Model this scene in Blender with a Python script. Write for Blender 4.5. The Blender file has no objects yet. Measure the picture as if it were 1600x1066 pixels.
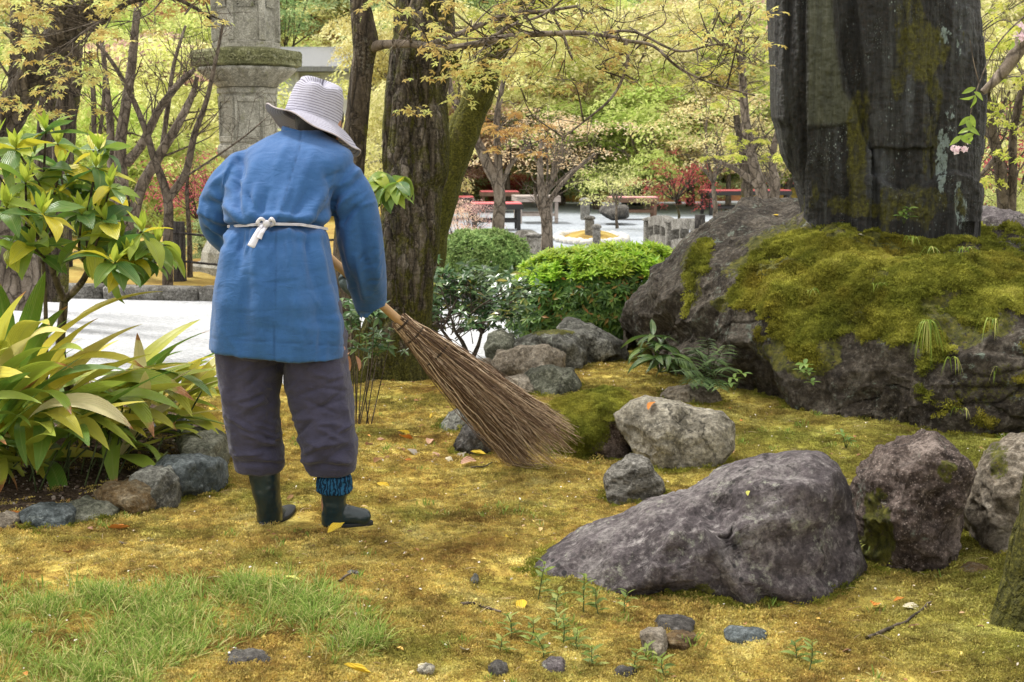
import bpy, bmesh, math, random
import numpy as np
from mathutils import Vector, Matrix, Euler

S = bpy.context.scene
C = S.collection
R = math.radians
rng = np.random.default_rng(7)
random.seed(7)

# ------------------------------------------------------------------ camera
CAM = np.array([0.0, 0.0, 1.28])
PITCH = R(7.64)
FPX = 2222.0
cd = bpy.data.cameras.new('camera')
cam = bpy.data.objects.new('camera', cd)
C.objects.link(cam)
cam.location = CAM
cam.rotation_euler = (R(90) - PITCH, 0, 0)
cd.lens = 50
cd.sensor_width = 36
cd.clip_start = 0.1
cd.clip_end = 600
cd.dof.use_dof = True
cd.dof.focus_distance = 5.2
cd.dof.aperture_fstop = 11
S.camera = cam

# ------------------------------------------------------------------ light
w = bpy.data.worlds.new('World')
S.world = w
w.use_nodes = True
nt = w.node_tree
nt.nodes.clear()
sky = nt.nodes.new('ShaderNodeTexSky')
sky.sky_type = 'NISHITA'
sky.sun_disc = False
SUN_EL, SUN_AZ = 60, 305        # high, from the left and a little beyond the scene
sky.sun_elevation = R(SUN_EL)
sky.sun_rotation = R(SUN_AZ)
sky.air_density = 1.0
sky.dust_density = 4.0
sky.ozone_density = 1.0
mx = nt.nodes.new('ShaderNodeMix')
mx.data_type = 'RGBA'
mx.inputs[0].default_value = 0.80      # thin cloud deck whitens the clear sky
mx.inputs[7].default_value = (10.2, 9.7, 8.9, 1)
bg = nt.nodes.new('ShaderNodeBackground')
bg.inputs['Strength'].default_value = 0.125
ow = nt.nodes.new('ShaderNodeOutputWorld')
nt.links.new(sky.outputs[0], mx.inputs[6])
nt.links.new(mx.outputs[2], bg.inputs['Color'])
nt.links.new(bg.outputs[0], ow.inputs['Surface'])
sl = bpy.data.lights.new('sun', 'SUN')
sl.energy = 2.9
sl.angle = R(9)
sl.color = (1.0, 0.96, 0.9)
so = bpy.data.objects.new('sun', sl)
C.objects.link(so)
az = R(SUN_AZ)
sd = Vector((math.sin(az) * math.cos(R(SUN_EL)), math.cos(az) * math.cos(R(SUN_EL)), math.sin(R(SUN_EL))))
so.rotation_euler = sd.to_track_quat('Z', 'Y').to_euler()
S.view_settings.view_transform = 'Standard'
S.view_settings.look = 'None'
S.view_settings.gamma = 1
S.view_settings.exposure = 0.66
S.view_settings.use_curve_mapping = False
S.cycles.use_denoising = True
S.cycles.max_bounces = 7
S.cycles.transparent_max_bounces = 8
S.cycles.use_adaptive_sampling = True

# ------------------------------------------------------------------ geometry helpers
cP, sP = math.cos(PITCH), math.sin(PITCH)

def ray(u, v):
    a = (np.asarray(u, float) - 800.0) / FPX
    b = (533.0 - np.asarray(v, float)) / FPX
    return a, cP + b * sP, -sP + b * cP

def at(u, v, Y):
    """world point on depth plane Y that a sight line through (u, v) meets"""
    dx, dy, dz = ray(u, v)
    t = Y / dy
    return np.stack(np.broadcast_arrays(dx * t, np.asarray(Y, float) + 0 * dx, CAM[2] + dz * t), -1)

def gp(u, v, z=0.0):
    dx, dy, dz = ray(u, v)
    t = (z - CAM[2]) / dz
    return np.stack(np.broadcast_arrays(dx * t, dy * t, z + 0 * dx * t), -1)

def proj(P):
    P = np.asarray(P, float)
    x, y, z = P[..., 0], P[..., 1], P[..., 2] - CAM[2]
    d = y * cP - z * sP
    up = y * sP + z * cP
    return 800 + FPX * x / d, 533 - FPX * up / d

def pm(Y):            # pixels per metre at depth Y
    return FPX / Y

def _hash(ix, iy, iz, s):
    h = (ix * 374761393 + iy * 668265263 + iz * 2147483647 + s * 1274126177) & 0xFFFFFFFF
    h = ((h ^ (h >> 13)) * 1274126177) & 0xFFFFFFFF
    h = (h ^ (h >> 16)) & 0xFFFFFFFF
    return h / 4294967295.0

def vnoise(P, s=0):
    P = np.asarray(P, float)
    f = np.floor(P)
    i = f.astype(np.int64)
    t = P - f
    t = t * t * t * (t * (t * 6 - 15) + 10)
    x, y, z = i[..., 0], i[..., 1], i[..., 2]
    tx, ty, tz = t[..., 0], t[..., 1], t[..., 2]
    o = 0
    for a in (0, 1):
        for b in (0, 1):
            for c in (0, 1):
                o = o + _hash(x + a, y + b, z + c, s) * (tx if a else 1 - tx) * (ty if b else 1 - ty) * (tz if c else 1 - tz)
    return o * 2 - 1

def fbm(P, sc=1.0, octv=4, s=0, gain=0.5):
    P = np.asarray(P, float) * sc
    o, a = 0, 1.0
    for k in range(octv):
        o = o + a * vnoise(P + 17.3 * k, s + k)
        P = P * 2.03
        a *= gain
    return o

def ridged(P, sc=1.0, octv=4, s=0):
    P = np.asarray(P, float) * sc
    o, a = 0, 1.0
    for k in range(octv):
        o = o + a * (1 - 2 * np.abs(vnoise(P + 9.1 * k, s + k)))
        P = P * 2.1
        a *= 0.5
    return o

def cells(P, sc, s=0):
    """distance to 2nd minus 1st feature point (for cracks) and id value"""
    P = np.asarray(P, float) * sc
    f = np.floor(P).astype(np.int64)
    d1 = np.full(P.shape[:-1], 9.0); d2 = d1.copy(); idv = np.zeros(P.shape[:-1])
    for a in (-1, 0, 1):
        for b in (-1, 0, 1):
            for c in (-1, 0, 1):
                q = f + np.array([a, b, c])
                x, y, z = q[..., 0], q[..., 1], q[..., 2]
                fp = q + np.stack([_hash(x, y, z, s), _hash(x, y, z, s + 1), _hash(x, y, z, s + 2)], -1)
                d = np.linalg.norm(P - fp, axis=-1)
                m = d < d1
                d2 = np.where(m, d1, np.minimum(d2, d))
                idv = np.where(m, _hash(x, y, z, s + 5), idv)
                d1 = np.where(m, d, d1)
    return d2 - d1, idv

def scoops(P, sc, s=0):
    """shallow concave fracture faces meeting in sharp ridges"""
    P = np.asarray(P, float) * sc
    f = np.floor(P).astype(np.int64)
    o = np.full(P.shape[:-1], -9.0)
    for a in (-1, 0, 1):
        for b in (-1, 0, 1):
            for c in (-1, 0, 1):
                q = f + np.array([a, b, c]); x, y, z = q[..., 0], q[..., 1], q[..., 2]
                h = [_hash(x, y, z, s + k) for k in range(7)]
                r = P - (q + np.stack(h[:3], -1))
                v = .55 * h[3] + r[..., 0] * (h[4] - .5) * 1.1 + r[..., 1] * (h[5] - .5) * 1.1 + r[..., 2] * (h[6] - .5) * 1.1 - .75 * (r * r).sum(-1)
                o = np.maximum(o, v)
    return -o

def sstep(a, b, x):
    t = np.clip((x - a) / (b - a), 0, 1)
    return t * t * (3 - 2 * t)

def mk(name, V, F, mat=None, smooth=True, parent=None, loc=None, attrs=None, link=True):
    """one mesh object from numpy arrays; F is (m,k) array or list; vertices are world, origin moved to loc"""
    V = np.asarray(V, float)
    if loc is not None:
        V = V - np.asarray(loc, float)
    me = bpy.data.meshes.new(name)
    if isinstance(F, np.ndarray):
        k = F.shape[1]
        me.vertices.add(len(V)); me.vertices.foreach_set('co', V.astype(np.float32).ravel())
        me.loops.add(F.size); me.loops.foreach_set('vertex_index', F.astype(np.int32).ravel())
        me.polygons.add(len(F))
        me.polygons.foreach_set('loop_start', np.arange(0, F.size, k, dtype=np.int32))
        me.polygons.foreach_set('loop_total', np.full(len(F), k, dtype=np.int32))
        me.update(calc_edges=True)
    else:
        me.from_pydata([tuple(p) for p in V], [], F)
    if attrs:
        for an, av in attrs.items():
            av = np.asarray(av, np.float32)
            at_ = me.attributes.new(an, 'FLOAT', 'POINT')
            at_.data.foreach_set('value', av)
    me.polygons.foreach_set('use_smooth', np.full(len(me.polygons), bool(smooth)))
    if mat is not None:
        for m in (mat if isinstance(mat, (list, tuple)) else [mat]):
            me.materials.append(m)
    o = bpy.data.objects.new(name, me)
    if link:
        C.objects.link(o)
    if parent is not None:
        o.parent = parent
        if loc is not None:
            o.location = Vector(loc) - wloc(parent)
    elif loc is not None:
        o.location = loc
    return o

def wloc(o):
    """location in the world for unrotated chains"""
    v = Vector(o.location)
    while o.parent is not None:
        o = o.parent
        v = v + Vector(o.location)
    return v

def part(name, V, F, mat, parent, smooth=True, attrs=None):
    return mk(name, V, F, mat, smooth, parent, loc=tuple(wloc(parent)), attrs=attrs)

def tag(o, label=None, cat=None, group=None, kind=None):
    if label: o['label'] = label
    if cat: o['category'] = cat
    if group: o['group'] = group
    if kind: o['kind'] = kind
    return o

def thing(name, loc, label, cat, group=None):
    o = bpy.data.objects.new(name, None)
    o.empty_display_size = 0.1
    C.objects.link(o)
    o.location = tuple(loc)
    return tag(o, label, cat, group)

def grid_faces(nu, nv, wrap_u=False):
    iu = np.arange(nu if wrap_u else nu - 1)
    iv = np.arange(nv - 1)
    a, b = np.meshgrid(iu, iv, indexing='ij')
    a2 = (a + 1) % nu
    return np.stack([a * nv + b, a2 * nv + b, a2 * nv + b + 1, a * nv + b + 1], -1).reshape(-1, 4)

def crom(pts, n):
    """Catmull-Rom through rows of pts -> n samples"""
    P = np.asarray(pts, float)
    if len(P) == 2:
        t = np.linspace(0, 1, n)[:, None]
        return P[0] * (1 - t) + P[1] * t
    P = np.vstack([2 * P[0] - P[1], P, 2 * P[-1] - P[-2]])
    m = len(P) - 3
    x = np.linspace(0, m, n)
    i = np.minimum(x.astype(int), m - 1)
    t = (x - i)[:, None]
    p0, p1, p2, p3 = P[i], P[i + 1], P[i + 2], P[i + 3]
    return 0.5 * (2 * p1 + (p2 - p0) * t + (2 * p0 - 5 * p1 + 4 * p2 - p3) * t ** 2 + (3 * p1 - p0 - 3 * p2 + p3) * t ** 3)

def tubes(P, Rr, sides=6, cap=True):
    """P (n,k,3), Rr (n,k): n tubes with k rings as vertex and quad arrays"""
    P = np.asarray(P, float); Rr = np.asarray(Rr, float)
    if P.ndim == 2: P = P[None]; Rr = Rr[None]
    n, k, _ = P.shape
    T = np.gradient(P, axis=1)
    T /= np.linalg.norm(T, axis=-1, keepdims=True) + 1e-9
    m = T.mean(1)
    ref = np.where(np.abs(m[:, 2:3]) < 0.8, np.array([[0, 0, 1.0]]), np.array([[1.0, 0, 0]]))[:, None, :]
    A = np.cross(T, np.broadcast_to(ref, T.shape)); A /= np.linalg.norm(A, axis=-1, keepdims=True) + 1e-9
    B = np.cross(T, A)
    th = np.linspace(0, 2 * np.pi, sides, endpoint=False)
    V = P[:, :, None, :] + Rr[:, :, None, None] * (A[:, :, None, :] * np.cos(th)[None, None, :, None] + B[:, :, None, :] * np.sin(th)[None, None, :, None])
    idx = np.arange(n * k * sides).reshape(n, k, sides)
    a = idx[:, :-1, :]; b = idx[:, 1:, :]
    F = np.stack([a, np.roll(a, -1, 2), np.roll(b, -1, 2), b], -1).reshape(-1, 4)
    return V.reshape(-1, 3), F

def merge(lst):
    Vs, Fs, o = [], [], 0
    for V, F in lst:
        Vs.append(V); Fs.append(F + o); o += len(V)
    return np.vstack(Vs), np.vstack(Fs)

def basis(N, spin=None):
    N = N / (np.linalg.norm(N, axis=-1, keepdims=True) + 1e-9)
    ref = np.where(np.abs(N[:, 2:3]) < 0.95, np.array([[0, 0, 1.0]]), np.array([[1.0, 0, 0]]))
    X = np.cross(ref, N); X /= np.linalg.norm(X, axis=-1, keepdims=True) + 1e-9
    Y = np.cross(N, X)
    if spin is not None:
        c, s = np.cos(spin)[:, None], np.sin(spin)[:, None]
        X, Y = X * c + Y * s, -X * s + Y * c
    return X, Y, N

def stamp(TV, TF, P, N, sc, spin):
    """copies of a template (its z along N) baked to one mesh"""
    X, Y, Z = basis(np.asarray(N, float), spin)
    M = np.stack([X, Y, Z], 1)                       # (n,3,3) rows are axes
    sc = np.asarray(sc, float).reshape(-1, 1, 1)
    V = np.einsum('tj,njk->ntk', TV, M) * sc + np.asarray(P)[:, None, :]
    n, t, _ = V.shape
    F = (TF[None] + (np.arange(n) * t)[:, None, None]).reshape(-1, TF.shape[1])
    return V.reshape(-1, 3), F

def leaf_tmpl(L=1.0, W=0.35, droop=0.25, fold=0.12, n=4, tip=1.0, waist=0.45):
    """leaf lying along +x, two strips folded at the midrib"""
    t = np.linspace(0, 1, n + 1)
    wv = np.sin(np.pi * t ** waist_pow(waist)) ** 0.9 * W / 2
    wv[0] = W * 0.04; wv[-1] = 0.001
    V = []
    for i, a in enumerate(t):
        z = -droop * a * a * L
        V += [(a * L, -wv[i], z + fold * wv[i] * 2), (a * L, 0, z), (a * L, wv[i], z + fold * wv[i] * 2)]
    F = []
    for i in range(n):
        b = i * 3
        F += [(b, b + 3, b + 4, b + 1), (b + 1, b + 4, b + 5, b + 2)]
    return np.array(V), np.array(F)

def waist_pow(w):
    return math.log(0.5) / math.log(w)

def smooth_obj_remesh(name, VF_list, voxel, mat, parent, smooth_it=6, loc=(0, 0, 0)):
    V, F = merge(VF_list)
    me = bpy.data.meshes.new('tmp'); me.from_pydata([tuple(p) for p in V], [], [tuple(f) for f in F])
    o = bpy.data.objects.new('tmp', me); C.objects.link(o)
    m = o.modifiers.new('r', 'REMESH'); m.mode = 'VOXEL'; m.voxel_size = voxel
    if smooth_it:
        s = o.modifiers.new('s', 'SMOOTH'); s.factor = 0.5; s.iterations = smooth_it
    dg = bpy.context.evaluated_depsgraph_get()
    ev = o.evaluated_get(dg)
    me2 = bpy.data.meshes.new_from_object(ev, depsgraph=dg)
    bpy.data.objects.remove(o); bpy.data.meshes.remove(me)
    n = len(me2.vertices)
    co = np.empty(n * 3, np.float32); me2.vertices.foreach_get('co', co)
    no = np.empty(n * 3, np.float32); me2.vertices.foreach_get('normal', no)
    fs = [tuple(p.vertices) for p in me2.polygons]
    bpy.data.meshes.remove(me2)
    Fq = np.array([f if len(f) == 4 else (f[0], f[1], f[2], f[2]) for f in fs])
    return co.reshape(-1, 3).astype(float), no.reshape(-1, 3).astype(float), Fq

def cap_ring(idx0, sides, centre_index):
    return None

def closed_loft(rings):
    """rings (k,s,3) -> closed quad mesh with centre fans (degenerate-free quads)"""
    rings = np.asarray(rings, float)
    k, s, _ = rings.shape
    V = rings.reshape(-1, 3)
    idx = np.arange(k * s).reshape(k, s)
    a = idx[:-1]; b = idx[1:]
    F = np.stack([a, np.roll(a, -1, 1), np.roll(b, -1, 1), b], -1).reshape(-1, 4)
    V = np.vstack([V, rings[0].mean(0), rings[-1].mean(0)])
    c0, c1 = k * s, k * s + 1
    # fan by pairs of edges as quads (s even)
    f0 = [(c0, idx[0][(i + 2) % s], idx[0][(i + 1) % s], idx[0][i]) for i in range(0, s, 2)]
    f1 = [(c1, idx[-1][i], idx[-1][(i + 1) % s], idx[-1][(i + 2) % s]) for i in range(0, s, 2)]
    return V, np.vstack([F, np.array(f0), np.array(f1)])

def seg_dist(u, v, p0, p1):
    dx, dy = p1[0] - p0[0], p1[1] - p0[1]
    L2 = dx * dx + dy * dy + 1e-9
    t = np.clip(((u - p0[0]) * dx + (v - p0[1]) * dy) / L2, 0, 1)
    d = np.hypot(u - p0[0] - t * dx, v - p0[1] - t * dy)
    return d, t

def folds(V, N, fl, face=None):
    """raise or sink the cloth / stone along normal near given segments; each (p0,p1,width_px,height_m)"""
    u, v = proj(V)
    w_ = np.clip(-N[:, 1] * 1.5 + 0.3, 0, 1) if face is None else face
    d_ = np.zeros(len(V))
    for p0, p1, wd, h in fl:
        d, t = seg_dist(u, v, p0, p1)
        end = np.sin(np.pi * np.clip(0.12 + t * 0.8, 0, 1)) ** 0.7
        d_ += h * np.exp(-(d / wd) ** 2) * end
    return V + N * (d_ * w_)[:, None]

def vnormals(V, F):
    a, b, c = V[F[:, 0]], V[F[:, 1]], V[F[:, 2]]
    n = np.cross(b - a, c - a)
    N = np.zeros_like(V)
    for k in range(F.shape[1]):
        np.add.at(N, F[:, k], n)
    return N / (np.linalg.norm(N, axis=1, keepdims=True) + 1e-12)

def sample_surface(V, F, n, weight=None, rg=None):
    rg = rg or rng
    a, b, c = V[F[:, 0]], V[F[:, 1]], V[F[:, 2]]
    nn = np.cross(b - a, c - a)
    if F.shape[1] == 4:
        d = V[F[:, 3]]
        nn = nn + np.cross(c - a, d - a)
    ar = np.linalg.norm(nn, axis=1) + 1e-12
    wt = ar.copy()
    if weight is not None:
        wt = wt * weight
    pick = rg.choice(len(F), n, p=wt / wt.sum())
    r1, r2 = rg.random(n), rg.random(n)
    if F.shape[1] == 4:
        P = (a[pick] * ((1 - r1) * (1 - r2))[:, None] + b[pick] * (r1 * (1 - r2))[:, None] + c[pick] * (r1 * r2)[:, None] + V[F[pick, 3]] * ((1 - r1) * r2)[:, None])
    else:
        m = r1 + r2 > 1
        r1 = np.where(m, 1 - r1, r1); r2 = np.where(m, 1 - r2, r2)
        P = a[pick] * (1 - r1 - r2)[:, None] + b[pick] * r1[:, None] + c[pick] * r2[:, None]
    return P, nn[pick] / ar[pick][:, None], pick

# ------------------------------------------------------------------ material helpers
class NB:
    def __init__(s, name):
        s.m = bpy.data.materials.new(name); s.m.use_nodes = True
        s.t = s.m.node_tree; s.t.nodes.clear()
        s.out = s.n('ShaderNodeOutputMaterial')
        s._tc = None
    def n(s, t, **k):
        x = s.t.nodes.new(t)
        for a, b in k.items(): setattr(x, a, b)
        return x
    def l(s, a, b): s.t.links.new(a, b)
    def put(s, sock, val):
        if isinstance(val, bpy.types.NodeSocket): s.l(val, sock)
        elif isinstance(val, (tuple, list)) and len(val) == 3 and sock.type == 'RGBA': sock.default_value = (*val, 1)
        else: sock.default_value = val
    def co(s, kind='Object'):
        if s._tc is None: s._tc = s.n('ShaderNodeTexCoord')
        return s._tc.outputs[kind]
    def pos(s): return s.n('ShaderNodeNewGeometry').outputs['Position']
    def nrm(s): return s.n('ShaderNodeNewGeometry').outputs['Normal']
    def isl(s): return s.n('ShaderNodeNewGeometry').outputs['Random Per Island']
    def rnd(s): return s.n('ShaderNodeObjectInfo').outputs['Random']
    def attr(s, nm): return s.n('ShaderNodeAttribute', attribute_name=nm).outputs['Fac']
    def map(s, vec, scale=(1, 1, 1), rot=(0, 0, 0), loc=(0, 0, 0)):
        m = s.n('ShaderNodeMapping'); s.l(vec, m.inputs[0])
        m.inputs['Scale'].default_value = scale; m.inputs['Rotation'].default_value = rot; m.inputs['Location'].default_value = loc
        return m.outputs[0]
    def noise(s, vec, scale, detail=4, rough=0.6, dist=0.0, col=False):
        x = s.n('ShaderNodeTexNoise'); s.l(vec, x.inputs['Vector'])
        x.inputs['Scale'].default_value = scale; x.inputs['Detail'].default_value = detail
        x.inputs['Roughness'].default_value = rough; x.inputs['Distortion'].default_value = dist
        return x.outputs['Color' if col else 'Fac']
    def vor(s, vec, scale, feat='F1', out='Distance', rand=1.0):
        x = s.n('ShaderNodeTexVoronoi', feature=feat); s.l(vec, x.inputs['Vector'])
        x.inputs['Scale'].default_value = scale; x.inputs['Randomness'].default_value = rand
        return x.outputs[out]
    def wave(s, vec, scale, dist=0, detail=2, dscale=1, prof='SIN', dirn='X'):
        x = s.n('ShaderNodeTexWave', wave_profile=prof, bands_direction=dirn); s.l(vec, x.inputs['Vector'])
        x.inputs['Scale'].default_value = scale; x.inputs['Distortion'].default_value = dist
        x.inputs['Detail'].default_value = detail; x.inputs['Detail Scale'].default_value = dscale
        return x.outputs['Fac']
    def rng(s, f, a, b, c=0.0, d=1.0):
        x = s.n('ShaderNodeMapRange'); s.put(x.inputs[0], f)
        x.inputs[1].default_value = a; x.inputs[2].default_value = b; x.inputs[3].default_value = c; x.inputs[4].default_value = d
        return x.outputs[0]
    def ramp(s, f, stops, interp='LINEAR'):
        x = s.n('ShaderNodeValToRGB'); s.put(x.inputs[0], f); e = x.color_ramp; e.interpolation = interp
        e.elements.remove(e.elements[1])
        for i, (p, c) in enumerate(stops):
            q = e.elements[0] if i == 0 else e.elements.new(p)
            if i == 0: q.position = p
            q.color = (*c, 1) if isinstance(c, (tuple, list)) else (c, c, c, 1)
        return x.outputs[0]
    def mix(s, f, a, b, mode='MIX'):
        x = s.n('ShaderNodeMix', data_type='RGBA', blend_type=mode)
        s.put(x.inputs[0], f); s.put(x.inputs[6], a); s.put(x.inputs[7], b)
        return x.outputs[2]
    def math(s, op, a, b=0.0, c=0.0, clamp=False):
        x = s.n('ShaderNodeMath', operation=op, use_clamp=clamp); s.put(x.inputs[0], a); s.put(x.inputs[1], b); s.put(x.inputs[2], c)
        return x.outputs[0]
    def sep(s, vec):
        x = s.n('ShaderNodeSeparateXYZ'); s.l(vec, x.inputs[0]); return x.outputs
    def add(s, a, b):
        x = s.n('ShaderNodeVectorMath', operation='ADD'); s.put(x.inputs[0], a); s.put(x.inputs[1], b); return x.outputs[0]
    def bump(s, h, dist=0.01, strength=1.0, nrm=None):
        x = s.n('ShaderNodeBump'); s.l(h, x.inputs['Height']); x.inputs['Distance'].default_value = dist; x.inputs['Strength'].default_value = strength
        if nrm is not None: s.l(nrm, x.inputs['Normal'])
        return x.outputs[0]
    def hsv(s, col, h=0.5, sa=1.0, v=1.0):
        x = s.n('ShaderNodeHueSaturation'); s.put(x.inputs['Color'], col); s.put(x.inputs['Hue'], h); s.put(x.inputs['Saturation'], sa); s.put(x.inputs['Value'], v)
        return x.outputs[0]
    def bsdf(s, col, rough=0.8, normal=None, spec=0.3, sheen=0.0, metal=0.0, coat=0.0):
        x = s.n('ShaderNodeBsdfPrincipled'); s.put(x.inputs['Base Color'], col); s.put(x.inputs['Roughness'], rough)
        x.inputs['Specular IOR Level'].default_value = spec
        x.inputs['Sheen Weight'].default_value = sheen; x.inputs['Metallic'].default_value = metal
        x.inputs['Coat Weight'].default_value = coat
        if normal is not None: s.l(normal, x.inputs['Normal'])
        return x.outputs[0]
    def done(s, sh):
        s.l(sh, s.out.inputs['Surface']); return s.m
    def leafy(s, col, trans=0.4, rough=0.5, spec=0.3, normal=None, tcol=None):
        b = s.bsdf(col, rough, normal, spec)
        t = s.n('ShaderNodeBsdfTranslucent'); s.put(t.inputs[0], tcol if tcol is not None else col)
        m = s.n('ShaderNodeMixShader'); m.inputs[0].default_value = trans
        s.l(b, m.inputs[1]); s.l(t.outputs[0], m.inputs[2])
        return s.done(m.outputs[0])
# ------------------------------------------------------------------ shared scatter (uncountable stuff only)
def scatter_group():
    g = bpy.data.node_groups.new('scatter', 'GeometryNodeTree')
    g.interface.new_socket('Geometry', in_out='INPUT', socket_type='NodeSocketGeometry')
    g.interface.new_socket('Clump', in_out='INPUT', socket_type='NodeSocketObject')
    g.interface.new_socket('Geometry', in_out='OUTPUT', socket_type='NodeSocketGeometry')
    i = g.nodes.new('NodeGroupInput'); o = g.nodes.new('NodeGroupOutput')
    oi = g.nodes.new('GeometryNodeObjectInfo'); oi.transform_space = 'ORIGINAL'
    ip = g.nodes.new('GeometryNodeInstanceOnPoints')
    ar = g.nodes.new('GeometryNodeInputNamedAttribute'); ar.data_type = 'FLOAT_VECTOR'; ar.inputs[0].default_value = 'rot'
    asc = g.nodes.new('GeometryNodeInputNamedAttribute'); asc.data_type = 'FLOAT_VECTOR'; asc.inputs[0].default_value = 'scl'
    L = g.links.new
    L(i.outputs[0], ip.inputs['Points']); L(i.outputs[1], oi.inputs['Object'])
    L(oi.outputs['Geometry'], ip.inputs['Instance'])
    L([s for s in ar.outputs if s.enabled][0], ip.inputs['Rotation'])
    L([s for s in asc.outputs if s.enabled][0], ip.inputs['Scale'])
    L(ip.outputs[0], o.inputs[0])
    return g
SG = scatter_group()

def clump_obj(name, V, F, mat):
    return mk(name, V, F, mat, smooth=False, link=False)

def scatter(name, clump, P, N, scl, label=None, parent=None, tilt=0.15):
    """one stuff object: many copies of an unlinked clump"""
    P = np.asarray(P, float); N = np.asarray(N, float)
    n = len(P)
    N = N + rng.normal(0, tilt, (n, 3)); N /= np.linalg.norm(N, axis=1, keepdims=True)
    X, Y, Z = basis(N, rng.uniform(0, 2 * np.pi, n))
    # euler XYZ from matrix with columns X,Y,Z
    ry = -np.arcsin(np.clip(X[:, 2], -1, 1)); rx = np.arctan2(Y[:, 2], Z[:, 2]); rz = np.arctan2(X[:, 1], X[:, 0])
    base = wloc(parent) if parent is not None else Vector((0, 0, 0))
    me = bpy.data.meshes.new(name)
    me.vertices.add(n); me.vertices.foreach_set('co', (P - np.array(base)).astype(np.float32).ravel())
    a = me.attributes.new('rot', 'FLOAT_VECTOR', 'POINT'); a.data.foreach_set('vector', np.stack([rx, ry, rz], 1).astype(np.float32).ravel())
    a = me.attributes.new('scl', 'FLOAT_VECTOR', 'POINT')
    s = np.asarray(scl, float)
    s = np.repeat(s[:, None], 3, 1) if s.ndim == 1 else s
    a.data.foreach_set('vector', s.astype(np.float32).ravel())
    o = bpy.data.objects.new(name, me); C.objects.link(o)
    if parent is not None: o.parent = parent
    md = o.modifiers.new('scatter', 'NODES'); md.node_group = SG
    md[SG.interface.items_tree[1].identifier if SG.interface.items_tree[1].in_out == 'INPUT' else 'Socket_1'] = clump
    for it in SG.interface.items_tree:
        if it.name == 'Clump': md[it.identifier] = clump
    tag(o, label, None, None, 'stuff')
    return o

# ------------------------------------------------------------------ moss colours by place in the garden
def moss_colour(b):
    p = b.pos()
    n1 = b.noise(p, 0.9, 5, 0.6)
    n2 = b.noise(p, 4.0, 4, 0.65)
    n3 = b.noise(p, 28.0, 3, 0.6)
    warm = b.ramp(n2, [(0.28, (0.24, 0.14, 0.034)), (0.42, (0.44, 0.315, 0.072)), (0.56, (0.59, 0.475, 0.12)), (0.72, (0.70, 0.62, 0.23))])
    green = b.ramp(n2, [(0.3, (0.13, 0.14, 0.022)), (0.5, (0.27, 0.28, 0.045)), (0.72, (0.43, 0.43, 0.10))])
    s = b.sep(p)
    # greener towards the stones on the right and at the rear, ochre on the trodden lawn
    f = b.rng(b.math('ADD', s[0], b.math('MULTIPLY', b.math('SUBTRACT', n1, 0.5), 4.5)), 0.3, 1.9)
    f = b.math('MAXIMUM', f, b.rng(b.noise(p, 1.9, 5, 0.65), 0.50, 0.66, 0, 0.75))
    c = b.mix(f, warm, green)
    c = b.mix(b.rng(n3, 0.42, 0.68, 0.0, 0.55), c, (0.10, 0.08, 0.018))
    return c

def mat_ground():
    b = NB('lawn_soil')
    c = moss_colour(b)
    p = b.pos()
    brown = b.rng(b.noise(p, 2.3, 5, 0.7), 0.60, 0.72)
    c = b.mix(brown, c, (0.10, 0.055, 0.022))
    h = b.noise(p, 90, 4, 0.7)
    bedf = b.rng(b.math('ADD', b.attr('bed'), b.math('MULTIPLY', b.math('SUBTRACT', h, .5), .8)), .35, .65)
    c = b.mix(bedf, c, b.ramp(b.noise(p, 55, 5, .8), [(0.35, (0.02, 0.014, 0.010)), (0.52, (0.07, 0.048, 0.033)), (0.7, (0.17, 0.13, 0.10))]))
    return b.done(b.bsdf(c, 0.95, b.bump(h, 0.012), 0.1))
M_ground = mat_ground()

def mat_moss_tuft():
    b = NB('moss_tuft')
    c = moss_colour(b)
    r = b.isl()
    c = b.hsv(c, b.rng(r, 0, 1, 0.485, 0.515), 0.95, b.rng(b.rnd(), 0, 1, 0.65, 1.35))
    return b.leafy(c, 0.25, 0.8, 0.15)
M_moss = mat_moss_tuft()

def mat_rockmoss(name='rock_moss', warm=0.5):
    b = NB(name)
    p = b.pos()
    n2 = b.noise(p, 3.5, 4, 0.65)
    c = b.ramp(n2, [(0.3, (0.055, 0.065, 0.010)), (0.46, (0.165, 0.18, 0.025)), (0.62, (0.33, 0.33, 0.055)), (.75, (0.44,.42,.10))])
    c = b.mix(b.rng(b.noise(p, 1.7, 3, 0.6), 0.5, 0.7, 0, warm), c, (0.24, 0.15, 0.02))
    c = b.hsv(c, 0.5, 1.0, b.rng(b.rnd(), 0, 1, 0.7, 1.4))
    return b.leafy(c, 0.25, 0.8, 0.15)
M_rockmoss = mat_rockmoss()

def mat_gravel(name, c0, c1, sc):
    b = NB(name)
    p = b.pos()
    v = b.vor(p, sc, out='Color')
    d = b.vor(p, sc)
    g = b.sep(v)[0]
    c = b.mix(g, c0, c1)
    c = b.mix(b.rng(b.noise(p, 1.2, 5, 0.6), 0.35, 0.7, 0, 0.5), c, tuple(x * 0.8 for x in c0))
    c = b.mix(b.rng(b.noise(p, 0.25, 3, 0.5), 0.45, 0.7, 0, 0.4), c, tuple(x * 0.86 for x in c0))
    return b.done(b.bsdf(c, 0.9, b.bump(d, 0.012, 0.9), 0.2))
M_path = mat_gravel('pale_gravel', (0.36, 0.38, 0.40), (0.66, 0.67, 0.69), 55)
M_court = mat_gravel('blue_grey_gravel', (0.24, 0.27, 0.31), (0.44, 0.48, 0.52), 26)

def lawn_edge(x):
    """depth of the lawn's rear edge at world x"""
    return 8.0 + 2.9 * sstep(-0.25, 0.35, x) + 0.06 * np.sin(x * 7.1) + 0.04 * np.sin(x * 17.0)

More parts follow.
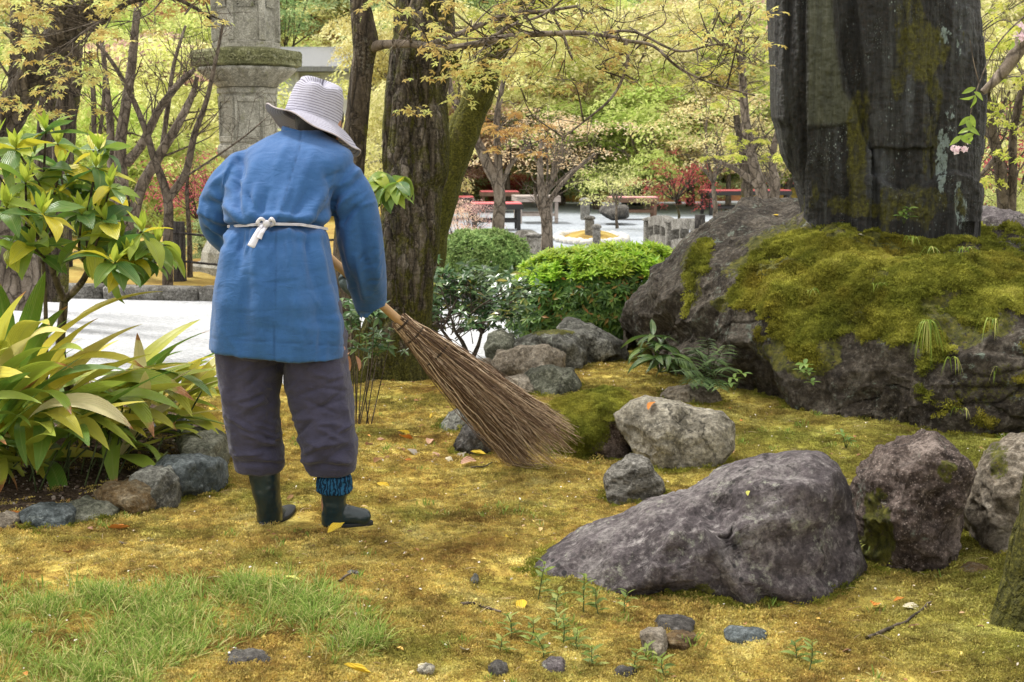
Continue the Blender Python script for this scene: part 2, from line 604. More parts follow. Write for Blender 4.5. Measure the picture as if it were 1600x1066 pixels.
def lawn_z(x, y):
    P = np.stack([x, y, 0 * x], -1)
    z = 0.014 * fbm(P, 1.1, 3, 3) + 0.009 * fbm(P, 5.0, 3, 5) - .006 + 0.004 * fbm(P, 19.0, 2, 6)
    def g(cx, cy, rx, ry, h):
        return h * np.exp(-((x - cx) / rx) ** 2 - ((y - cy) / ry) ** 2)
    z = z + g(0.62, 7.9, 0.45, 0.8, 0.05) + g(1.9, 4.2, 0.5, 0.4, 0.07) + g(1.6, 3.5, 0.9, 0.3, 0.03)
    z = z + g(-0.95, 3.95, 0.55, 0.22, 0.02) + g(1.35, 6.2, 0.4, 0.3, 0.03) + g(-0.62, 7.4, 0.5, 0.5, 0.03)
    z = z + g(-1.9, 5.8, 0.75, 0.75, 0.04)                       # planted bed, raised behind its edging stones
    # person and stones stand on level ground
    z = z * (1 - 0.9 * np.exp(-((x + 0.72) / 0.35) ** 2 - ((y - 4.8) / 0.35) ** 2))
    e = lawn_edge(x)
    z = z - 0.16 * sstep(e - 0.22, e + 0.05, y)
    return z

def bed_mask(x, y):
    u, v = proj(np.stack([x, y, 0 * x], -1))
    edge = np.interp(u, [-400, 0, 30, 120, 200, 270, 330, 350, 352], [840, 812, 803, 792, 772, 748, 712, 690, 640])
    top = np.interp(u, [-400, 230, 300, 352], [560, 600, 655, 660])
    return ((v < edge) & (v > top) & (u < 352)).astype(float)
def build_ground():
    xs = np.concatenate([np.linspace(-6, -3.1, 20), np.arange(-3.05, 4.0, 0.03), np.linspace(4.05, 8, 24)])
    ys = np.concatenate([np.arange(2.3, 11.4, 0.03)])
    X, Y = np.meshgrid(xs, ys, indexing='ij')
    Z = lawn_z(X, Y)
    V = np.stack([X, Y, Z], -1).reshape(-1, 3)
    F = grid_faces(len(xs), len(ys))
    o = mk('ground', V, F, M_ground, attrs={'bed': bed_mask(V[:, 0], V[:, 1])})
    tag(o, 'ochre and green moss lawn of the garden', None, None, 'structure')
    return V, F
GV, GF = build_ground()

# ground behind the camera and round the lawn, one big sheet further down
def flat(name, pts, z, mat, label):
    V = [(p[0], p[1], z) for p in pts]
    me_v = np.array(V, float)
    o = mk(name, me_v, [tuple(range(len(V)))], mat, smooth=False)
    return tag(o, label, None, None, 'structure')
def mat_far():
    b = NB('earth'); p = b.pos()
    c = b.ramp(b.noise(p, 0.5, 6, 0.65), [(0.35, (0.14, 0.10, 0.03)), (0.55, (0.28, 0.21, 0.04)), (0.7, (0.20, 0.22, 0.04))])
    return b.done(b.bsdf(c, 0.95, b.bump(b.noise(p, 30, 5, 0.7), 0.03), 0.1))
M_far = mat_far()
flat('terrain', [(-250, -60), (250, -60), (250, 300), (-250, 300)], -0.14, M_far, 'earth of the surrounding garden')
flat('path', [(-14, 7.2), (14, 7.2), (14, 11.5), (3, 13.4), (-0.9, 12.25), (-14, 14.9)], -0.045, M_path, 'pale raked gravel path behind the lawn')
court = [(-0.95, 12.3), (3, 13.2), (30, 12.2), (46, 30), (34, 44), (12, 40.5), (6, 38), (2, 37.2), (-2.5, 36.4), (-12, 35), (-14, 28), (-3.4, 24)]
flat('courtyard', court, -0.035, M_court, 'blue grey gravel court with benches')

# moss ground beyond the kerb on the left
def build_back_garden():
    xs = np.linspace(-16, -0.9, 150); ys = np.linspace(0, 1, 90)
    X, T = np.meshgrid(xs, ys, indexing='ij')
    y0 = 12.32 + (-0.9 - X) * 0.185
    Y = y0 + T * (34 - y0)
    P = np.stack([X, Y, 0 * X], -1)
    Z = 0.03 + 0.08 * sstep(0, .06, T) + 0.10 * fbm(P, 0.35, 4, 21) * sstep(0, 0.2, T) + 0.02 * fbm(P, 3, 3, 4) - 0.3 * sstep(-2.6, -0.95, X) * sstep(0.02, 0.4, T) 
    V = np.stack([X, Y, Z], -1).reshape(-1, 3)
    b = NB('ochre_moss'); p = b.pos()
    n = b.noise(p, 1.1, 5, 0.7)
    c = b.ramp(n, [(0.32, (0.14, 0.075, 0.03)), (0.45, (0.32, 0.22, 0.06)), (0.6, (0.42, 0.33, 0.10)), (0.75, (0.25, 0.26, 0.07))])
    m = b.done(b.bsdf(c, 0.95, b.bump(b.noise(p, 25, 4, 0.7), 0.03), 0.1))
    o = mk('garden_ground', V, grid_faces(150, 90), m)
    tag(o, 'ochre moss ground beyond the kerb', None, None, 'structure')
    return m
M_ochre = build_back_garden()

# bank at the back of the courtyard
def build_bank():
    xs = np.linspace(-40, 60, 260); ys = np.linspace(0, 1, 70)
    X, T = np.meshgrid(xs, ys, indexing='ij')
    y0 = np.interp(X, [-40, -12, -2.5, 2, 6, 12, 34, 60], [33, 33.5, 35.2, 36.0, 36.8, 39.3, 42.5, 42]) + 0.25 * np.sin(X * 1.3)
    Y = y0 + T * (75 - y0)
    P = np.stack([X, Y, 0 * X], -1)
    Z = -0.1 + 0.55 * sstep(0, 0.06, T) + 0.22 * fbm(P, 0.35, 4, 31) * sstep(0, 0.1, T) + 14 * sstep(0.25, 1.0, T) 
    V = np.stack([X, Y, Z], -1).reshape(-1, 3)
    b = NB('bank_cover'); p = b.pos()
    n = b.noise(p, 0.45, 5, 0.7)
    c = b.ramp(n, [(0.34, (0.20, 0.08, 0.05)), (0.46, (0.30, 0.15, 0.07)), (0.56, (0.46, 0.34, 0.10)), (0.75, (0.36, 0.36, 0.12))])
    m = b.done(b.bsdf(c, 0.95, b.bump(b.noise(p, 8, 5, 0.75), 0.12), 0.1))
    o = mk('hillside', V, grid_faces(260, 70), m)
    tag(o, 'planted bank rising behind the courtyard', None, None, 'structure')
build_bank()

# ------------------------------------------------------------------ moss carpet
def moss_clump(seed, n=90, r=0.03, h=0.0055, wd=0.0013):
    g = np.random.default_rng(seed)
    a = g.uniform(0, 2 * np.pi, n); q = r * np.sqrt(g.random(n))
    P = np.stack([q * np.cos(a), q * np.sin(a), -0.002 + 0 * a], 1)
    hh = h * (1 - 0.45 * (q / r) ** 2) * g.uniform(0.6, 1.3, n)
    d = g.normal(0, 0.45, (n, 2))
    tip = P + np.stack([d[:, 0] * hh, d[:, 1] * hh, hh], 1)
    s = g.uniform(0, np.pi, n); sx = np.stack([np.cos(s), np.sin(s), 0 * s], 1) * wd
    mid = P * 0.45 + tip * 0.55 + g.normal(0, hh[:, None] * 0.15, (n, 3))
    V = np.stack([P - sx * .6, P + sx * .6, mid + sx * 1.2, mid - sx * 1.2, tip, tip + sx * .3], 1).reshape(-1, 3)
    F = []
    for i in range(n):
        b = i * 6
        F += [(b, b + 1, b + 2, b + 3), (b + 3, b + 2, b + 5, b + 4)]
    return V, np.array(F)
MC = clump_obj('moss_clump', *moss_clump(1), M_moss)
MC2 = clump_obj('moss_clump_deep', *moss_clump(2, 110, 0.034, 0.010, 0.0016), M_moss)

def in_view(P, pad=60):
    u, v = proj(P)
    return (u > -pad) & (u < 1600 + pad) & (v > -pad) & (v < 1066 + pad) & (P[:, 1] > 1)

def build_moss():
    fc = GV[GF].mean(1)
    vis = in_view(fc, 120) + .35 * (in_view(fc, 700) & ~in_view(fc, 120))
    e = lawn_edge(fc[:, 0])
    bed = bed_mask(fc[:, 0], fc[:, 1])
    wt = vis * (fc[:, 1] < e - 0.05) * (1 - 0.97 * bed)
    wt = wt * np.clip(6.0 / fc[:, 1], 0.4, 1.6) ** 1.5
    bare = fbm(fc, 2.2, 3, 77) > 0.62
    for (bx, by, br) in ((-.77, 4.80, .09), (-.74, 4.9, .08), (-.55, 4.76, .12), (-.66, 4.76, .06)):
        wt = wt * (1 - .97 * (np.hypot(fc[:, 0] - bx, fc[:, 1] - by) < br))
    wt = wt * np.where(bare, 0.25, 1)
    P, N, pk = sample_surface(GV, GF, 66000, wt)
    scatter('moss', MC, P, N, rng.uniform(0.8, 1.5, len(P)), 'short ochre and green moss carpeting the lawn')
    wt2 = wt * (fbm(fc, 3.1, 3, 5) > 0.1)
    P, N, pk = sample_surface(GV, GF, 9000, wt2)
    scatter('moss', MC2, P, N, rng.uniform(0.7, 1.5, len(P)), 'thicker cushions of moss swelling from the lawn')

build_moss()

# ------------------------------------------------------------------ grass tussock lower left
def grass_clump(seed, n=34, r=0.035, h=0.075, wd=0.0013, lean=0.75):
    g = np.random.default_rng(seed)
    a = g.uniform(0, 2 * np.pi, n); q = r * np.sqrt(g.random(n))
    P = np.stack([q * np.cos(a), q * np.sin(a), -0.004 + 0 * a], 1)
    hh = h * g.uniform(0.45, 1.15, n)
    da = a + g.normal(0, 0.8, n); ln = np.abs(g.normal(lean, 0.3, n))
    D = np.stack([np.cos(da), np.sin(da), 0 * a], 1)
    sx = np.stack([-np.sin(da), np.cos(da), 0 * a], 1) * wd
    Vl = []
    for t, wv in ((0, .8), (.4, 1.0), (.75, .7), (1, .06)):
        c = P + D * (hh * ln * t ** 1.8)[:, None] + np.array([0, 0, 1.0]) * (hh * (t - 0.32 * ln * t ** 3))[:, None]
        Vl += [c - sx * wv, c + sx * wv]
    V = np.stack(Vl, 1).reshape(-1, 3)
    F = []
    for i in range(n):
        b = i * 8
        for k in range(3): F.append((b + 2 * k, b + 2 * k + 1, b + 2 * k + 3, b + 2 * k + 2))
    return V, np.array(F)
def mat_grass():
    b = NB('grass_blade'); r = b.isl(); p = b.pos()
    c = b.ramp(r, [(0, (0.12, 0.22, 0.04)), (0.5, (0.24, 0.34, 0.07)), (0.8, (0.40, 0.44, 0.13)), (1, (0.58, 0.50, 0.24))])
    return b.leafy(c, 0.3, 0.9, 0.05)
M_grass = mat_grass()
GC = clump_obj('grass_clump', *grass_clump(4), M_grass)
GC2 = clump_obj('grass_clump_short', *grass_clump(5, 18, 0.03, 0.03, 0.0018, 0.7), M_grass)

def build_grass():
    n = 60000
    P, N, pk = sample_surface(GV, GF, n, in_view(GV[GF].mean(1), 100).astype(float))
    u, v = proj(P)
    edge_t = np.interp(u, [0, 100, 250, 400, 480, 560, 590], [955, 935, 930, 918, 918, 955, 990])
    edge_b = np.interp(u, [0, 150, 300, 340, 450, 540, 590], [1200, 1110, 1020, 1000, 1000, 1030, 1010])
    m = sstep(-22, 14, v - edge_t) * sstep(-22, 14, edge_b - v) * (u < 590) 
    m *= np.clip(0.75 + 0.9 * fbm(P, 5, 3, 8), 0.10, 1)
    k = rng.random(n) < m * 0.85
    scatter('grass', GC, P[k], N[k] + np.array([0.25, 0, 0]), rng.uniform(0.6, 1.05, k.sum()), 'patch of fresh green grass in the foreground moss', tilt=0.22)
    # stray short blades through the lawn
    k2 = (rng.random(n) < 0.03 * np.clip(0.4 + 1.6 * fbm(P, 1.6, 3, 18), 0, 1) + 0.35 * ((v > 905) & (v < 1010) & (u < 560)) * 0.25) & (v > 640) & (bed_mask(P[:, 0], P[:, 1]) < 0.5)
    scatter('grass', GC2, P[k2], N[k2], rng.uniform(0.5, 1.2, k2.sum()), 'stray short grass blades scattered in the moss', tilt=0.3)
build_grass()
# ------------------------------------------------------------------ stone materials
def stone_mat(name, c0, c1, c2, scale=6, vein=None, spots=None, speck=0.0, moss=0.0, lichen=None, bump=0.02, rough=0.85, strata=None, grain=70):
    """c0 dark, c1 mid, c2 light; attributes 'moss' 'pale' 'dark' from the mesh"""
    b = NB(name)
    p = b.add(b.co('Object'), b.math('MULTIPLY', b.rnd(), 13.0))
    q = p if strata is None else b.map(p, scale=strata)
    n1 = b.noise(q, scale * 0.55, 8, 0.68, 0.7)
    n2 = b.noise(p, scale * 3.2, 6, 0.7, 0.3)
    n3 = b.noise(p, grain, 5, 0.75)
    f = b.math('ADD', b.math('MULTIPLY', n1, 0.62), b.math('MULTIPLY', n2, 0.38))
    c = b.ramp(f, [(0.40, c0), (0.5, c1), (0.60, c2)])
    n4 = b.noise(q, scale * 8, 6, 0.75)
    c = b.mix(b.rng(n4, 0.52, 0.66, 0, 0.55), c, tuple(min(1, x * 1.35 + .03) for x in c2))
    c = b.mix(b.rng(n4, 0.34, 0.47, 0.6, 0), c, tuple(x * 0.6 for x in c0))
    c = b.mix(b.rng(n3, 0.36, 0.60, 0.7, 0.0), c, tuple(x * 0.35 for x in c0))
    if speck:
        v = b.vor(p, 95)
        c = b.mix(b.rng(v, 0.0, 0.32, speck, 0), c, tuple(min(1, x * 1.9 + 0.08) for x in c2))
    if lichen is not None:
        col, amt = lichen
        ln = b.noise(p, 9, 6, 0.8)
        lv = b.math('MULTIPLY', b.rng(b.noise(p, 40, 4, 0.7), 0.45, 0.6), b.rng(ln, 0.66 - amt * 0.2, 0.74 - amt * 0.2))
        c = b.mix(lv, c, col)
    if spots is not None:
        sv = b.vor(p, 22)
        big = b.rng(b.noise(p, 4, 3), 0.5, 0.6)
        c = b.mix(b.math('MULTIPLY', b.rng(sv, 0.16, 0.24, 1, 0), big), c, spots)
    cr = b.rng(b.vor(b.add(p, b.math('MULTIPLY', n2, 0.25)), 3.2, 'DISTANCE_TO_EDGE'), 0.0, 0.014, 1, 0)
    crm = b.math('MULTIPLY', cr, b.rng(b.noise(p, 2.2, 3), 0.5, 0.62))
    c = b.mix(b.math('MULTIPLY', crm, 0.75), c, (0.02, 0.018, 0.014))
    c = b.mix(b.math('MULTIPLY', b.rng(b.math('ADD', b.attr('pale'), b.math('MULTIPLY', b.math('SUBTRACT', n4, 0.5), 2.6)), 0.45, 0.95), .75), c, b.mix(n3, tuple(min(.75, x * 1.25 + 0.06) for x in c2), c2))
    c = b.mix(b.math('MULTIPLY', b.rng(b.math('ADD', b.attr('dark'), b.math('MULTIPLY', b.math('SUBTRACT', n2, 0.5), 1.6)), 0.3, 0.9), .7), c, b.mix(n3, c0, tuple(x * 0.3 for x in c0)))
    mf = b.math('MULTIPLY', b.rng(b.math('ADD', b.attr('moss'), b.math('MULTIPLY', b.math('SUBTRACT', n3, 0.5), 2.4)), 0.5, 0.75), 1.0)
    if moss:
        up = b.sep(b.nrm())[2]
        auto = b.math('MULTIPLY', b.rng(b.math('ADD', up, b.math('MULTIPLY', n1, 1.4)), 1.3 - moss, 1.6 - moss), 0.9)
        mf = b.math('MAXIMUM', mf, auto)
    mc = b.ramp(b.noise(p, 30, 4, 0.7), [(0.35, (0.045, 0.05, 0.008)), (0.55, (0.14, 0.14, 0.02)), (0.7, (0.25, 0.22, 0.04))])
    c = b.mix(mf, c, mc)
    h = b.math('ADD', b.math('ADD', b.math('MULTIPLY', n3, 0.45), b.math('MULTIPLY', n4, 0.5)), b.math('MULTIPLY', n2, 1.0))
    h = b.math('SUBTRACT', h, b.math('MULTIPLY', crm, 0.8))
    nb = b.bump(h, bump * 1.9, 1.0)
    nb = b.bump(b.noise(p, 240, 3, 0.8), bump * 0.35, 0.9, nb)
    return b.done(b.bsdf(c, rough, nb, 0.35))

PAL = dict(
    purple=stone_mat('purple_stone', (0.050, 0.041, 0.045), (0.145, 0.122, 0.128), (0.34, 0.315, 0.305), 3.6, lichen=((0.36, 0.37, 0.30), 0.5), bump=0.012, spots=(0.03, 0.028, 0.03)),
    coarse=stone_mat('coarse_stone', (0.05, 0.034, 0.028), (0.17, 0.125, 0.105), (0.38, 0.31, 0.27), 9, speck=0.55, bump=0.035, grain=45, lichen=((0.22, 0.27, 0.22), 0.5)),
    grey=stone_mat('grey_stone', (0.07, 0.07, 0.06), (0.20, 0.20, 0.17), (0.42, 0.42, 0.37), 6, bump=0.015, lichen=((0.45, 0.47, 0.40), 0.6)),
    pale=stone_mat('pale_stone', (0.12, 0.11, 0.085), (0.33, 0.30, 0.23), (0.52, 0.49, 0.40), 3.5, bump=0.012),
    blue=stone_mat('blue_stone', (0.035, 0.05, 0.052), (0.11, 0.135, 0.14), (0.26, 0.30, 0.31), 7, bump=0.012, lichen=((0.30, 0.34, 0.30), 0.4)),
    orange=stone_mat('orange_stone', (0.08, 0.045, 0.015), (0.22, 0.14, 0.055), (0.36, 0.30, 0.19), 6, bump=0.014, lichen=((0.36, 0.36, 0.28), 0.4)),
    green=stone_mat('greenish_stone', (0.07, 0.075, 0.05), (0.19, 0.20, 0.145), (0.38, 0.38, 0.30), 6, bump=0.012),
    banded=stone_mat('banded_stone', (0.04, 0.037, 0.03), (0.20, 0.19, 0.16), (0.52, 0.50, 0.45), 9, strata=(0.8, 0.8, 4.5), bump=0.02),
    tan=stone_mat('tan_stone', (0.10, 0.08, 0.055), (0.27, 0.225, 0.165), (0.46, 0.41, 0.33), 6, bump=0.014),
    dark=stone_mat('dark_stone', (0.03, 0.028, 0.025), (0.09, 0.082, 0.075), (0.21, 0.20, 0.18), 6, bump=0.015, lichen=((0.3, 0.32, 0.27), 0.35)),
    pedestal=stone_mat('pedestal_stone', (0.026, 0.019, 0.013), (0.10, 0.080, 0.058), (0.27, 0.24, 0.195), 5, bump=0.03, lichen=((0.27, 0.33, 0.27), 0.55), moss=0.0, grain=38),
)

def ico(sub):
    bm = bmesh.new(); bmesh.ops.create_icosphere(bm, subdivisions=sub, radius=1.0)
    V = np.array([v.co[:] for v in bm.verts]); F = np.array([[v.index for v in f.verts] for f in bm.faces])
    bm.free()
    return V, F
ICO = {k: ico(k) for k in (2, 3, 4, 5, 6)}

def polar(outline, c, th):
    P = np.array(outline + [outline[0]], float)
    D = np.vstack([np.linspace(P[i], P[i + 1], 24, endpoint=False) for i in range(len(P) - 1)]) - c
    a = np.arctan2(D[:, 1], D[:, 0]); r = np.hypot(D[:, 0], D[:, 1])
    g = np.linspace(-np.pi, np.pi, 721)
    # nearest-in-angle, outermost
    o = np.argsort(a)
    a, r = a[o], r[o]
    a = np.concatenate([a - 2 * np.pi, a, a + 2 * np.pi]); r = np.concatenate([r, r, r])
    rr = np.interp(g, a, r)
    k = np.ones(5) / 5
    rr = np.convolve(np.concatenate([rr[-5:], rr, rr[:5]]), k, 'same')[5:-5]
    return np.interp(th, g, rr)

def rock(outline, Yf, thick, label, mat='grey', sub=4, seed=1, facets=10, rough=0.05, p=2.6, sink=12, folds_=None, paint=None,
         name='rock', cat='rock', group=None, lean=0.0, fstr=0.95, crack=0.0, skew=0.0, chip=1.0):
    """a stone whose front stands at depth Yf; outline is its visible silhouette, carried thick metres deep"""
    g = np.random.default_rng(seed)
    Yc = Yf + thick * 0.42
    o = [list(q) for q in outline]
    vb = max(q[1] for q in o)
    o = [[q[0], q[1] + (sink if q[1] > vb - 0.28 * (vb - min(w[1] for w in o)) else 0)] for q in o]
    c = np.array([np.mean([q[0] for q in o]), 0.5 * (min(q[1] for q in o) + max(q[1] for q in o))])
    V, F = ICO[sub]; V = V.copy(); 
    # planar facets on the unit form
    nrm_ = g.normal(0, 1, (facets, 3)); nrm_[:, 1] = -np.abs(nrm_[:, 1]) * np.where(g.random(facets) < 0.75, 1, -1)
    nrm_ /= np.linalg.norm(nrm_, axis=1, keepdims=True)
    rho = np.sqrt(V[:, 0] ** 2 + V[:, 2] ** 2)
    s = (rho ** p + np.abs(V[:, 1]) ** p) ** (1 / p)
    V = V / s[:, None]
    V0 = V.copy()
    for n_ in nrm_:
        d = g.uniform(0.72, 0.95)
        k = V @ n_ - d
        V = V - np.maximum(k, 0)[:, None] * n_ * fstr
    wk = np.exp(-(V0[:, 1] / .38) ** 2)[:, None]
    V[:, [0, 2]] = V[:, [0, 2]] * (1 - wk) + V0[:, [0, 2]] * wk
    th = np.arctan2(-V[:, 2], V[:, 0])
    Rr = polar(o, c, th)
    rho = np.sqrt(V[:, 0] ** 2 + V[:, 2] ** 2)
    u = c[0] + Rr * rho * np.cos(th); v = c[1] + Rr * rho * np.sin(th)
    W0 = at(u, v, Yc)
    W = W0.copy()
    hgt = (c[1] + 0 - v) / pm(Yc)
    W[:, 1] = Yc + V[:, 1] * thick / 2 + lean * hgt + skew * W0[:, 0]
    size = Rr.mean() / pm(Yc)
    nn = vnormals(W, F)
    q = W / size
    amp = rough * size
    fade = 0.35 + 0.65 * np.clip(np.abs(V[:, 1]) * 2, 0, 1)     # keep the outline, rough the faces
    d_ = fbm(q, 1.6, 4, seed) * amp * 1.2 * fade + ridged(q, 3.2, 5, seed + 3) * amp * 0.55
    q2 = q + .25 * np.stack([fbm(q, 2, 3, seed), fbm(q, 2, 3, seed + 1), fbm(q, 2, 3, seed + 2)], 1)
    e_, id_ = cells(q2 * [1, 1, 1.4], 1.9, seed + 7)
    d_ += (.26 * scoops(q2, 1.25, seed + 7) + .085 * scoops(q2, 3.3, seed + 8) + .025 * scoops(q2, 9, seed + 9) + .06) * size * fade * chip
    d_ -= .03 * np.exp(-(e_ / .05) ** 2) * size * fade * chip * (id_ > .5)
    if crack:
        e, _ = cells(q + 0.15 * fbm(q, 3, 3, seed)[:, None], 1.5, seed)
        d_ -= crack * size * np.exp(-(e / 0.06) ** 2)
    W = W + nn * d_[:, None]
    if folds_: W = folds(W, nn, folds_)
    W, F_ = W, F
    at_ = {'moss': np.zeros(len(W)), 'pale': np.zeros(len(W)), 'dark': np.zeros(len(W))}
    uu, vv = proj(W)
    for (k, pu, pv, ru, rv, val) in (paint or []):
        jit = 0.55 * fbm(W, 9, 4, 9)
        dd = np.hypot((uu - pu) / ru, (vv - pv) / rv) + jit
        at_[k] = np.maximum(at_[k], val * sstep(1.15, 0.7, dd))
    loc = (W[:, 0].mean(), W[:, 1].mean(), max(0, W[:, 2].min()))
    ob = mk(name, W, F_, PAL[mat] if isinstance(mat, str) else mat, True, None, loc, at_)
    tag(ob, label, cat, group)
    ob['_'] = 0; del ob['_']
    return ob, W, F_

def Yg(v, u=800):
    return float(gp(u, v)[1])

# the big purple boulder in front
PURPLE = rock([(752, 950), (796, 916), (838, 878), (878, 858), (925, 838), (970, 818), (1018, 788), (1075, 774), (1130, 746), (1180, 730), (1235, 712), (1270, 708),
      (1304, 722), (1326, 768), (1338, 825), (1344, 870), (1350, 925), (1310, 932), (1240, 912), (1130, 932), (1080, 925), (1040, 936), (950, 930), (880, 935)],
     Yg(930), 0.62, 'large purple grey boulder lying lengthwise in the foreground moss', 'purple', 6, 3, 9, 0.03, 2.3, 14, chip=.75,
     folds_=[((1075, 790), (1165, 935), 12, 0.040), ((1085, 800), (1000, 925), 12, 0.030), ((1115, 810), (1165, 880), 16, -0.045), ((965, 820), (880, 880), 16, -0.012),
             ((1185, 870), (1310, 820), 20, -0.02), ((1300, 780), (1330, 860), 12, -0.015), ((1075, 785), (1240, 760), 14, 0.030), ((1130, 800), (1270, 790), 14, -0.018), ((1210, 905), (1300, 900), 14, -0.035), ((1015, 790), (900, 850), 12, 0.012), ((960, 850), (1000, 835), 7, -0.012)],
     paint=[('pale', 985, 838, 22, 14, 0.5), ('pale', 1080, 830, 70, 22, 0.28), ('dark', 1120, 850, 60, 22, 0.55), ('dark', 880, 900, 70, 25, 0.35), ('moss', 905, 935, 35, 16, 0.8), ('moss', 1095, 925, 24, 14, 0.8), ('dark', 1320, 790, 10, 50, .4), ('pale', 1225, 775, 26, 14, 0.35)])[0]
rock([(1338, 800), (1350, 745), (1378, 705), (1420, 690), (1455, 679), (1480, 690), (1504, 722), (1507, 770), (1490, 840), (1450, 880), (1400, 898), (1360, 880), (1345, 850)],
     Yg(905), 0.50, 'upright coarse brown boulder with a pale crown, between the purple boulder and the rightmost stone', 'coarse', 6, 8, 9, 0.06, 2.6, 20,
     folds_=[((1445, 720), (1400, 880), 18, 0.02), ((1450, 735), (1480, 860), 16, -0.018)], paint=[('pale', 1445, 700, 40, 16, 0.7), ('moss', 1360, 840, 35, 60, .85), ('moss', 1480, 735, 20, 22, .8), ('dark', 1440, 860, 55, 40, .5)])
rock([(1510, 800), (1518, 755), (1545, 705), (1590, 686), (1650, 690), (1690, 760), (1680, 860), (1600, 890), (1540, 870), (1515, 830)],
     Yg(885), 0.5, 'mossy grey boulder cut off by the right edge of the picture', 'tan', 6, 14, 9, 0.06, 2.4, 30,
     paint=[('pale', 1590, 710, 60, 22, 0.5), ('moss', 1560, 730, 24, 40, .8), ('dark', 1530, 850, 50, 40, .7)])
rock([(960, 650), (985, 626), (1010, 619), (1050, 630), (1085, 642), (1130, 645), (1145, 660), (1147, 700), (1120, 722), (1085, 735), (1040, 738), (1005, 728), (985, 700), (966, 670)],
     Yg(732), 0.42, 'pale angular boulder with fine cracks, a brown leaf on its top', 'pale', 6, 21, 8, 0.03, 2.7, 12, chip=.5,
     folds_=[((1000, 640), (1060, 735), 9, 0.012), ((975, 655), (1010, 715), 14, -0.03), ((1030, 660), (1075, 690), 10, 0.012), ((1055, 690), (1075, 735), 4, -0.010), ((1080, 700), (1110, 688), 4, -0.01)],
     paint=[('dark', 985, 665, 18, 22, .5), ('dark', 1035, 690, 16, 10, .35)])
MB_ = rock([(861, 645), (870, 628), (905, 618), (955, 613), (985, 625), (992, 660), (990, 700), (960, 716), (910, 712), (868, 700), (860, 670)],
     Yg(712), 0.42, 'brown stone capped by a thick green moss cushion at the broom tip', 'coarse', 5, 31, 7, 0.05, 2.8, 12,
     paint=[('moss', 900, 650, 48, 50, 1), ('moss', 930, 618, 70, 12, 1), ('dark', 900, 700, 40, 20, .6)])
rock([(943, 750), (955, 728), (985, 715), (1012, 722), (1030, 745), (1040, 765), (1020, 785), (985, 790), (955, 780)],
     Yg(785), 0.26, 'small round stone with wavy pale bands, left of the purple boulder', 'banded', 5, 5, 5, 0.05, 2.2, 10,
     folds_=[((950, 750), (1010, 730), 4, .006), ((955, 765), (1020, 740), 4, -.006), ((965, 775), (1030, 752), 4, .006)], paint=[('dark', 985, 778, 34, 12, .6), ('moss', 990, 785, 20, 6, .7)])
rock([(712, 690), (722, 668), (745, 650), (775, 655), (792, 690), (785, 708), (745, 710), (715, 705)], Yg(706), 0.3, 'dark brown stone half hidden under the broom bristles', 'dark', 5, 41, 8, 0.04, 2.5, 10)
rock([(680, 668), (700, 648), (728, 632), (742, 640), (745, 668), (725, 678), (690, 672)], Yg(672), 0.3, 'grey wedge of stone left of the dark one behind the broom', 'grey', 5, 42, 8, 0.04, 2.5, 8)
rock([(812, 600), (830, 580), (862, 572), (895, 577), (908, 600), (905, 622), (870, 626), (830, 622)], Yg(622), 0.34, 'smooth rounded grey stone behind the broom head', 'green', 5, 43, 6, 0.025, 2.2, 10)
rock([(762, 575), (778, 553), (815, 543), (855, 540), (880, 556), (882, 580), (850, 592), (800, 596), (768, 592)], Yg(600), 0.36, 'brownish stone with curling grooves above the smooth grey one', 'tan', 5, 44, 8, 0.06, 2.4, 10,
     folds_=[((775, 560), (850, 552), 5, -.01), ((800, 590), (850, 565), 5, -.012), ((850, 560), (878, 580), 5, .01)])
rock([(770, 605), (790, 588), (825, 588), (848, 600), (845, 618), (800, 622)], Yg(620), 0.25, 'low brown stone wedged in front of the grooved stone', 'tan', 5, 45, 6, 0.04, 2.4, 8)
rock([(735, 578), (745, 562), (765, 560), (778, 575), (772, 596), (745, 594)], Yg(600), 0.2, 'small knobbly tan stone left of the grooved one', 'tan', 5, 46, 6, 0.06, 2.4, 8)
rock([(757, 540), (762, 522), (782, 518), (802, 524), (806, 545), (790, 560), (762, 562)], Yg(583), 0.25, 'small pale cap stone at the foot of the spreading shrub', 'green', 5, 47, 8, 0.04, 2.8, 10)
rock([(800, 535), (840, 520), (880, 514), (912, 520), (920, 560), (900, 575), (850, 572), (805, 560)], Yg(585), 0.45, 'wide speckled grey stone under the clipped azalea', 'grey', 5, 48, 8, 0.03, 2.8, 10, paint=[('moss', 850, 518, 40, 5, .9)])
rock([(868, 512), (885, 495), (905, 500), (945, 518), (975, 535), (985, 552), (950, 560), (900, 562)], Yg(575), 0.5, 'pointed grey and purple stone in front of the azalea', 'grey', 5, 49, 9, 0.03, 2.6, 10, paint=[('dark', 888, 505, 22, 14, .5), ('pale', 930, 545, 45, 14, .6)])
rock([(1030, 618), (1045, 606), (1080, 602), (1120, 608), (1128, 622), (1095, 636), (1045, 634)], Yg(634), 0.3, 'low layered flat stone below the ferns', 'tan', 5, 50, 6, 0.05, 2.6, 6)
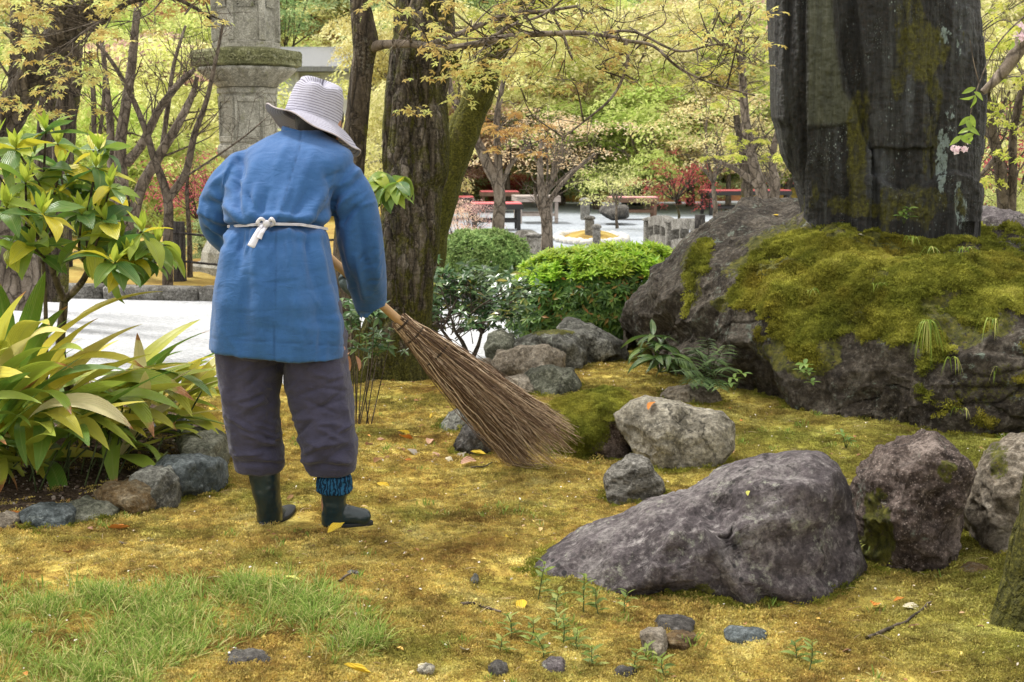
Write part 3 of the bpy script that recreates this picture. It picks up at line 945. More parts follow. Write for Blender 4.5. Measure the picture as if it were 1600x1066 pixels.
# edging stones of the planted bed
EG = 'edging stones of the planted bed'
rock([(-40, 812), (0, 802), (26, 812), (34, 828), (20, 838), (-30, 842)], Yg(838), 0.2, 'brown edging stone at the left edge of the picture', 'tan', 5, 51, 6, 0.05, 2.4, 3, group=EG, chip=.8)
rock([(26, 802), (50, 792), (100, 790), (118, 798), (120, 822), (90, 834), (40, 832)], Yg(832), 0.24, 'flat blue grey edging stone beside the leftmost brown one', 'blue', 5, 52, 8, 0.03, 3.2, 3, group=EG, chip=.8)
rock([(102, 790), (125, 780), (165, 783), (186, 795), (184, 815), (150, 824), (112, 818)], Yg(820), 0.24, 'grey green edging stone between the blue grey and the orange stone', 'green', 5, 53, 8, 0.03, 3.0, 3, group=EG, chip=.8)
rock([(147, 768), (165, 755), (210, 752), (240, 762), (248, 785), (232, 808), (190, 806), (155, 790)], Yg(808), 0.26, 'orange brown edging stone of the planted bed', 'orange', 5, 54, 8, 0.04, 2.8, 3, group=EG, chip=.8)
rock([(204, 745), (225, 735), (262, 733), (278, 748), (282, 785), (262, 802), (240, 792), (210, 765)], Yg(800), 0.26, 'pale grey edging stone right of the orange one', 'grey', 5, 55, 8, 0.03, 2.8, 3, group=EG, chip=.8)
rock([(240, 728), (262, 712), (310, 708), (342, 718), (352, 745), (345, 775), (310, 786), (275, 780), (262, 750)], Yg(783), 0.34, 'large blue black edging stone with a pale fossil-like lump', 'blue', 5, 56, 9, 0.035, 2.8, 3, group=EG, paint=[('dark', 310, 750, 40, 30, .5), ('pale', 322, 760, 10, 14, .5)])
rock([(274, 690), (285, 673), (330, 672), (352, 682), (358, 705), (354, 735), (320, 745), (285, 715)], Yg(742), 0.32, 'greenish slab edging stone beside the trousers', 'green', 5, 57, 8, 0.03, 3.2, 3, group=EG, chip=.8)
rock([(238, 668), (250, 654), (285, 652), (298, 664), (290, 678), (250, 680)], Yg(684), 0.3, 'flat blue stone at the rear corner of the planted bed', 'blue', 5, 58, 6, 0.03, 3.2, 6, group=EG, chip=.8)
# small stones let into the front lawn
rock([(1000, 992), (1010, 985), (1040, 984), (1044, 1010), (1030, 1034), (1010, 1026)], Yg(1034), 0.12, 'brown chipped stone sunk in the front moss, left half of a broken pair', 'tan', 4, 61, 7, 0.04, 3, 12)
rock([(1040, 996), (1055, 988), (1088, 992), (1090, 1003), (1070, 1020), (1044, 1018)], Yg(1022), 0.10, 'rust brown flake beside the chipped stone in the front moss', 'orange', 4, 62, 7, 0.04, 3, 12)
rock([(1018, 982), (1030, 967), (1062, 964), (1086, 972), (1080, 982), (1045, 986)], Yg(990), 0.12, 'dark flat stone behind the chipped pair in the front moss', 'dark', 4, 63, 7, 0.04, 3, 12)
rock([(1129, 990), (1140, 983), (1180, 983), (1199, 989), (1190, 1001), (1150, 1001)], Yg(1003), 0.10, 'flat blue grey pebble lying alone in the front moss', 'blue', 4, 64, 5, 0.02, 3, 12)
rock([(846, 1040), (858, 1028), (880, 1030), (896, 1044), (880, 1050), (855, 1050)], Yg(1052), 0.08, 'small purplish stone near the bottom edge', 'purple', 4, 65, 6, 0.05, 2.5, 12)
rock([(760, 1042), (775, 1033), (792, 1038), (797, 1050), (775, 1056)], Yg(1056), 0.07, 'tiny dark brown stone left of the purplish one', 'dark', 3, 66, 6, 0.05, 2.5, 12)
rock([(955, 1052), (970, 1042), (992, 1044), (1000, 1056), (970, 1062)], Yg(1062), 0.07, 'dull stone at the bottom edge right of the purplish one', 'dark', 3, 67, 6, 0.05, 2.5, 12)
rock([(340, 1036), (360, 1024), (410, 1022), (432, 1034), (420, 1046), (360, 1046)], Yg(1046), 0.16, 'flat dark stone flush with the moss below the grass patch', 'dark', 4, 68, 5, 0.02, 3, 12)
rock([(535, 900), (545, 891), (562, 893), (566, 903), (548, 908)], Yg(906), 0.06, 'small grey stone in the lawn in front of the boots', 'grey', 3, 69, 5, 0.04, 2.5, 12)
rock([(735, 905), (742, 896), (748, 900), (747, 912), (738, 914)], Yg(914), 0.05, 'tiny upright stone in the open lawn', 'grey', 3, 70, 5, 0.04, 2.5, 3)
rock([(1490, 893), (1520, 880), (1570, 892), (1580, 905), (1530, 908)], Yg(908), 0.12, 'reddish flat stone in front of the rightmost boulders', 'orange', 4, 71, 5, 0.03, 2.8, 3)
rock([(215, 848), (225, 841), (243, 843), (244, 850), (225, 853)], Yg(853), 0.05, 'small grey chip by the edging stones', 'grey', 3, 72, 5, 0.04, 2.5, 3)
rock([(650, 1044), (664, 1037), (680, 1042), (678, 1050), (658, 1051)], Yg(1051), 0.05, 'small pale yellowish pebble at the bottom of the lawn', 'pale', 3, 73, 5, 0.03, 2.2, 3)
# rocks beyond
rock([(1508, 350), (1515, 332), (1545, 326), (1585, 332), (1620, 348), (1700, 360), (1700, 420), (1520, 420)], 8.6, 1.2, 'purple grey rock rising behind the standing stone', 'purple', 5, 81, 9, 0.04, 2.8, 40)
rock([(690, 395), (705, 378), (730, 372), (740, 400), (735, 440), (690, 445)], 12.6, 0.6, 'grey rock by the bridge seen behind the big trunk', 'grey', 4, 82, 9, 0.05, 2.6, 60)
rock([(962, 303), (975, 292), (990, 288), (1005, 282), (1012, 290), (1000, 300), (1000, 312), (975, 314)], 31.5, 1.6, 'dark jagged rock at the back of the courtyard', 'dark', 4, 83, 9, 0.06, 2.6, 8)
rock([(936, 332), (942, 321), (960, 318), (980, 322), (984, 334), (955, 338)], 25.2, 1.0, 'low dark rock under the grey bench', 'dark', 4, 84, 9, 0.05, 2.6, 6)

# moss cushion of the capped stone
def moss_on(parentobj, W, F, cond, n, clump, sc, seed=0, name='moss'):
    fc = W[F].mean(1); nn = vnormals(W, F)[F].mean(1)
    wt = cond(fc, nn)
    P, N, pk = sample_surface(W, F, n, wt)
    N = N * 0.75 + np.array([0, -0.15, 0.45])
    return scatter(name, clump, P, N, rng.uniform(sc[0], sc[1], n), parent=parentobj, tilt=0.2)
RMC = clump_obj('rock_moss_clump', *moss_clump(11, 90, 0.026, 0.010, 0.0014), M_rockmoss)
o_, W_, F_ = MB_
def c1(fc, nn):
    u, v = proj(fc)
    s = sstep(1.1, 0.8, np.hypot((u - 895) / 55, (v - 655) / 60)) + sstep(1.0, 0.7, np.hypot((u - 935) / 75, (v - 615) / 22)) + (nn[:, 2] > 0.5)
    return np.clip(s, 0, 1) * (nn[:, 1] < 0.5) * (v < 715) + 1e-9
moss_on(o_, W_, F_, c1, 2600, RMC, (0.6, 1.0))
# ------------------------------------------------------------------ pedestal rock, lofted slice by slice along x
def build_pedestal():
    # per slice: x, then (y,z) of: base front, overhang, lip, mid slope, crest, back top, back base
    sl = [
        (0.76, [(8.55, -.1), (8.50, .03), (8.48, .08), (8.55, .13), (8.7, .17), (8.9, .10), (8.95, -.1)]),
        (0.82, [(8.45, -.1), (8.35, .06), (8.30, .20), (8.40, .32), (8.65, .36), (9.05, .20), (9.1, -.1)]),
        (0.95, [(8.15, -.1), (8.00, .12), (8.00, .34), (8.20, .50), (8.60, .60), (9.3, .40), (9.4, -.1)]),
        (1.15, [(7.90, -.1), (7.55, .20), (7.60, .42), (7.95, .62), (8.55, .745), (9.5, .6), (9.6, -.1)]),
        (1.40, [(7.50, -.1), (7.20, .16), (7.15, .40), (7.60, .66), (8.45, .86), (9.6, .8), (9.7, -.1)]),
        (1.65, [(6.90, -.1), (6.75, .10), (6.80, .34), (7.40, .66), (8.35, .905), (9.6, .85), (9.7, -.1)]),
        (1.90, [(6.50, -.1), (6.42, .12), (6.55, .40), (7.20, .68), (8.25, .885), (9.6, .85), (9.7, -.1)]),
        (2.20, [(6.55, -.1), (6.35, .14), (6.50, .42), (7.15, .66), (8.15, .85), (9.6, .85), (9.7, -.1)]),
        (2.50, [(6.55, -.1), (6.40, .18), (6.42, .46), (7.05, .64), (8.10, .82), (9.6, .8), (9.7, -.1)]),
        (2.80, [(6.60, -.1), (6.40, .16), (6.50, .44), (7.10, .62), (8.10, .78), (9.4, .7), (9.5, -.1)]),
        (3.20, [(6.9, -.1), (6.70, .12), (6.80, .36), (7.30, .52), (8.10, .62), (9.1, .5), (9.2, -.1)]),
        (3.45, [(7.5, -.1), (7.40, .06), (7.45, .15), (7.60, .20), (8.10, .22), (8.5, .2), (8.6, -.1)]),
    ]
    A = np.array([[(s[0], y, z) for y, z in s[1]] for s in sl])        # (S,7,3)
    nu, nv = 420, 300
    B = np.stack([crom(A[:, j], nu) for j in range(7)], 1)             # (nu,7,3)
    Q = np.stack([crom(B[i], nv) for i in range(nu)], 0)               # (nu,nv,3)
    V = Q.reshape(-1, 3)
    F = grid_faces(nu, nv)[:, ::-1]
    N = vnormals(V, F)
    if (N[:, 2].mean()) < 0: F = F[:, ::-1]; N = -N
    base = V.copy()
    warp = V + 0.12 * np.stack([fbm(V, 2, 3, 1), fbm(V, 2, 3, 2), fbm(V, 2, 3, 3)], 1)
    d = 0.065 * fbm(warp, 1.3, 4, 5) + 0.010 * ridged(warp, 4.2, 5, 7) + 0.006 * fbm(V, 26, 3, 9)
    # horizontal breaks and blocky ledges on the right half
    right = sstep(1.7, 2.3, V[:, 0]) * (V[:, 2] < 0.55)
    zz = V[:, 2] + 0.05 * fbm(V, 1.5, 3, 12)
    led = np.zeros(len(V))
    for zc, dep in ((0.10, .05), (0.22, .045), (0.36, .05)):
        led += dep * np.exp(-((zz - zc) / 0.014) ** 2)
    d -= led * right * .7
    e, idv = cells(warp * [1, 1, 1.5], 2.3, 4)
    d += .20 * scoops(warp, 1.7, 4) + .12 * scoops(warp * [1, 1, 1.3], 4.2, 5) + .045 * scoops(warp * [1, 1, 1.4], 10, 6) + .09 - 0.02 * np.exp(-(e / 0.04) ** 2) * (idv > .5)
    mossz = 0.5 + 0.5 * np.tanh(3 * (N[:, 2] - 0.25))
    V = V + N * d[:, None] * (1 - 0.35 * mossz)[:, None]
    N = vnormals(V, F)
    if N[:, 2].mean() < 0: N = -N
    u, v = proj(V)
    a = {k: np.zeros(len(V)) for k in ('moss', 'pale', 'dark')}
    jit = 0.4 * fbm(V, 5, 4, 3)
    for k, pu, pv, ru, rv, val in [('moss', 1290, 440, 150, 80, 1), ('moss', 1085, 430, 18, 50, .7), ('moss', 1480, 480, 120, 70, .8), ('moss', 1350, 370, 180, 25, .7),
                                   ('moss', 1000, 560, 20, 25, .9), ('moss', 1560, 600, 60, 40, .5), ('moss', 1250, 540, 60, 40, 0.8), ('dark', 1150, 590, 90, 30, .6), ('dark', 1520, 560, 60, 12, .7),  # first dark patch paints the undercut's shadow into the stone colour
                                   ('pale', 1510, 520, 45, 20, .35), ('pale', 1290, 350, 60, 10, .35), ('pale', 1370, 640, 45, 30, .3), ('pale', 1530, 430, 70, 20, .3)]:
        dd = np.hypot((u - pu) / ru, (v - pv) / rv) + jit
        a[k] = np.maximum(a[k], val * sstep(1.15, 0.8, dd))
    o = mk('rock', V, F, PAL['pedestal'], True, None, (2.0, 8.0, 0.0), a)
    tag(o, 'huge moss covered rock carrying the dark standing stone', 'rock')
    # fuzz
    fc = V[F].mean(1); nf = N[F].mean(1)
    uu, vv = proj(fc)
    lower = np.interp(uu, [980, 1060, 1130, 1150, 1200, 1280, 1330, 1370, 1450, 1500, 1600], [470, 500, 430, 455, 505, 555, 505, 515, 520, 490, 480])
    upper = np.interp(uu, [1040, 1140, 1180, 1240, 1330, 1600], [480, 470, 395, 362, 343, 345])
    wt = sstep(12, -12, vv - lower + 45 * fbm(fc, 4, 4, 6)) * sstep(-8, 8, vv - upper) * (uu > 1140)
    wt += 0.5 * sstep(1.2, 0.7, np.hypot((uu - 1088 + .25 * (vv - 430)) / 15, (vv - 425) / 55) + 0.3 * fbm(fc, 6, 3, 2))
    wt += 0.5 * (fbm(fc, 3.2, 4, 61) > 0.25) * (uu > 1440) 
    hole = fbm(fc, 3.4, 5, 33) > np.where(uu > 1330, 0.08, 0.38)
    wt = wt * np.where(hole, 0.03, 1) * (nf[:, 1] < 0.5) * (nf[:, 2] > -0.25)
    wt *= (0.12 + np.clip(nf[:, 2] + 0.25, 0, 1))
    wt[(fc[:, 1] > 9) | (uu > 1700)] = 0
    P, Nn, _ = sample_surface(V, F, 32000, wt + 1e-12)
    m = MOSSBIG
    scatter('moss', m, P, Nn * 0.7 + np.array([0, -0.1, .5]), rng.uniform(0.6, 1.5, len(P)), parent=o, tilt=0.25)
    return o, V, F, N
MOSSBIG = clump_obj('hanging_moss_clump', *moss_clump(12, 100, 0.030, 0.011, 0.0016), M_rockmoss)
PED, PV, PF, PN = build_pedestal()

# ------------------------------------------------------------------ the standing stone
def build_stele():
    Yc = 8.05
    vs = np.array([350, 338, 325, 300, 270, 240, 200, 185, 150, 100, 50, 0, -60, -130, -220, -300, -330, -345], float)
    xl = np.array([1256, 1256, 1254, 1248, 1240, 1226, 1216, 1210, 1208, 1207, 1205, 1203, 1206, 1215, 1235, 1290, 1330, 1370], float)
    xr = np.array([1503, 1506, 1507, 1509, 1511, 1513, 1516, 1517, 1518, 1518, 1515, 1510, 1500, 1490, 1470, 1430, 1410, 1395], float)
    nv, nu = 420, 520
    vv = np.linspace(352, -345, nv)
    XL = np.interp(-vv, -vs, xl); XR = np.interp(-vv, -vs, xr)
    zs = at(800, vv, Yc)[:, 2]
    zs[0:6] -= 0.12
    L = (XL - 800) / pm(Yc) * 1.0; Rr = (XR - 800) / pm(Yc)
    # account for the pitch: width in metres at that height
    L = at(XL, vv, Yc)[:, 0]; Rr = at(XR, vv, Yc)[:, 0]
    th = np.linspace(0, 2 * np.pi, nu, endpoint=False)
    c, s = np.cos(th), np.sin(th)
    px_ = np.sign(c) * np.abs(c) ** 0.75; py_ = np.sign(s) * np.abs(s) ** 0.6
    cx = (L + Rr) / 2; hw = (Rr - L) / 2
    X = cx[:, None] + hw[:, None] * px_[None]
    Y = Yc + py_[None] * 0.27 + 0 * X
    Z = zs[:, None] + 0 * X
    V = np.stack([X, Y, Z], -1).reshape(-1, 3)
    idx = np.arange(nv * nu).reshape(nv, nu)
    a, b = idx[:-1], idx[1:]
    F = np.stack([a, np.roll(a, -1, 1), np.roll(b, -1, 1), b], -1).reshape(-1, 4)
    N = vnormals(V, F)
    cen = np.stack([V[:, 0] * 0 + cx.mean(), V[:, 1] * 0 + Yc, V[:, 2]], -1)
    if ((V - cen) * N).sum() < 0: N = -N; F = F[:, ::-1]
    u, v = proj(V)
    front = np.clip(-N[:, 1], 0, 1)
    # vertical cleavage: fluted planes running the height of the stone
    Q = V * [1, 1, 0.10]
    d = 0.07 * scoops(V * [1, 1, .16], 5, 2) + 0.025 * scoops(V * [1, 1, .12], 14, 3) + .03 + 0.008 * ridged(Q, 13, 3, 13) + 0.010 * fbm(Q, 24, 3, 3) + 0.010 * fbm(V * [1, 1, .3], 5, 4, 4)
    # stepped slabs: each (edge curve u(v), depth step) sinks what is right of it
    def edge(pts): 
        p = np.array(pts, float); return np.interp(v, p[:, 1], p[:, 0])
    wob = 4 * fbm(V * [1, 1, .35], 4, 5, 8, .6)
    d += 0.035 * sstep(-1.3, 1.3, u - (edge([(1262, -400), (1262, 0), (1258, 200), (1262, 340)]) + wob))
    d -= 0.035 * sstep(-1.3, 1.3, u - (edge([(1300, -400), (1303, 0), (1310, 80), (1318, 140), (1335, 165), (1345, 210), (1360, 240), (1350, 340)]) + wob))
    d += 0.055 * sstep(-1.5, 1.5, u - (edge([(1325, -400), (1330, 0), (1340, 100), (1345, 160), (1352, 200), (1362, 235), (1368, 340)]) + wob))
    d -= 0.03 * sstep(-1.3, 1.3, u - (edge([(1225, -400), (1228, 0), (1232, 170), (1240, 340)]) + wob)) * (u < 1262)
    d += 0.022 * sstep(-1.3, 1.3, u - (edge([(1400, -400), (1405, 100), (1408, 250), (1398, 340)]) + wob))
    d -= 0.028 * sstep(-1.3, 1.3, u - (edge([(1440, -400), (1436, 100), (1448, 220), (1450, 340)]) + wob))
    d -= 0.012 * sstep(-2, 2, v - (192 + 0.12 * (1320 - u) + wob * .6)) * sstep(1250, 1262, u) * sstep(1345, 1325, u)
    d -= 0.028 * sstep(-2, 2, v - (232 + wob)) * (u > 1358) * (u < 1450)
    d += 0.05 * sstep(-4, 4, v - (285 + 14 * np.sin(u * 0.05) + wob)) * (u > 1330)
    d -= 0.015 * np.exp(-((v - (187 + 0.5 * (u - 1205))) / 6) ** 2) * (u < 1240)
    d += 0.005 * fbm(V, 40, 3, 5)
    V = V + N * (d * (0.3 + 0.7 * front))[:, None]
    u, v = proj(V)
    at_ = {k: np.zeros(len(V)) for k in ('moss', 'slab', 'pale', 'grey')}
    jit = 0.6 * fbm(V * [1, 1, .35], 9, 5, 3)
    def paint(k, pu, pv, ru, rv, val):
        dd = np.hypot((u - pu) / ru, (v - pv) / rv) + jit
        at_[k] = np.maximum(at_[k], val * sstep(1.15, 0.75, dd))
    slab = sstep(1258, 1266, u) * sstep(0, 8, np.interp(v, [-400, 0, 80, 140, 165, 200], [1300, 1303, 1310, 1320, 1336, 1345]) - u) * sstep(200, 188, v)
    at_['slab'] = slab
    for q in [('moss', 1450, 90, 40, 60, 1), ('moss', 1425, 40, 30, 60, .62), ('moss', 1405, 130, 16, 40, .8), ('moss', 1460, 140, 22, 45, .9), ('moss', 1335, 250, 22, 75, .9), ('moss', 1275, 305, 14, 42, .9),
              ('moss', 1320, 320, 50, 20, .8), ('moss', 1440, 315, 60, 25, .7), ('moss', 1450, 200, 12, 80, .65), ('moss', 1340, 330, 90, 14, .9),
              ('pale', 1472, 260, 9, 50, 1.0), ('pale', 1478, 55, 12, 20, .8), ('pale', 1500, 320, 10, 35, .7), ('pale', 1485, 180, 9, 30, .6), ('pale', 1497, 90, 6, 60, .5),
              ('grey', 1370, 265, 22, 60, .8), ('grey', 1310, 250, 10, 60, .6), ('grey', 1420, 160, 14, 60, .7), ('grey', 1500, 30, 16, 60, .5)]:
        paint(*q)
    b = NB('standing_stone')
    p = b.co('Object')
    st = b.map(p, scale=(1, 1, 0.07))
    n1 = b.noise(st, 9, 7, 0.7, 0.4); n2 = b.noise(st, 34, 6, 0.7); n3 = b.noise(p, 60, 5, 0.75)
    c = b.ramp(b.math('ADD', b.math('MULTIPLY', n1, .5), b.math('MULTIPLY', n2, .5)), [(0.38, (0.004, 0.005, 0.005)), (0.5, (0.014, 0.015, 0.015)), (0.62, (0.055, 0.060, 0.058))])
    c = b.mix(b.attr('grey'), c, b.ramp(n2, [(0.35, (0.03, 0.035, 0.04)), (0.65, (0.10, 0.11, 0.12))]))
    c = b.mix(b.math('MULTIPLY', b.rng(n3, .5, .68), 0.5), c, (0.05, 0.03, 0.018))
    c = b.mix(b.attr('slab'), c, b.ramp(n2, [(0.34, (0.045, 0.05, 0.035)), (0.55, (0.085, 0.092, 0.062)), (0.72, (0.13, 0.135, 0.10))]))
    # lichen flecks in two sizes
    vv1 = b.vor(b.map(p, scale=(1, 1, .6)), 55); vv2 = b.vor(b.map(p, scale=(1, 1, .5)), 130)
    m1 = b.math('MULTIPLY', b.rng(b.math('ADD', vv1, b.math('MULTIPLY', n3, .3)), 0.30, 0.38, 1, 0), b.rng(b.noise(b.map(p, scale=(1, 1, .35)), 7, 3), 0.56, 0.66))
    m2 = b.math('MULTIPLY', b.rng(b.math('ADD', vv2, b.math('MULTIPLY', n3, .3)), 0.30, 0.38, 1, 0), b.rng(b.noise(b.map(p, scale=(1, 1, .3)), 12, 3), 0.55, 0.66))
    lm = b.math('MAXIMUM', m1, m2)
    lm = b.math('MULTIPLY', lm, b.math('SUBTRACT', 1.0, b.math('MULTIPLY', b.attr('slab'), .8)))
    c = b.mix(b.math('MULTIPLY', lm, .8), c, b.mix(n2, (0.22, 0.30, 0.28), (0.42, 0.47, 0.44)))
    pf = b.rng(b.math('ADD', b.math('MULTIPLY', b.attr('pale'), .75), b.math('MULTIPLY', b.math('SUBTRACT', b.noise(b.map(p, scale=(1, 1, .4)), 45, 5, .75), .5), 3.2)), 0.55, 0.72)
    c = b.mix(pf, c, b.mix(n3, (0.16, 0.22, 0.21), (0.33, 0.40, 0.38)))
    mf = b.rng(b.math('ADD', b.math('MULTIPLY', b.attr('moss'), .9), b.math('MULTIPLY', b.math('SUBTRACT', b.noise(b.map(p, scale=(1, 1, .35)), 30, 6, .75), .5), 2.6)), 0.35, 0.95)
    c = b.mix(mf, c, b.ramp(n3, [(0.35, (0.03, 0.026, 0.004)), (0.55, (0.085, 0.085, 0.008)), (0.7, (0.16, 0.14, 0.015))]))
    h = b.math('ADD', b.math('MULTIPLY', n2, 1.0), b.math('MULTIPLY', n3, .4))
    m = b.done(b.bsdf(c, 0.62, b.bump(h, 0.035), 0.45))
    o = mk('standing_stone', V, F, m, True, None, (cx.mean(), Yc, 0.85), at_)
    tag(o, 'tall dark standing stone streaked with moss and pale lichen', 'standing stone')
build_stele()
# ------------------------------------------------------------------ the gardener, seen from behind
def cloth_mat(name, c0, c1, weave=900, rough=0.85, sheen=0.15, wr=0.004, stripes=False):
    b = NB(name); p = b.co('Object')
    n = b.noise(p, 6, 5, 0.65); m = b.noise(b.map(p, scale=(1, 1, .35)), 40, 5, 0.7)
    c = b.mix(b.rng(b.math('ADD', b.math('MULTIPLY', n, .6), b.math('MULTIPLY', m, .4)), .35, .65), c0, c1)
    fine = b.noise(b.map(p, scale=(1, 1, 1)), 420, 2, 0.6)
    c = b.mix(b.rng(fine, .35, .65, .16, 0), c, tuple(min(1, x * 1.5 + .02) for x in c1))
    wr1 = b.noise(b.map(p, scale=(1, 1, 2.2), rot=(0, .5, 0)), 14, 5, .6, 1.2)
    c = b.mix(b.attr('seam'), c, tuple(x * .45 for x in c0))
    h = b.math('ADD', wr1, b.math('MULTIPLY', fine, .06))
    return b.done(b.bsdf(c, rough, b.bump(h, wr), 0.2, sheen))
M_jacket = cloth_mat('indigo_cotton', (0.021, 0.078, 0.215), (0.034, 0.110, 0.28), wr=0.004)
M_trousers = cloth_mat('charcoal_violet_cotton', (0.028, 0.028, 0.052), (0.050, 0.048, 0.084), wr=0.006)
def plain(name, col, rough=0.6, spec=0.4, bump=None, var=0.15, sc=20, coat=0.0):
    b = NB(name); p = b.co('Object')
    n = b.noise(p, sc, 5, .65)
    c = b.mix(b.rng(n, .35, .65), tuple(x * (1 - var) for x in col), tuple(min(1, x * (1 + var)) for x in col))
    nb = b.bump(b.noise(p, sc * 4, 4, .7), bump) if bump else None
    return b.done(b.bsdf(c, rough, nb, spec, coat=coat))
M_skin = plain('skin', (0.36, 0.19, 0.12), .55, .4, .001)
M_hair = plain('dark_hair', (0.012, 0.010, 0.009), .45, .5, .004, .4, 60)
M_boot = plain('teal_black_rubber', (0.006, 0.018, 0.023), .33, .5, .0015, .35, 9, .15)
M_sole = plain('boot_sole', (0.012, 0.014, 0.015), .7, .3, .002)
M_sock = plain('pale_sock', (0.50, 0.54, 0.50), .9, .1, .002)
M_glove = plain('grey_work_glove', (0.10, 0.13, 0.13), .9, .1, .003)
M_string = plain('white_apron_string', (0.62, 0.62, 0.68), .9, .1, .001, .08, 80)

def sring(cu_l, cu_r, v, Yc, dep, n=64, e=2.5, tilt=0.0):
    """super-elliptic ring from left / right picture extents at depth Yc"""
    l = at(cu_l, v, Yc); r = at(cu_r, v, Yc)
    th = np.linspace(0, 2 * np.pi, n, endpoint=False)
    c, s = np.cos(th), np.sin(th)
    k = (np.abs(c) ** e + np.abs(s) ** e) ** (-1 / e)
    P = np.zeros((n, 3))
    P[:, 0] = (l[0] + r[0]) / 2 + (r[0] - l[0]) / 2 * c * k
    P[:, 1] = Yc + dep / 2 * s * k
    P[:, 2] = (l[2] + r[2]) / 2 + tilt * (P[:, 0] - (l[0] + r[0]) / 2) / max(1e-6, (r[0] - l[0]) / 2)
    return P

def loft(rows, n=64, e=2.5, k=70):
    rows = np.array([list(r) + [0] * (6 - len(r)) for r in rows], float)
    R_ = crom(rows, k)
    return closed_loft([sring(r[0], r[1], r[2], r[3], r[4], n, e, (r[5] if len(r) > 5 else 0)) for r in R_])

def limb(pts, n=40, k=40, ez=None):
    """pts rows (u,v,Y,r_px[,squash])"""
    P = np.array(pts, float)
    R_ = crom(P, k)
    c = at(R_[:, 0], R_[:, 1], R_[:, 2]); rr = R_[:, 3] / pm(R_[:, 2])
    V, F = tubes(c, rr, n)
    V = V.reshape(k, n, 3)
    return closed_loft(V)

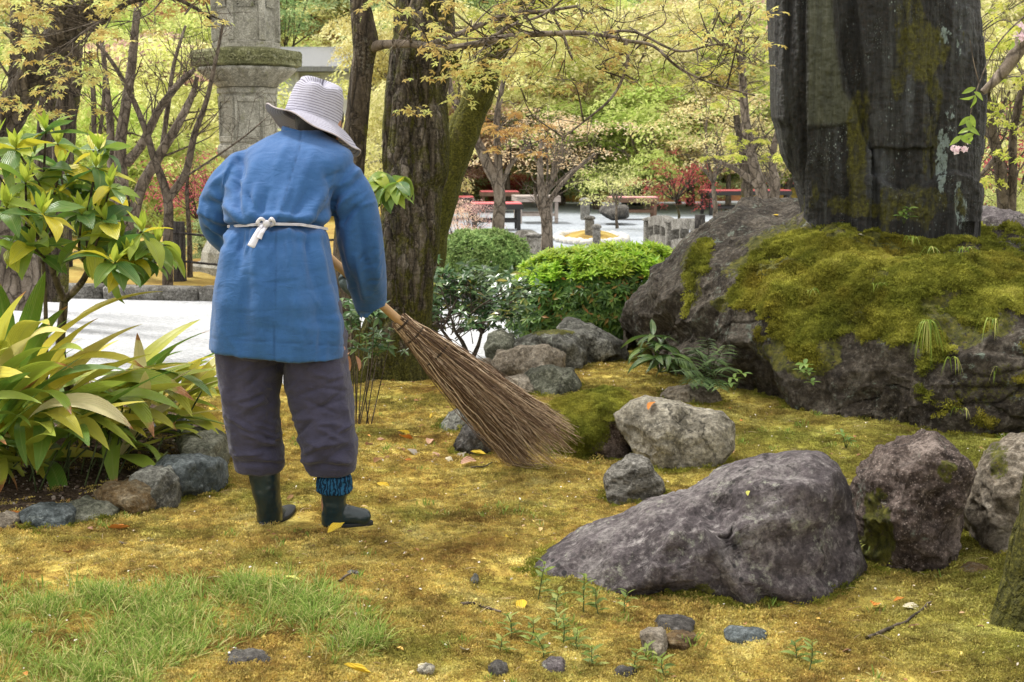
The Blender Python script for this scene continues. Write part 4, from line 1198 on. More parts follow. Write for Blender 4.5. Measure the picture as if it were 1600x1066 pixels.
def build_person():
    # ---- body, one continuous skin
    Bp = []
    Bp.append(loft([(425, 515, 470, 4.75, .17), (418, 512, 420, 4.77, .2), (425, 505, 352, 4.83, .17), (415, 515, 300, 4.90, .2), (410, 540, 262, 4.98, .18), (450, 520, 235, 5.0, .12)], 32, 2.3, 30))
    Bp.append(limb([(482, 250, 4.99, 24), (490, 225, 5.02, 22), (497, 205, 5.05, 21)], 24, 14))                       # neck
    hc = at(500, 192, 5.09)
    V, F = ICO[4]; V = V.copy()
    # head: forward is away from the camera and down to the right
    hx, hy, hz = V[:, 0] * .074, V[:, 1] * .094, V[:, 2] * .112
    jaw = sstep(0, -0.9, V[:, 2]); hx = hx * (1 - .3 * jaw); hy = hy + .015 * jaw * (V[:, 1] > 0)
    def bp(fx, fy, fz, rx, h): return h * np.exp(-(((V[:, 0] - fx) / rx) ** 2 + ((V[:, 2] - fz) / rx) ** 2)) * (V[:, 1] > 0)
    hy = hy + bp(0, 1, -.12, .12, .022) + bp(0, 1, -.02, .08, .010) - bp(.36, 1, .06, .17, .010) - bp(-.36, 1, .06, .17, .010) + bp(0, 1, -.5, .14, .006) - bp(0, 1, -.44, .05, .003) + bp(0, 1, -.82, .15, .01)
    H = np.stack([hx, hy, hz], 1)
    ear = lambda sx: (ICO[2][0] * [.010, .020, .032] + [sx * .076, -.004, -.01], ICO[2][1])
    parts_h = [(H, F), ear(1), ear(-1)]
    M3 = np.array(Euler((R(-38), 0, R(-22))).to_matrix())
    for Vh, Fh in parts_h:
        Fq = np.array([(f[0], f[1], f[2], f[2]) for f in Fh]) if Fh.shape[1] == 3 else Fh
        Bp.append((Vh @ M3.T + hc, Fq))
    # arms
    Bp.append(limb([(415, 262, 4.97, 22), (375, 280, 4.96, 21), (342, 325, 5.0, 17), (372, 352, 5.10, 15), (402, 343, 5.15, 12), (420, 338, 5.18, 12)], 20, 40))
    Bp.append(limb([(512, 268, 4.98, 22), (548, 290, 4.96, 21), (566, 365, 4.98, 18), (568, 418, 5.12, 15), (562, 440, 5.22, 12), (553, 446, 5.29, 13)], 20, 40))
    # legs
    Bp.append(limb([(440, 470, 4.76, 44), (400, 540, 4.76, 40), (400, 640, 4.78, 27), (405, 700, 4.79, 25), (414, 760, 4.80, 18), (420, 805, 4.80, 16), (432, 814, 4.9, 13)], 24, 50))
    Bp.append(limb([(472, 470, 4.76, 44), (500, 540, 4.76, 40), (512, 640, 4.76, 27), (520, 700, 4.75, 25), (523, 750, 4.75, 20), (522, 800, 4.75, 17), (562, 812, 4.76, 12)], 24, 50))
    # hands: palm, four fingers curled round the stick, thumb on the other side
    ax = BR1 - BR0; ax /= np.linalg.norm(ax)
    tocam = np.array([0, -1.0, 0]); sd_ = np.cross(ax, tocam); sd_ /= np.linalg.norm(sd_); fr = np.cross(sd_, ax)
    if fr[1] > 0: fr = -fr
    def hand(t, side):
        c = BR0 + (BR1 - BR0) * t
        Bh = []
        pc = c + sd_ * .036 * side - ax * .004
        V2, F2 = ICO[3]; Fq = np.array([(f[0], f[1], f[2], f[2]) for f in F2])
        pal = V2[:, :1] * ax * .044 + V2[:, 1:2] * sd_ * .018 + V2[:, 2:3] * fr * .036
        Bh.append((pal + pc, Fq))
        for q, (off, ln) in enumerate(((-.033, .9), (-.011, 1.0), (.011, .96), (.032, .8))):
            ang = np.linspace(0, R(215) * ln, 9)
            P = np.array([c + ax * off + (sd_ * side * math.cos(a) + fr * math.sin(a)) * (.030) for a in ang])
            V3, F3 = tubes(P, np.linspace(.0105, .0082, 9), 10)
            Bh.append(closed_loft(V3.reshape(9, 10, 3)))
        ang = np.linspace(0, -R(150), 8)
        P = np.array([c - ax * (.045 - .012 * i / 7) + (sd_ * side * math.cos(a) + fr * math.sin(a)) * .030 for i, a in enumerate(ang)])
        V3, F3 = tubes(P, np.linspace(.0125, .0095, 8), 10)
        Bh.append(closed_loft(V3.reshape(8, 10, 3)))
        return Bh
    h1 = hand(.305, 1); h2 = hand(.03, 1)
    body_parts = Bp + h1 + h2
    V, N, F = smooth_obj_remesh('person', body_parts, 0.0058, None, None, 3)
    base = Vector((float(at(460, 822, 4.78)[0]), 4.78, 0.0))
    person = mk('person', V, F, M_skin, True, None, tuple(base))
    tag(person, 'person in a blue work jacket, dark trousers and striped sun hat, sweeping with a broom', 'person')
    # gloves: slightly larger hands and wrist
    for hh, arm in ((h1, [(567, 430, 5.17, 15), (562, 440, 5.22, 14), (553, 446, 5.29, 15)]), (h2, [(392, 347, 5.12, 14), (402, 343, 5.15, 14), (420, 338, 5.18, 14)])):
        V, N, F = smooth_obj_remesh('glove', hh + [limb(arm, 16, 10)], 0.0042, None, None, 2)
        part('glove', V + N * 0.0035, F, M_glove, person)

    # ---- jacket
    J = []
    J.append(loft([(330, 539, 551, 4.74, .37, -.017), (331, 538, 541, 4.74, .37, -.014), (334, 536, 505, 4.74, .37), (340, 527, 450, 4.75, .37), (346, 517, 400, 4.77, .35), (353, 511, 368, 4.80, .32), (361, 504, 353, 4.81, .27),
                   (353, 516, 338, 4.83, .335), (355, 524, 308, 4.87, .34), (360, 537, 280, 4.91, .34), (368, 551, 255, 4.94, .32), (384, 548, 236, 4.96, .27), (408, 530, 222, 4.98, .21), (428, 512, 212, 5.0, .17), (442, 503, 205, 5.01, .14)], 96, 2.45, 110))
    J.append(limb([(405, 262, 4.94, 26), (380, 268, 4.93, 32), (353, 295, 4.91, 31), (341, 328, 4.93, 31), (352, 358, 5.0, 33), (374, 372, 5.07, 31), (388, 368, 5.10, 30)], 40, 60))
    J.append(limb([(505, 275, 4.95, 28), (530, 284, 4.94, 36), (551, 315, 4.93, 36), (560, 360, 4.94, 37), (567, 405, 4.97, 35), (573, 440, 5.03, 31), (577, 462, 5.07, 28), (580, 477, 5.09, 26), (581, 479, 5.09, 25)], 40, 60))
    V, N, F = smooth_obj_remesh('jacket', J, 0.0066, None, None, 5)
    fl = []
    # (p0, p1, width px, height m)  folds read off the photograph
    for p0, p1, w_, h_ in [((385, 352), (330, 300), 7, .010), ((372, 320), (378, 235), 8, -.012), ((388, 345), (370, 260), 7, .009), ((362, 250), (350, 300), 6, .009), ((372, 245), (366, 300), 4, -.011),
            ((395, 345), (402, 290), 7, .007), ((405, 345), (418, 300), 6, -.006), ((435, 345), (452, 290), 7, .006), ((455, 345), (480, 300), 7, -.006), ((475, 350), (505, 300), 8, .008), ((490, 352), (520, 318), 7, -.009), ((505, 350), (525, 330), 6, .009),
            ((520, 372), (522, 300), 6, -.016), ((520, 300), (510, 262), 9, -.006), ((528, 330), (548, 300), 7, .009), ((535, 345), (560, 320), 6, -.008),
            ((540, 300), (575, 268), 5, -.005), ((533, 290), (572, 255), 6, .006), ((545, 360), (545, 450), 8, .007), ((560, 330), (572, 430), 8, -.007), ((585, 370), (590, 450), 7, .006), ((556, 400), (568, 468), 5, .006), ((530, 385), (560, 470), 6, -.006),
            ((360, 365), (345, 450), 10, .006), ((380, 362), (372, 430), 8, -.006), ((400, 362), (398, 440), 8, .006), ((425, 362), (428, 430), 7, -.005), ((450, 362), (455, 440), 9, .006), ((478, 362), (490, 440), 8, -.007), ((495, 360), (512, 450), 8, .007),
            ((505, 375), (535, 480), 7, -.007), ((350, 450), (345, 540), 14, .007), ((385, 440), (375, 545), 12, -.007), ((410, 440), (405, 545), 12, .006), ((460, 440), (470, 548), 13, .008), ((495, 430), (505, 548), 12, -.008), ((520, 450), (530, 545), 9, .008),
            ((345, 470), (430, 500), 14, .003), ((390, 515), (480, 505), 12, -.003), ((440, 480), (530, 470), 13, .003), ((430, 505), (530, 520), 9, .003),
            ((315, 330), (360, 350), 6, .009), ((318, 315), (358, 320), 6, -.008), ((325, 360), (352, 385), 6, -.008), ((320, 345), (352, 370), 5, .007), ((330, 290), (356, 270), 6, .006),
            ((400, 250), (380, 300), 10, .004), ((450, 220), (430, 265), 8, .004), ((490, 235), (470, 290), 10, .004), ((395, 352), (352, 352), 4, -.008), ((400, 352), (510, 354), 3.2, -.010), ((395, 338), (500, 342), 6, .008), ((390, 366), (505, 370), 7, .007)]:
        fl.append((p0, p1, w_ * .95, h_ * 2.0))
    gj = np.random.default_rng(19)
    for _ in range(34):      # small creases fanning from the waist tie
        u0 = gj.uniform(362, 508); up = gj.random() < .5
        v0 = 343 if up else 362; L_ = gj.uniform(14, 42); a_ = (u0 - 435) / 75 * .45 + gj.normal(0, .2)
        fl.append(((u0, v0), (u0 + math.sin(a_) * L_, v0 - L_ if up else v0 + L_), gj.uniform(1.8, 3.2), gj.choice([-1, 1]) * gj.uniform(.003, .007)))
    for cx_, cy_, n_ in ((325, 345, 10), (548, 330, 12), (575, 420, 10), (518, 300, 8), (372, 290, 8)):   # elbows, armpits, cuff
        for _ in range(n_):
            a_ = gj.normal(.9 if cx_ > 430 else 2.3, .5); L_ = gj.uniform(10, 30); q0 = (cx_ + gj.normal(0, 9), cy_ + gj.normal(0, 14))
            fl.append((q0, (q0[0] + math.cos(a_) * L_, q0[1] - math.sin(a_) * L_), gj.uniform(1.8, 3.0), gj.choice([-1, 1]) * gj.uniform(.003, .006)))
    for _ in range(22):      # soft rumples over the skirt of the jacket
        q0 = (gj.uniform(345, 525), gj.uniform(395, 530)); a_ = gj.normal(0, .35) + (0 if gj.random() < .5 else 1.4); L_ = gj.uniform(20, 60)
        fl.append((q0, (q0[0] + math.cos(a_) * L_, q0[1] + math.sin(a_) * L_), gj.uniform(2.5, 5), gj.choice([-1, 1]) * gj.uniform(.002, .0045)))
    V = folds(V, N, fl)
    wq = V * [1, 1, .55]
    V = V + N * (0.0045 * fbm(wq, 7, 3, 5) + 0.0010 * ridged(V * [1, 1, .6], 22, 2, 6))[:, None]
    # waist tie and centre seam
    u, v = proj(V)
    seamu = np.interp(v, [205, 230, 350, 550], [470, 468, 432, 428])
    back = N[:, 1] < 0.1
    V = V - N * (0.0035 * np.exp(-((u - seamu) / 1.6) ** 2) * back)[:, None]
    hemz = np.interp(u, [328, 540], [528, 541])
    V = V - N * (0.003 * np.exp(-((v - hemz) / 1.3) ** 2) * back)[:, None]
    sl_seam, _ = seg_dist(u, v, (536, 262), (514, 312)) ; sl2, _ = seg_dist(u, v, (584, 292), (530, 318))
    seam = np.maximum.reduce([np.exp(-((u - seamu) / 1.0) ** 2) * back * .45, np.exp(-((v - hemz) / .9) ** 2) * back * .4, np.exp(-(sl2 / .9) ** 2) * .4 * back])
    part('jacket', V, F, M_jacket, person, attrs={'seam': seam})
    # collar band standing off the neck
    th = np.linspace(R(140), R(400), 40)
    cc = at(473, 213, 5.0)
    rows = []
    for h_, k_ in ((0, 1.04), (.035, .92), (.037, .86), (.0, .95)):
        rows.append(np.stack([cc[0] + .077 * k_ * np.cos(th) , cc[1] + .065 * k_ * np.sin(th), cc[2] - .018 + h_ - .012 * np.cos(th) * 0 - 0.22 * .077 * np.cos(th)], 1))
    rows = np.stack(rows + [rows[0]], 1)
    part('collar', rows.reshape(-1, 3), grid_faces(40, 5), M_jacket, person, attrs={'seam': np.zeros(200)})
    # waist string with bow
    P = []
    us = np.linspace(356, 512, 60)
    vs_ = np.interp(us, [356, 417, 470, 512], [354, 350, 351, 358])
    Jv = V; ju, jv = proj(Jv)
    frontm = N[:, 1] < 0.2
    def surfY(a, b_):
        d = np.hypot(ju - a, jv - b_) + (~frontm) * 1e3
        return Jv[np.argsort(d)[:8], 1].min() - .003
    Ys = []
    for a, b_ in zip(us, vs_):
        d = np.hypot(ju - a, jv - b_) + (~frontm) * 1e3
        q = np.argsort(d)[:6]; Ys.append(Jv[q, 1].min())
    Ys = np.convolve(np.pad(Ys, 3, 'edge'), np.ones(7) / 7, 'valid') - .006
    P1 = at(us, vs_ - 1.1, Ys); P2 = at(us, vs_ + 1.2, Ys - .001)
    Vt, Ft = tubes(np.stack([P1, P2]), np.full((2, 60), .0024), 8)
    st = part('apron_string', Vt, Ft, M_string, person)
    i0 = 23; kc = at(us[i0] , vs_[i0], Ys[i0] - .012)
    def ribbon(pts, wd, nrm_ang=0):
        Pc = crom(np.array(pts, float), 24); sy = np.array([surfY(a_, b__) for a_, b__ in Pc[:, :2]]); Pw = at(Pc[:, 0], Pc[:, 1], np.convolve(np.pad(sy, 2, 'edge'), np.ones(5) / 5, 'valid') - Pc[:, 2])
        T = np.gradient(Pw, axis=0); T /= np.linalg.norm(T, axis=1, keepdims=True)
        sd2 = np.cross(T, [0, -1, 0.15]); sd2 /= np.linalg.norm(sd2, axis=1, keepdims=True)
        w2 = np.array(wd) if np.ndim(wd) else np.full(24, wd)
        w2 = np.interp(np.linspace(0, 1, 24), np.linspace(0, 1, len(w2)), w2)[:, None]
        off = np.array([0, -.0012, 0])
        L_, R__ = Pw - sd2 * w2, Pw + sd2 * w2
        ring = np.stack([L_ + off, Pw + off * 2.2, R__ + off, R__ - off, Pw - off * .2, L_ - off], 1)
        return closed_loft(ring)
    bow = [ribbon([(417, 352, .006), (408, 356, .010), (401, 368, .006), (392, 386, .003)], [.005, .008, .011, .013]),
           ribbon([(419, 352, .006), (410, 362, .012), (405, 373, .010)], [.004, .007, .008]),
           ribbon([(417, 349, .004), (408, 342, .012), (402, 350, .014), (411, 354, .008)], [.004, .006, .006, .004]),
           ribbon([(418, 350, .004), (424, 342, .012), (428, 349, .014), (421, 354, .008)], [.004, .006, .006, .004])]
    V2, F2 = ICO[3]
    kn = V2 * [.013, .010, .012] * (1 + .12 * fbm(V2, 2.5, 2, 3))[:, None] + kc
    bow.append((kn, np.array([(f[0], f[1], f[2], f[2]) for f in F2])))
    Vb, Fb = merge(bow)
    part('bow', Vb, Fb, M_string, st)

    # ---- trousers
    T = []
    T.append(loft([(352, 532, 470, 4.76, .3), (345, 538, 520, 4.76, .31), (341, 541, 552, 4.76, .31)], 64, 2.5, 20))
    T.append(loft([(340, 440, 520, 4.76, .28), (339, 441, 552, 4.765, .27), (345, 438, 600, 4.775, .25), (351, 435, 640, 4.78, .24), (357, 436, 672, 4.785, .225), (362, 440, 700, 4.79, .215), (367, 443, 722, 4.79, .19), (372, 440, 735, 4.79, .15)], 72, 2.4, 90))
    T.append(loft([(440, 541, 520, 4.76, .28), (442, 541, 552, 4.765, .27), (447, 547, 600, 4.76, .25), (456, 552, 640, 4.755, .24), (463, 554, 672, 4.75, .23), (471, 557, 700, 4.75, .22), (478, 556, 722, 4.75, .19), (484, 553, 738, 4.75, .15)], 72, 2.4, 90))
    V, N, F = smooth_obj_remesh('trousers', T, 0.0062, None, None, 4)
    g = np.random.default_rng(5)
    fl = []
    for side, (l0, r0) in enumerate((((348, 434)), ((455, 552)))):
        for vv in np.arange(578, 722, 7.0):
            l = np.interp(vv, [560, 740], [342, 368] if side == 0 else [444, 480]); r = np.interp(vv, [560, 740], [438, 442] if side == 0 else [544, 556])
            a = g.uniform(-.1, .75); bnd = a + g.uniform(.2, .6)
            sgn = 1 if g.random() < .5 else -1
            k = np.interp(vv, [570, 640, 700, 725], [.0035, .0065, .009, .008])
            sl_ = g.uniform(-26, 30) if side == 0 else g.uniform(-34, 22)
            fl.append(((l + (r - l) * a, vv), (l + (r - l) * bnd, vv + sl_), g.uniform(2.4, 4.2), sgn * k * 1.5))
    fl += [((395, 560), (385, 680), 10, .008), ((370, 560), (360, 660), 8, -.006), ((425, 600), (415, 700), 8, -.008), ((500, 560), (520, 660), 12, .008), ((470, 570), (480, 680), 9, -.007), ((530, 580), (545, 690), 9, .006),
           ((485, 728), (550, 728), 4, -.010), ((372, 724), (440, 724), 4, -.010), ((480, 735), (500, 700), 6, .010), ((515, 715), (550, 725), 6, .012), ((505, 722), (540, 700), 5, -.012), ((445, 640), (440, 560), 5, -.006)]
    V = folds(V, N, fl)
    V = V + N * (0.004 * ridged(V * [1, 1, 1.6], 11, 3, 15) * sstep(1.2, .3, V[:, 2]) + .002 * fbm(V, 24, 2, 4))[:, None]
    part('trousers', V, F, M_trousers, person, attrs={'seam': np.zeros(len(V))})

    # ---- boots
    def boot(shaft, foot, extra=None):
        """shaft rows (ul,ur,v,Y,depth); foot rows of tube (u,v,Y,r_px,zscale)"""
        Bt = [loft(shaft, 40, 2.3, 36)] + [limb(f, 28, 24) for f in foot]
        V, N, F = smooth_obj_remesh('boot', Bt, 0.005, None, None, 5)
        zf = V[:, 2].min()
        V[:, 2] = np.maximum(V[:, 2], .010)
        V = V + N * (.0022 * fbm(V * [1, 1, 1.6], 18, 3, 8))[:, None] 
        return V, F
    # left boot: seen from behind, toe pointing away and slightly right
    V, F = boot([(388, 436, 722, 4.79, .125), (389, 436, 740, 4.79, .125), (396, 438, 770, 4.79, .115), (401, 441, 795, 4.795, .105), (403, 441, 812, 4.80, .10), (404, 440, 820, 4.80, .095)],
                [[(422, 802, 4.78, 17), (428, 806, 4.86, 17), (434, 806, 4.93, 17), (440, 806, 4.99, 13)]])
    bo = part('boot', V, F, M_boot, person)
    def sole(c, dr, L, W, nm_parent):
        t = np.linspace(0, 2 * np.pi, 40, endpoint=False)
        x = np.cos(t); y = np.sin(t)
        wv = W / 2 * (1 - .18 * np.sin((x + .1) * 1.8) ** 2) * np.sign(y) * np.abs(y) ** .8
        dr = np.array(dr) / np.linalg.norm(dr); sd3 = np.array([-dr[1], dr[0]])
        XY = np.array(c)[None] + dr[None] * (x * L / 2)[:, None] + sd3[None] * wv[:, None]
        rings = [np.column_stack([XY * 1.0, np.full(40, z)]) for z in (-.004, .014, .016)]
        rings[2][:, :2] = (rings[2][:, :2] - c) * .97 + c
        Vs, Fs = closed_loft(rings)
        part('sole', Vs, Fs, M_sole, nm_parent)
    a0 = at(421, 815, 4.80)
    sole(np.array([a0[0] + .018, 4.87]), (0.22, 1), .27, .092, bo)
    # right boot: turned to the right, seen in profile
    V, F = boot([(500, 548, 752, 4.75, .125), (501, 545, 765, 4.75, .12), (504, 540, 785, 4.75, .108), (503, 541, 805, 4.755, .10), (503, 540, 820, 4.76, .095)],
                [[(522, 806, 4.755, 17), (540, 805, 4.755, 17), (556, 807, 4.76, 15.5), (570, 808, 4.765, 14.5), (577, 809, 4.77, 9)]])
    bo2 = part('boot', V, F, M_boot, person)
    a1 = at(543, 815, 4.76)
    sole(np.array([a1[0], 4.765]), (1, 0.06), .175, .088, bo2)
    # rolled lining cuff and pale sock
    Vc, Fc = loft([(498, 548, 768, 4.75, .130), (495, 550, 765, 4.75, .138), (495, 550, 752, 4.75, .140), (496, 549, 743, 4.75, .137), (501, 545, 740, 4.75, .12)], 48, 2.3, 30)
    Nn = vnormals(Vc, Fc); Vc = Vc + Nn * (.003 * fbm(Vc, 45, 2, 3))[:, None]
    b = NB('blue_boot_lining'); p = b.co('Object')
    w1 = b.wave(p, 28, 9, 3, 1.6)
    m = b.done(b.bsdf(b.mix(b.rng(w1, .45, .6), (0.018, 0.085, 0.17), (0.006, 0.02, 0.045)), .85, b.bump(w1, .003), .1))
    part('boot_lining', Vc, Fc, m, bo2)
    Vc, Fc = loft([(503, 543, 745, 4.75, .10), (500, 546, 738, 4.75, .11), (498, 546, 725, 4.75, .12)], 36, 2.2, 14)
    part('sock', Vc, Fc, M_sock, person)

    # ---- hair and hat
    V, F = ICO[4]; V = V.copy()
    Hh = V * [.082, .098, .108]
    Hh = Hh * (1 + .04 * fbm(V * [1, 1, .3], 6, 3, 2))[:, None]
    keep = (V[:, 1] < .30)
    Hh[~keep] *= .86
    Hh = Hh @ M3.T + hc + np.array([0.0, -.004, .0])
    part('hair', Hh, F, M_hair, person)
    # nape hair
    # hat: crown by rings round a tilted axis, floppy brim with its edge rolled up on the left and dipping right
    prof = [(.0, .138, 0), (.035, .137, 0), (.062, .130, 0), (.081, .112, 0), (.088, .085, 0), (.092, .055, 0), (.096, .02, 0), (.099, .0, 0)]
    th = np.linspace(0, 2 * np.pi, 120, endpoint=False)
    cr = crom([(a, b_, 0) for a, b_, _ in prof], 40)
    s_acc = np.concatenate([[0], np.cumsum(np.hypot(np.diff(cr[:, 0]), np.diff(cr[:, 1])))])
    rings = []; ringv = []
    for i in range(40):
        r, z = cr[i, 0], cr[i, 1]
        k = 1 + .03 * np.sin(2 * th + 1) + .02 * np.sin(5 * th + z * 30)
        dent = -.014 * np.exp(-((th - 4.4) / .35) ** 2) * sstep(.05, .14, z) - .010 * np.exp(-((th - 5.3) / .3) ** 2) * sstep(.04, .12, z)
        rings.append(np.stack([r * k * np.cos(th), (r * k * 1.06) * np.sin(th), z + dent + .010 * np.sin(th * 2 + .6) * (z > .12)], 1)); ringv.append(np.full(120, s_acc[i]))
    # brim
    nb_ = 26
    for i in range(1, nb_):
        t = i / (nb_ - 1)
        out = .094 * t
        # height of the brim edge by bearing: pi = left, 0 = right, -pi/2 = towards the camera
        left = np.exp(-((np.mod(th - np.pi * 1.06 + np.pi, 2 * np.pi) - np.pi) / .95) ** 2)
        right = np.exp(-((np.mod(th + .22 + np.pi, 2 * np.pi) - np.pi) / .6) ** 2)
        back = np.exp(-((np.mod(th - 1.5 * np.pi + np.pi, 2 * np.pi) - np.pi) / .7) ** 2)
        z = -.040 * t - (.020 * t * t) + left * (.060 * t ** 1.7) - right * .028 * t * t + right * .014 * sstep(.8, 1, t) + back * (.026 * t * t)
        z += .006 * np.sin(th * 3 + 2) * t + .004 * np.sin(th * 7) * t
        r = .098 + out * (1 - .30 * left * t * t) + back * (-.018) * t
        rings.append(np.stack([r * np.cos(th), r * 1.03 * np.sin(th), z], 1)); ringv.append(np.full(120, .28 + out))
    rings = np.array(rings); ringv = np.array(ringv)
    nr = len(rings)
    Vh = rings.transpose(1, 0, 2).reshape(-1, 3); rv = ringv.T.reshape(-1)
    Fh = grid_faces(120, nr, True)
    # thickness
    Nh = vnormals(Vh, Fh)
    Vh2 = Vh + Nh * .0022
    Vall = np.vstack([Vh, Vh2]); Fall = np.vstack([Fh, Fh[:, ::-1] + len(Vh)])
    ei = np.arange(120) * nr + nr - 1
    rim = np.stack([ei, np.roll(ei, -1), np.roll(ei, -1) + len(Vh), ei + len(Vh)], 1)
    Fall = np.vstack([Fall, rim])
    Mh = np.array(Euler((R(-15), R(12), R(-14))).to_matrix())
    hatc = at(488, 187, 5.07)
    Vall = Vall @ Mh.T + hatc
    b = NB('striped_hat_cloth')
    s_ = b.attr('ring')
    w1 = b.math('FRACT', b.math('MULTIPLY', b.math('ADD', s_, b.math('MULTIPLY', b.noise(b.co(), 14, 2), .006)), 1 / .0098))
    line = b.math('MULTIPLY', b.rng(b.math('ABSOLUTE', b.math('SUBTRACT', w1, .5)), .0, .20, 1, 0), b.rng(b.noise(b.co(), 60, 2), .3, .55, .7, 1.0))
    c = b.mix(b.noise(b.co(), 200, 2), (0.33, 0.33, 0.41), (0.47, 0.47, 0.555))
    c = b.mix(line, c, (0.13, 0.115, 0.17))
    puck = b.wave(b.co(), 30, 4, 2, 2)
    m = b.done(b.bsdf(c, .9, b.bump(b.math('ADD', b.math('MULTIPLY', line, -.6), b.math('MULTIPLY', puck, .15)), .003), .1, .1))
    hat = part('hat', Vall, Fall, m, person, attrs={'ring': np.concatenate([rv, rv])})
    # brim edge binding
    e = Vall[ei + len(Vh)] * .5 + Vall[ei] * .5
    e = np.vstack([e, e[:1]])
    Vt, Ft = tubes(e, np.full(len(e), .0028), 6)
    part('brim_binding', Vt, Ft, plain('hat_binding', (0.42, 0.38, 0.40), .9, .1), hat)
    return person

# stick line, needed by the hands: upper end in front of the chest, lower end inside the bristles
BR0 = at(418, 316, 5.17); BR1 = at(838, 694, 5.66)
PERSON = build_person()

# ------------------------------------------------------------------ broom
def build_broom():
    ax = BR1 - BR0; L = np.linalg.norm(ax); ax /= L
    br = thing('broom', tuple(BR0 + ax * L * .5), 'long handled broom of brown twigs held by the gardener, its head flared over the moss', 'broom')
    b = NB('broom_handle'); p = b.co('Object')
    n = b.noise(b.map(p, scale=(1, 1, 1)), 30, 4, .6)
    mh = b.done(b.bsdf(b.mix(n, (0.34, 0.20, 0.09), (0.52, 0.34, 0.17)), .5, b.bump(n, .001), .4))
    t = np.linspace(0, .60, 30)
    P = BR0 + (BR1 - BR0) * t[:, None]
    V, F = tubes(P, np.full(30, .0165), 14)
    V, F = closed_loft(V.reshape(30, 14, 3))
    part('handle', V, F, mh, br)
    g = np.random.default_rng(3)
    side = np.cross(ax, [0, -1, 0]); side /= np.linalg.norm(side); dep = np.cross(side, ax)
    if side[2] < 0: side = -side
    n = 1500
    t0 = g.uniform(.455, .50, n) ; t0[: n // 3] = g.uniform(.47, .72, n // 3)
    t1 = np.clip(g.normal(.985, .055, n), .80, 1.085)
    t1[: n // 10] = g.uniform(.62, .9, n // 10)
    a = g.uniform(0, 2 * np.pi, n); q = np.sqrt(g.random(n)) ** .8
    cs, sn = q * np.cos(a) * 1.18, q * np.sin(a)
    k = 12
    tt = np.linspace(0, 1, k)
    T = t0[:, None] + (t1 - t0)[:, None] * tt
    # half width of the bundle along the stick, metres
    W = np.interp(T, [.455, .50, .56, .66, .78, .90, 1.0, 1.1], [.027, .033, .045, .063, .085, .108, .130, .15])
    D = W * .52
    bend = g.normal(0, .010, (n, 1)) * np.sin(tt * np.pi)[None] + g.normal(0, .010, (n, 1)) * (tt ** 2)[None]
    bend2 = g.normal(0, .012, (n, 1)) * np.sin(tt * np.pi)[None]
    wob = .004 * np.sin(T * 60 + g.uniform(0, 6, (n, 1)))
    sag = -.02 * (tt ** 2)[None]
    Pn = BR0 + (BR1 - BR0) * T[..., None] + side * (W * cs[:, None] + bend + wob)[..., None] + dep * (D * sn[:, None] + bend2)[..., None]
    Pn[..., 2] = np.maximum(Pn[..., 2], .008 + .01 * g.random((n, 1)))
    r0 = g.uniform(.0012, .0026, n)[:, None]
    Rr = r0 * (1 - .72 * tt)[None]
    V, F = tubes(Pn, Rr, 4)
    b = NB('broom_twig'); r = b.isl()
    c = b.ramp(r, [(0, (0.06, 0.036, 0.022)), (.3, (0.22, 0.14, 0.09)), (.65, (0.42, 0.30, 0.20)), (1, (0.82, 0.66, 0.47))])
    c = b.mix(b.rng(b.noise(b.pos(), 120, 2), .4, .6, .3, 0), c, (0.04, 0.022, 0.014))
    o = part('twigs', V, F, b.done(b.bsdf(c, .65, None, .3)), br)
    o['kind'] = 'stuff'
    # side twigs that fork near the tips
    n2 = 900
    pk = g.integers(0, n, n2); i0 = g.integers(6, 11, n2)
    s0 = Pn[pk, i0]; dr = Pn[pk, 11] - Pn[pk, 9]; dr /= np.linalg.norm(dr, axis=1, keepdims=True)
    dr = dr + side * g.normal(0, .28, (n2, 1)) + dep * g.normal(0, .28, (n2, 1)); ln = g.uniform(.03, .11, n2)
    t4 = np.linspace(0, 1, 4)
    Pf = s0[:, None] + dr[:, None] * (t4[None] * ln[:, None])[..., None] + g.normal(0, .002, (n2, 4, 3))
    Pf[..., 2] = np.maximum(Pf[..., 2], .006)
    V, F = tubes(Pf, np.linspace(.0010, .0004, 4)[None].repeat(n2, 0), 3)
    o = part('fine_twigs', V, F, o.data.materials[0], br); o['kind'] = 'stuff'
    # binding wire
    for tw in (.475, .52, .60):
        a2 = np.linspace(0, 2 * np.pi * 3, 90); w_ = float(np.interp(tw, [.455, .50, .56, .66], [.030, .040, .058, .082])) * 1.02
        Pb = BR0 + (BR1 - BR0) * (tw + np.linspace(-.003, .003, 90))[:, None] + side * (w_ * np.cos(a2))[:, None] + dep * (w_ * .54 * np.sin(a2))[:, None]
        V, F = tubes(Pb, np.full(90, .0012), 4)
        part('binding', V, F, plain('wire', (0.05, 0.035, 0.025), .5), br)
build_broom()
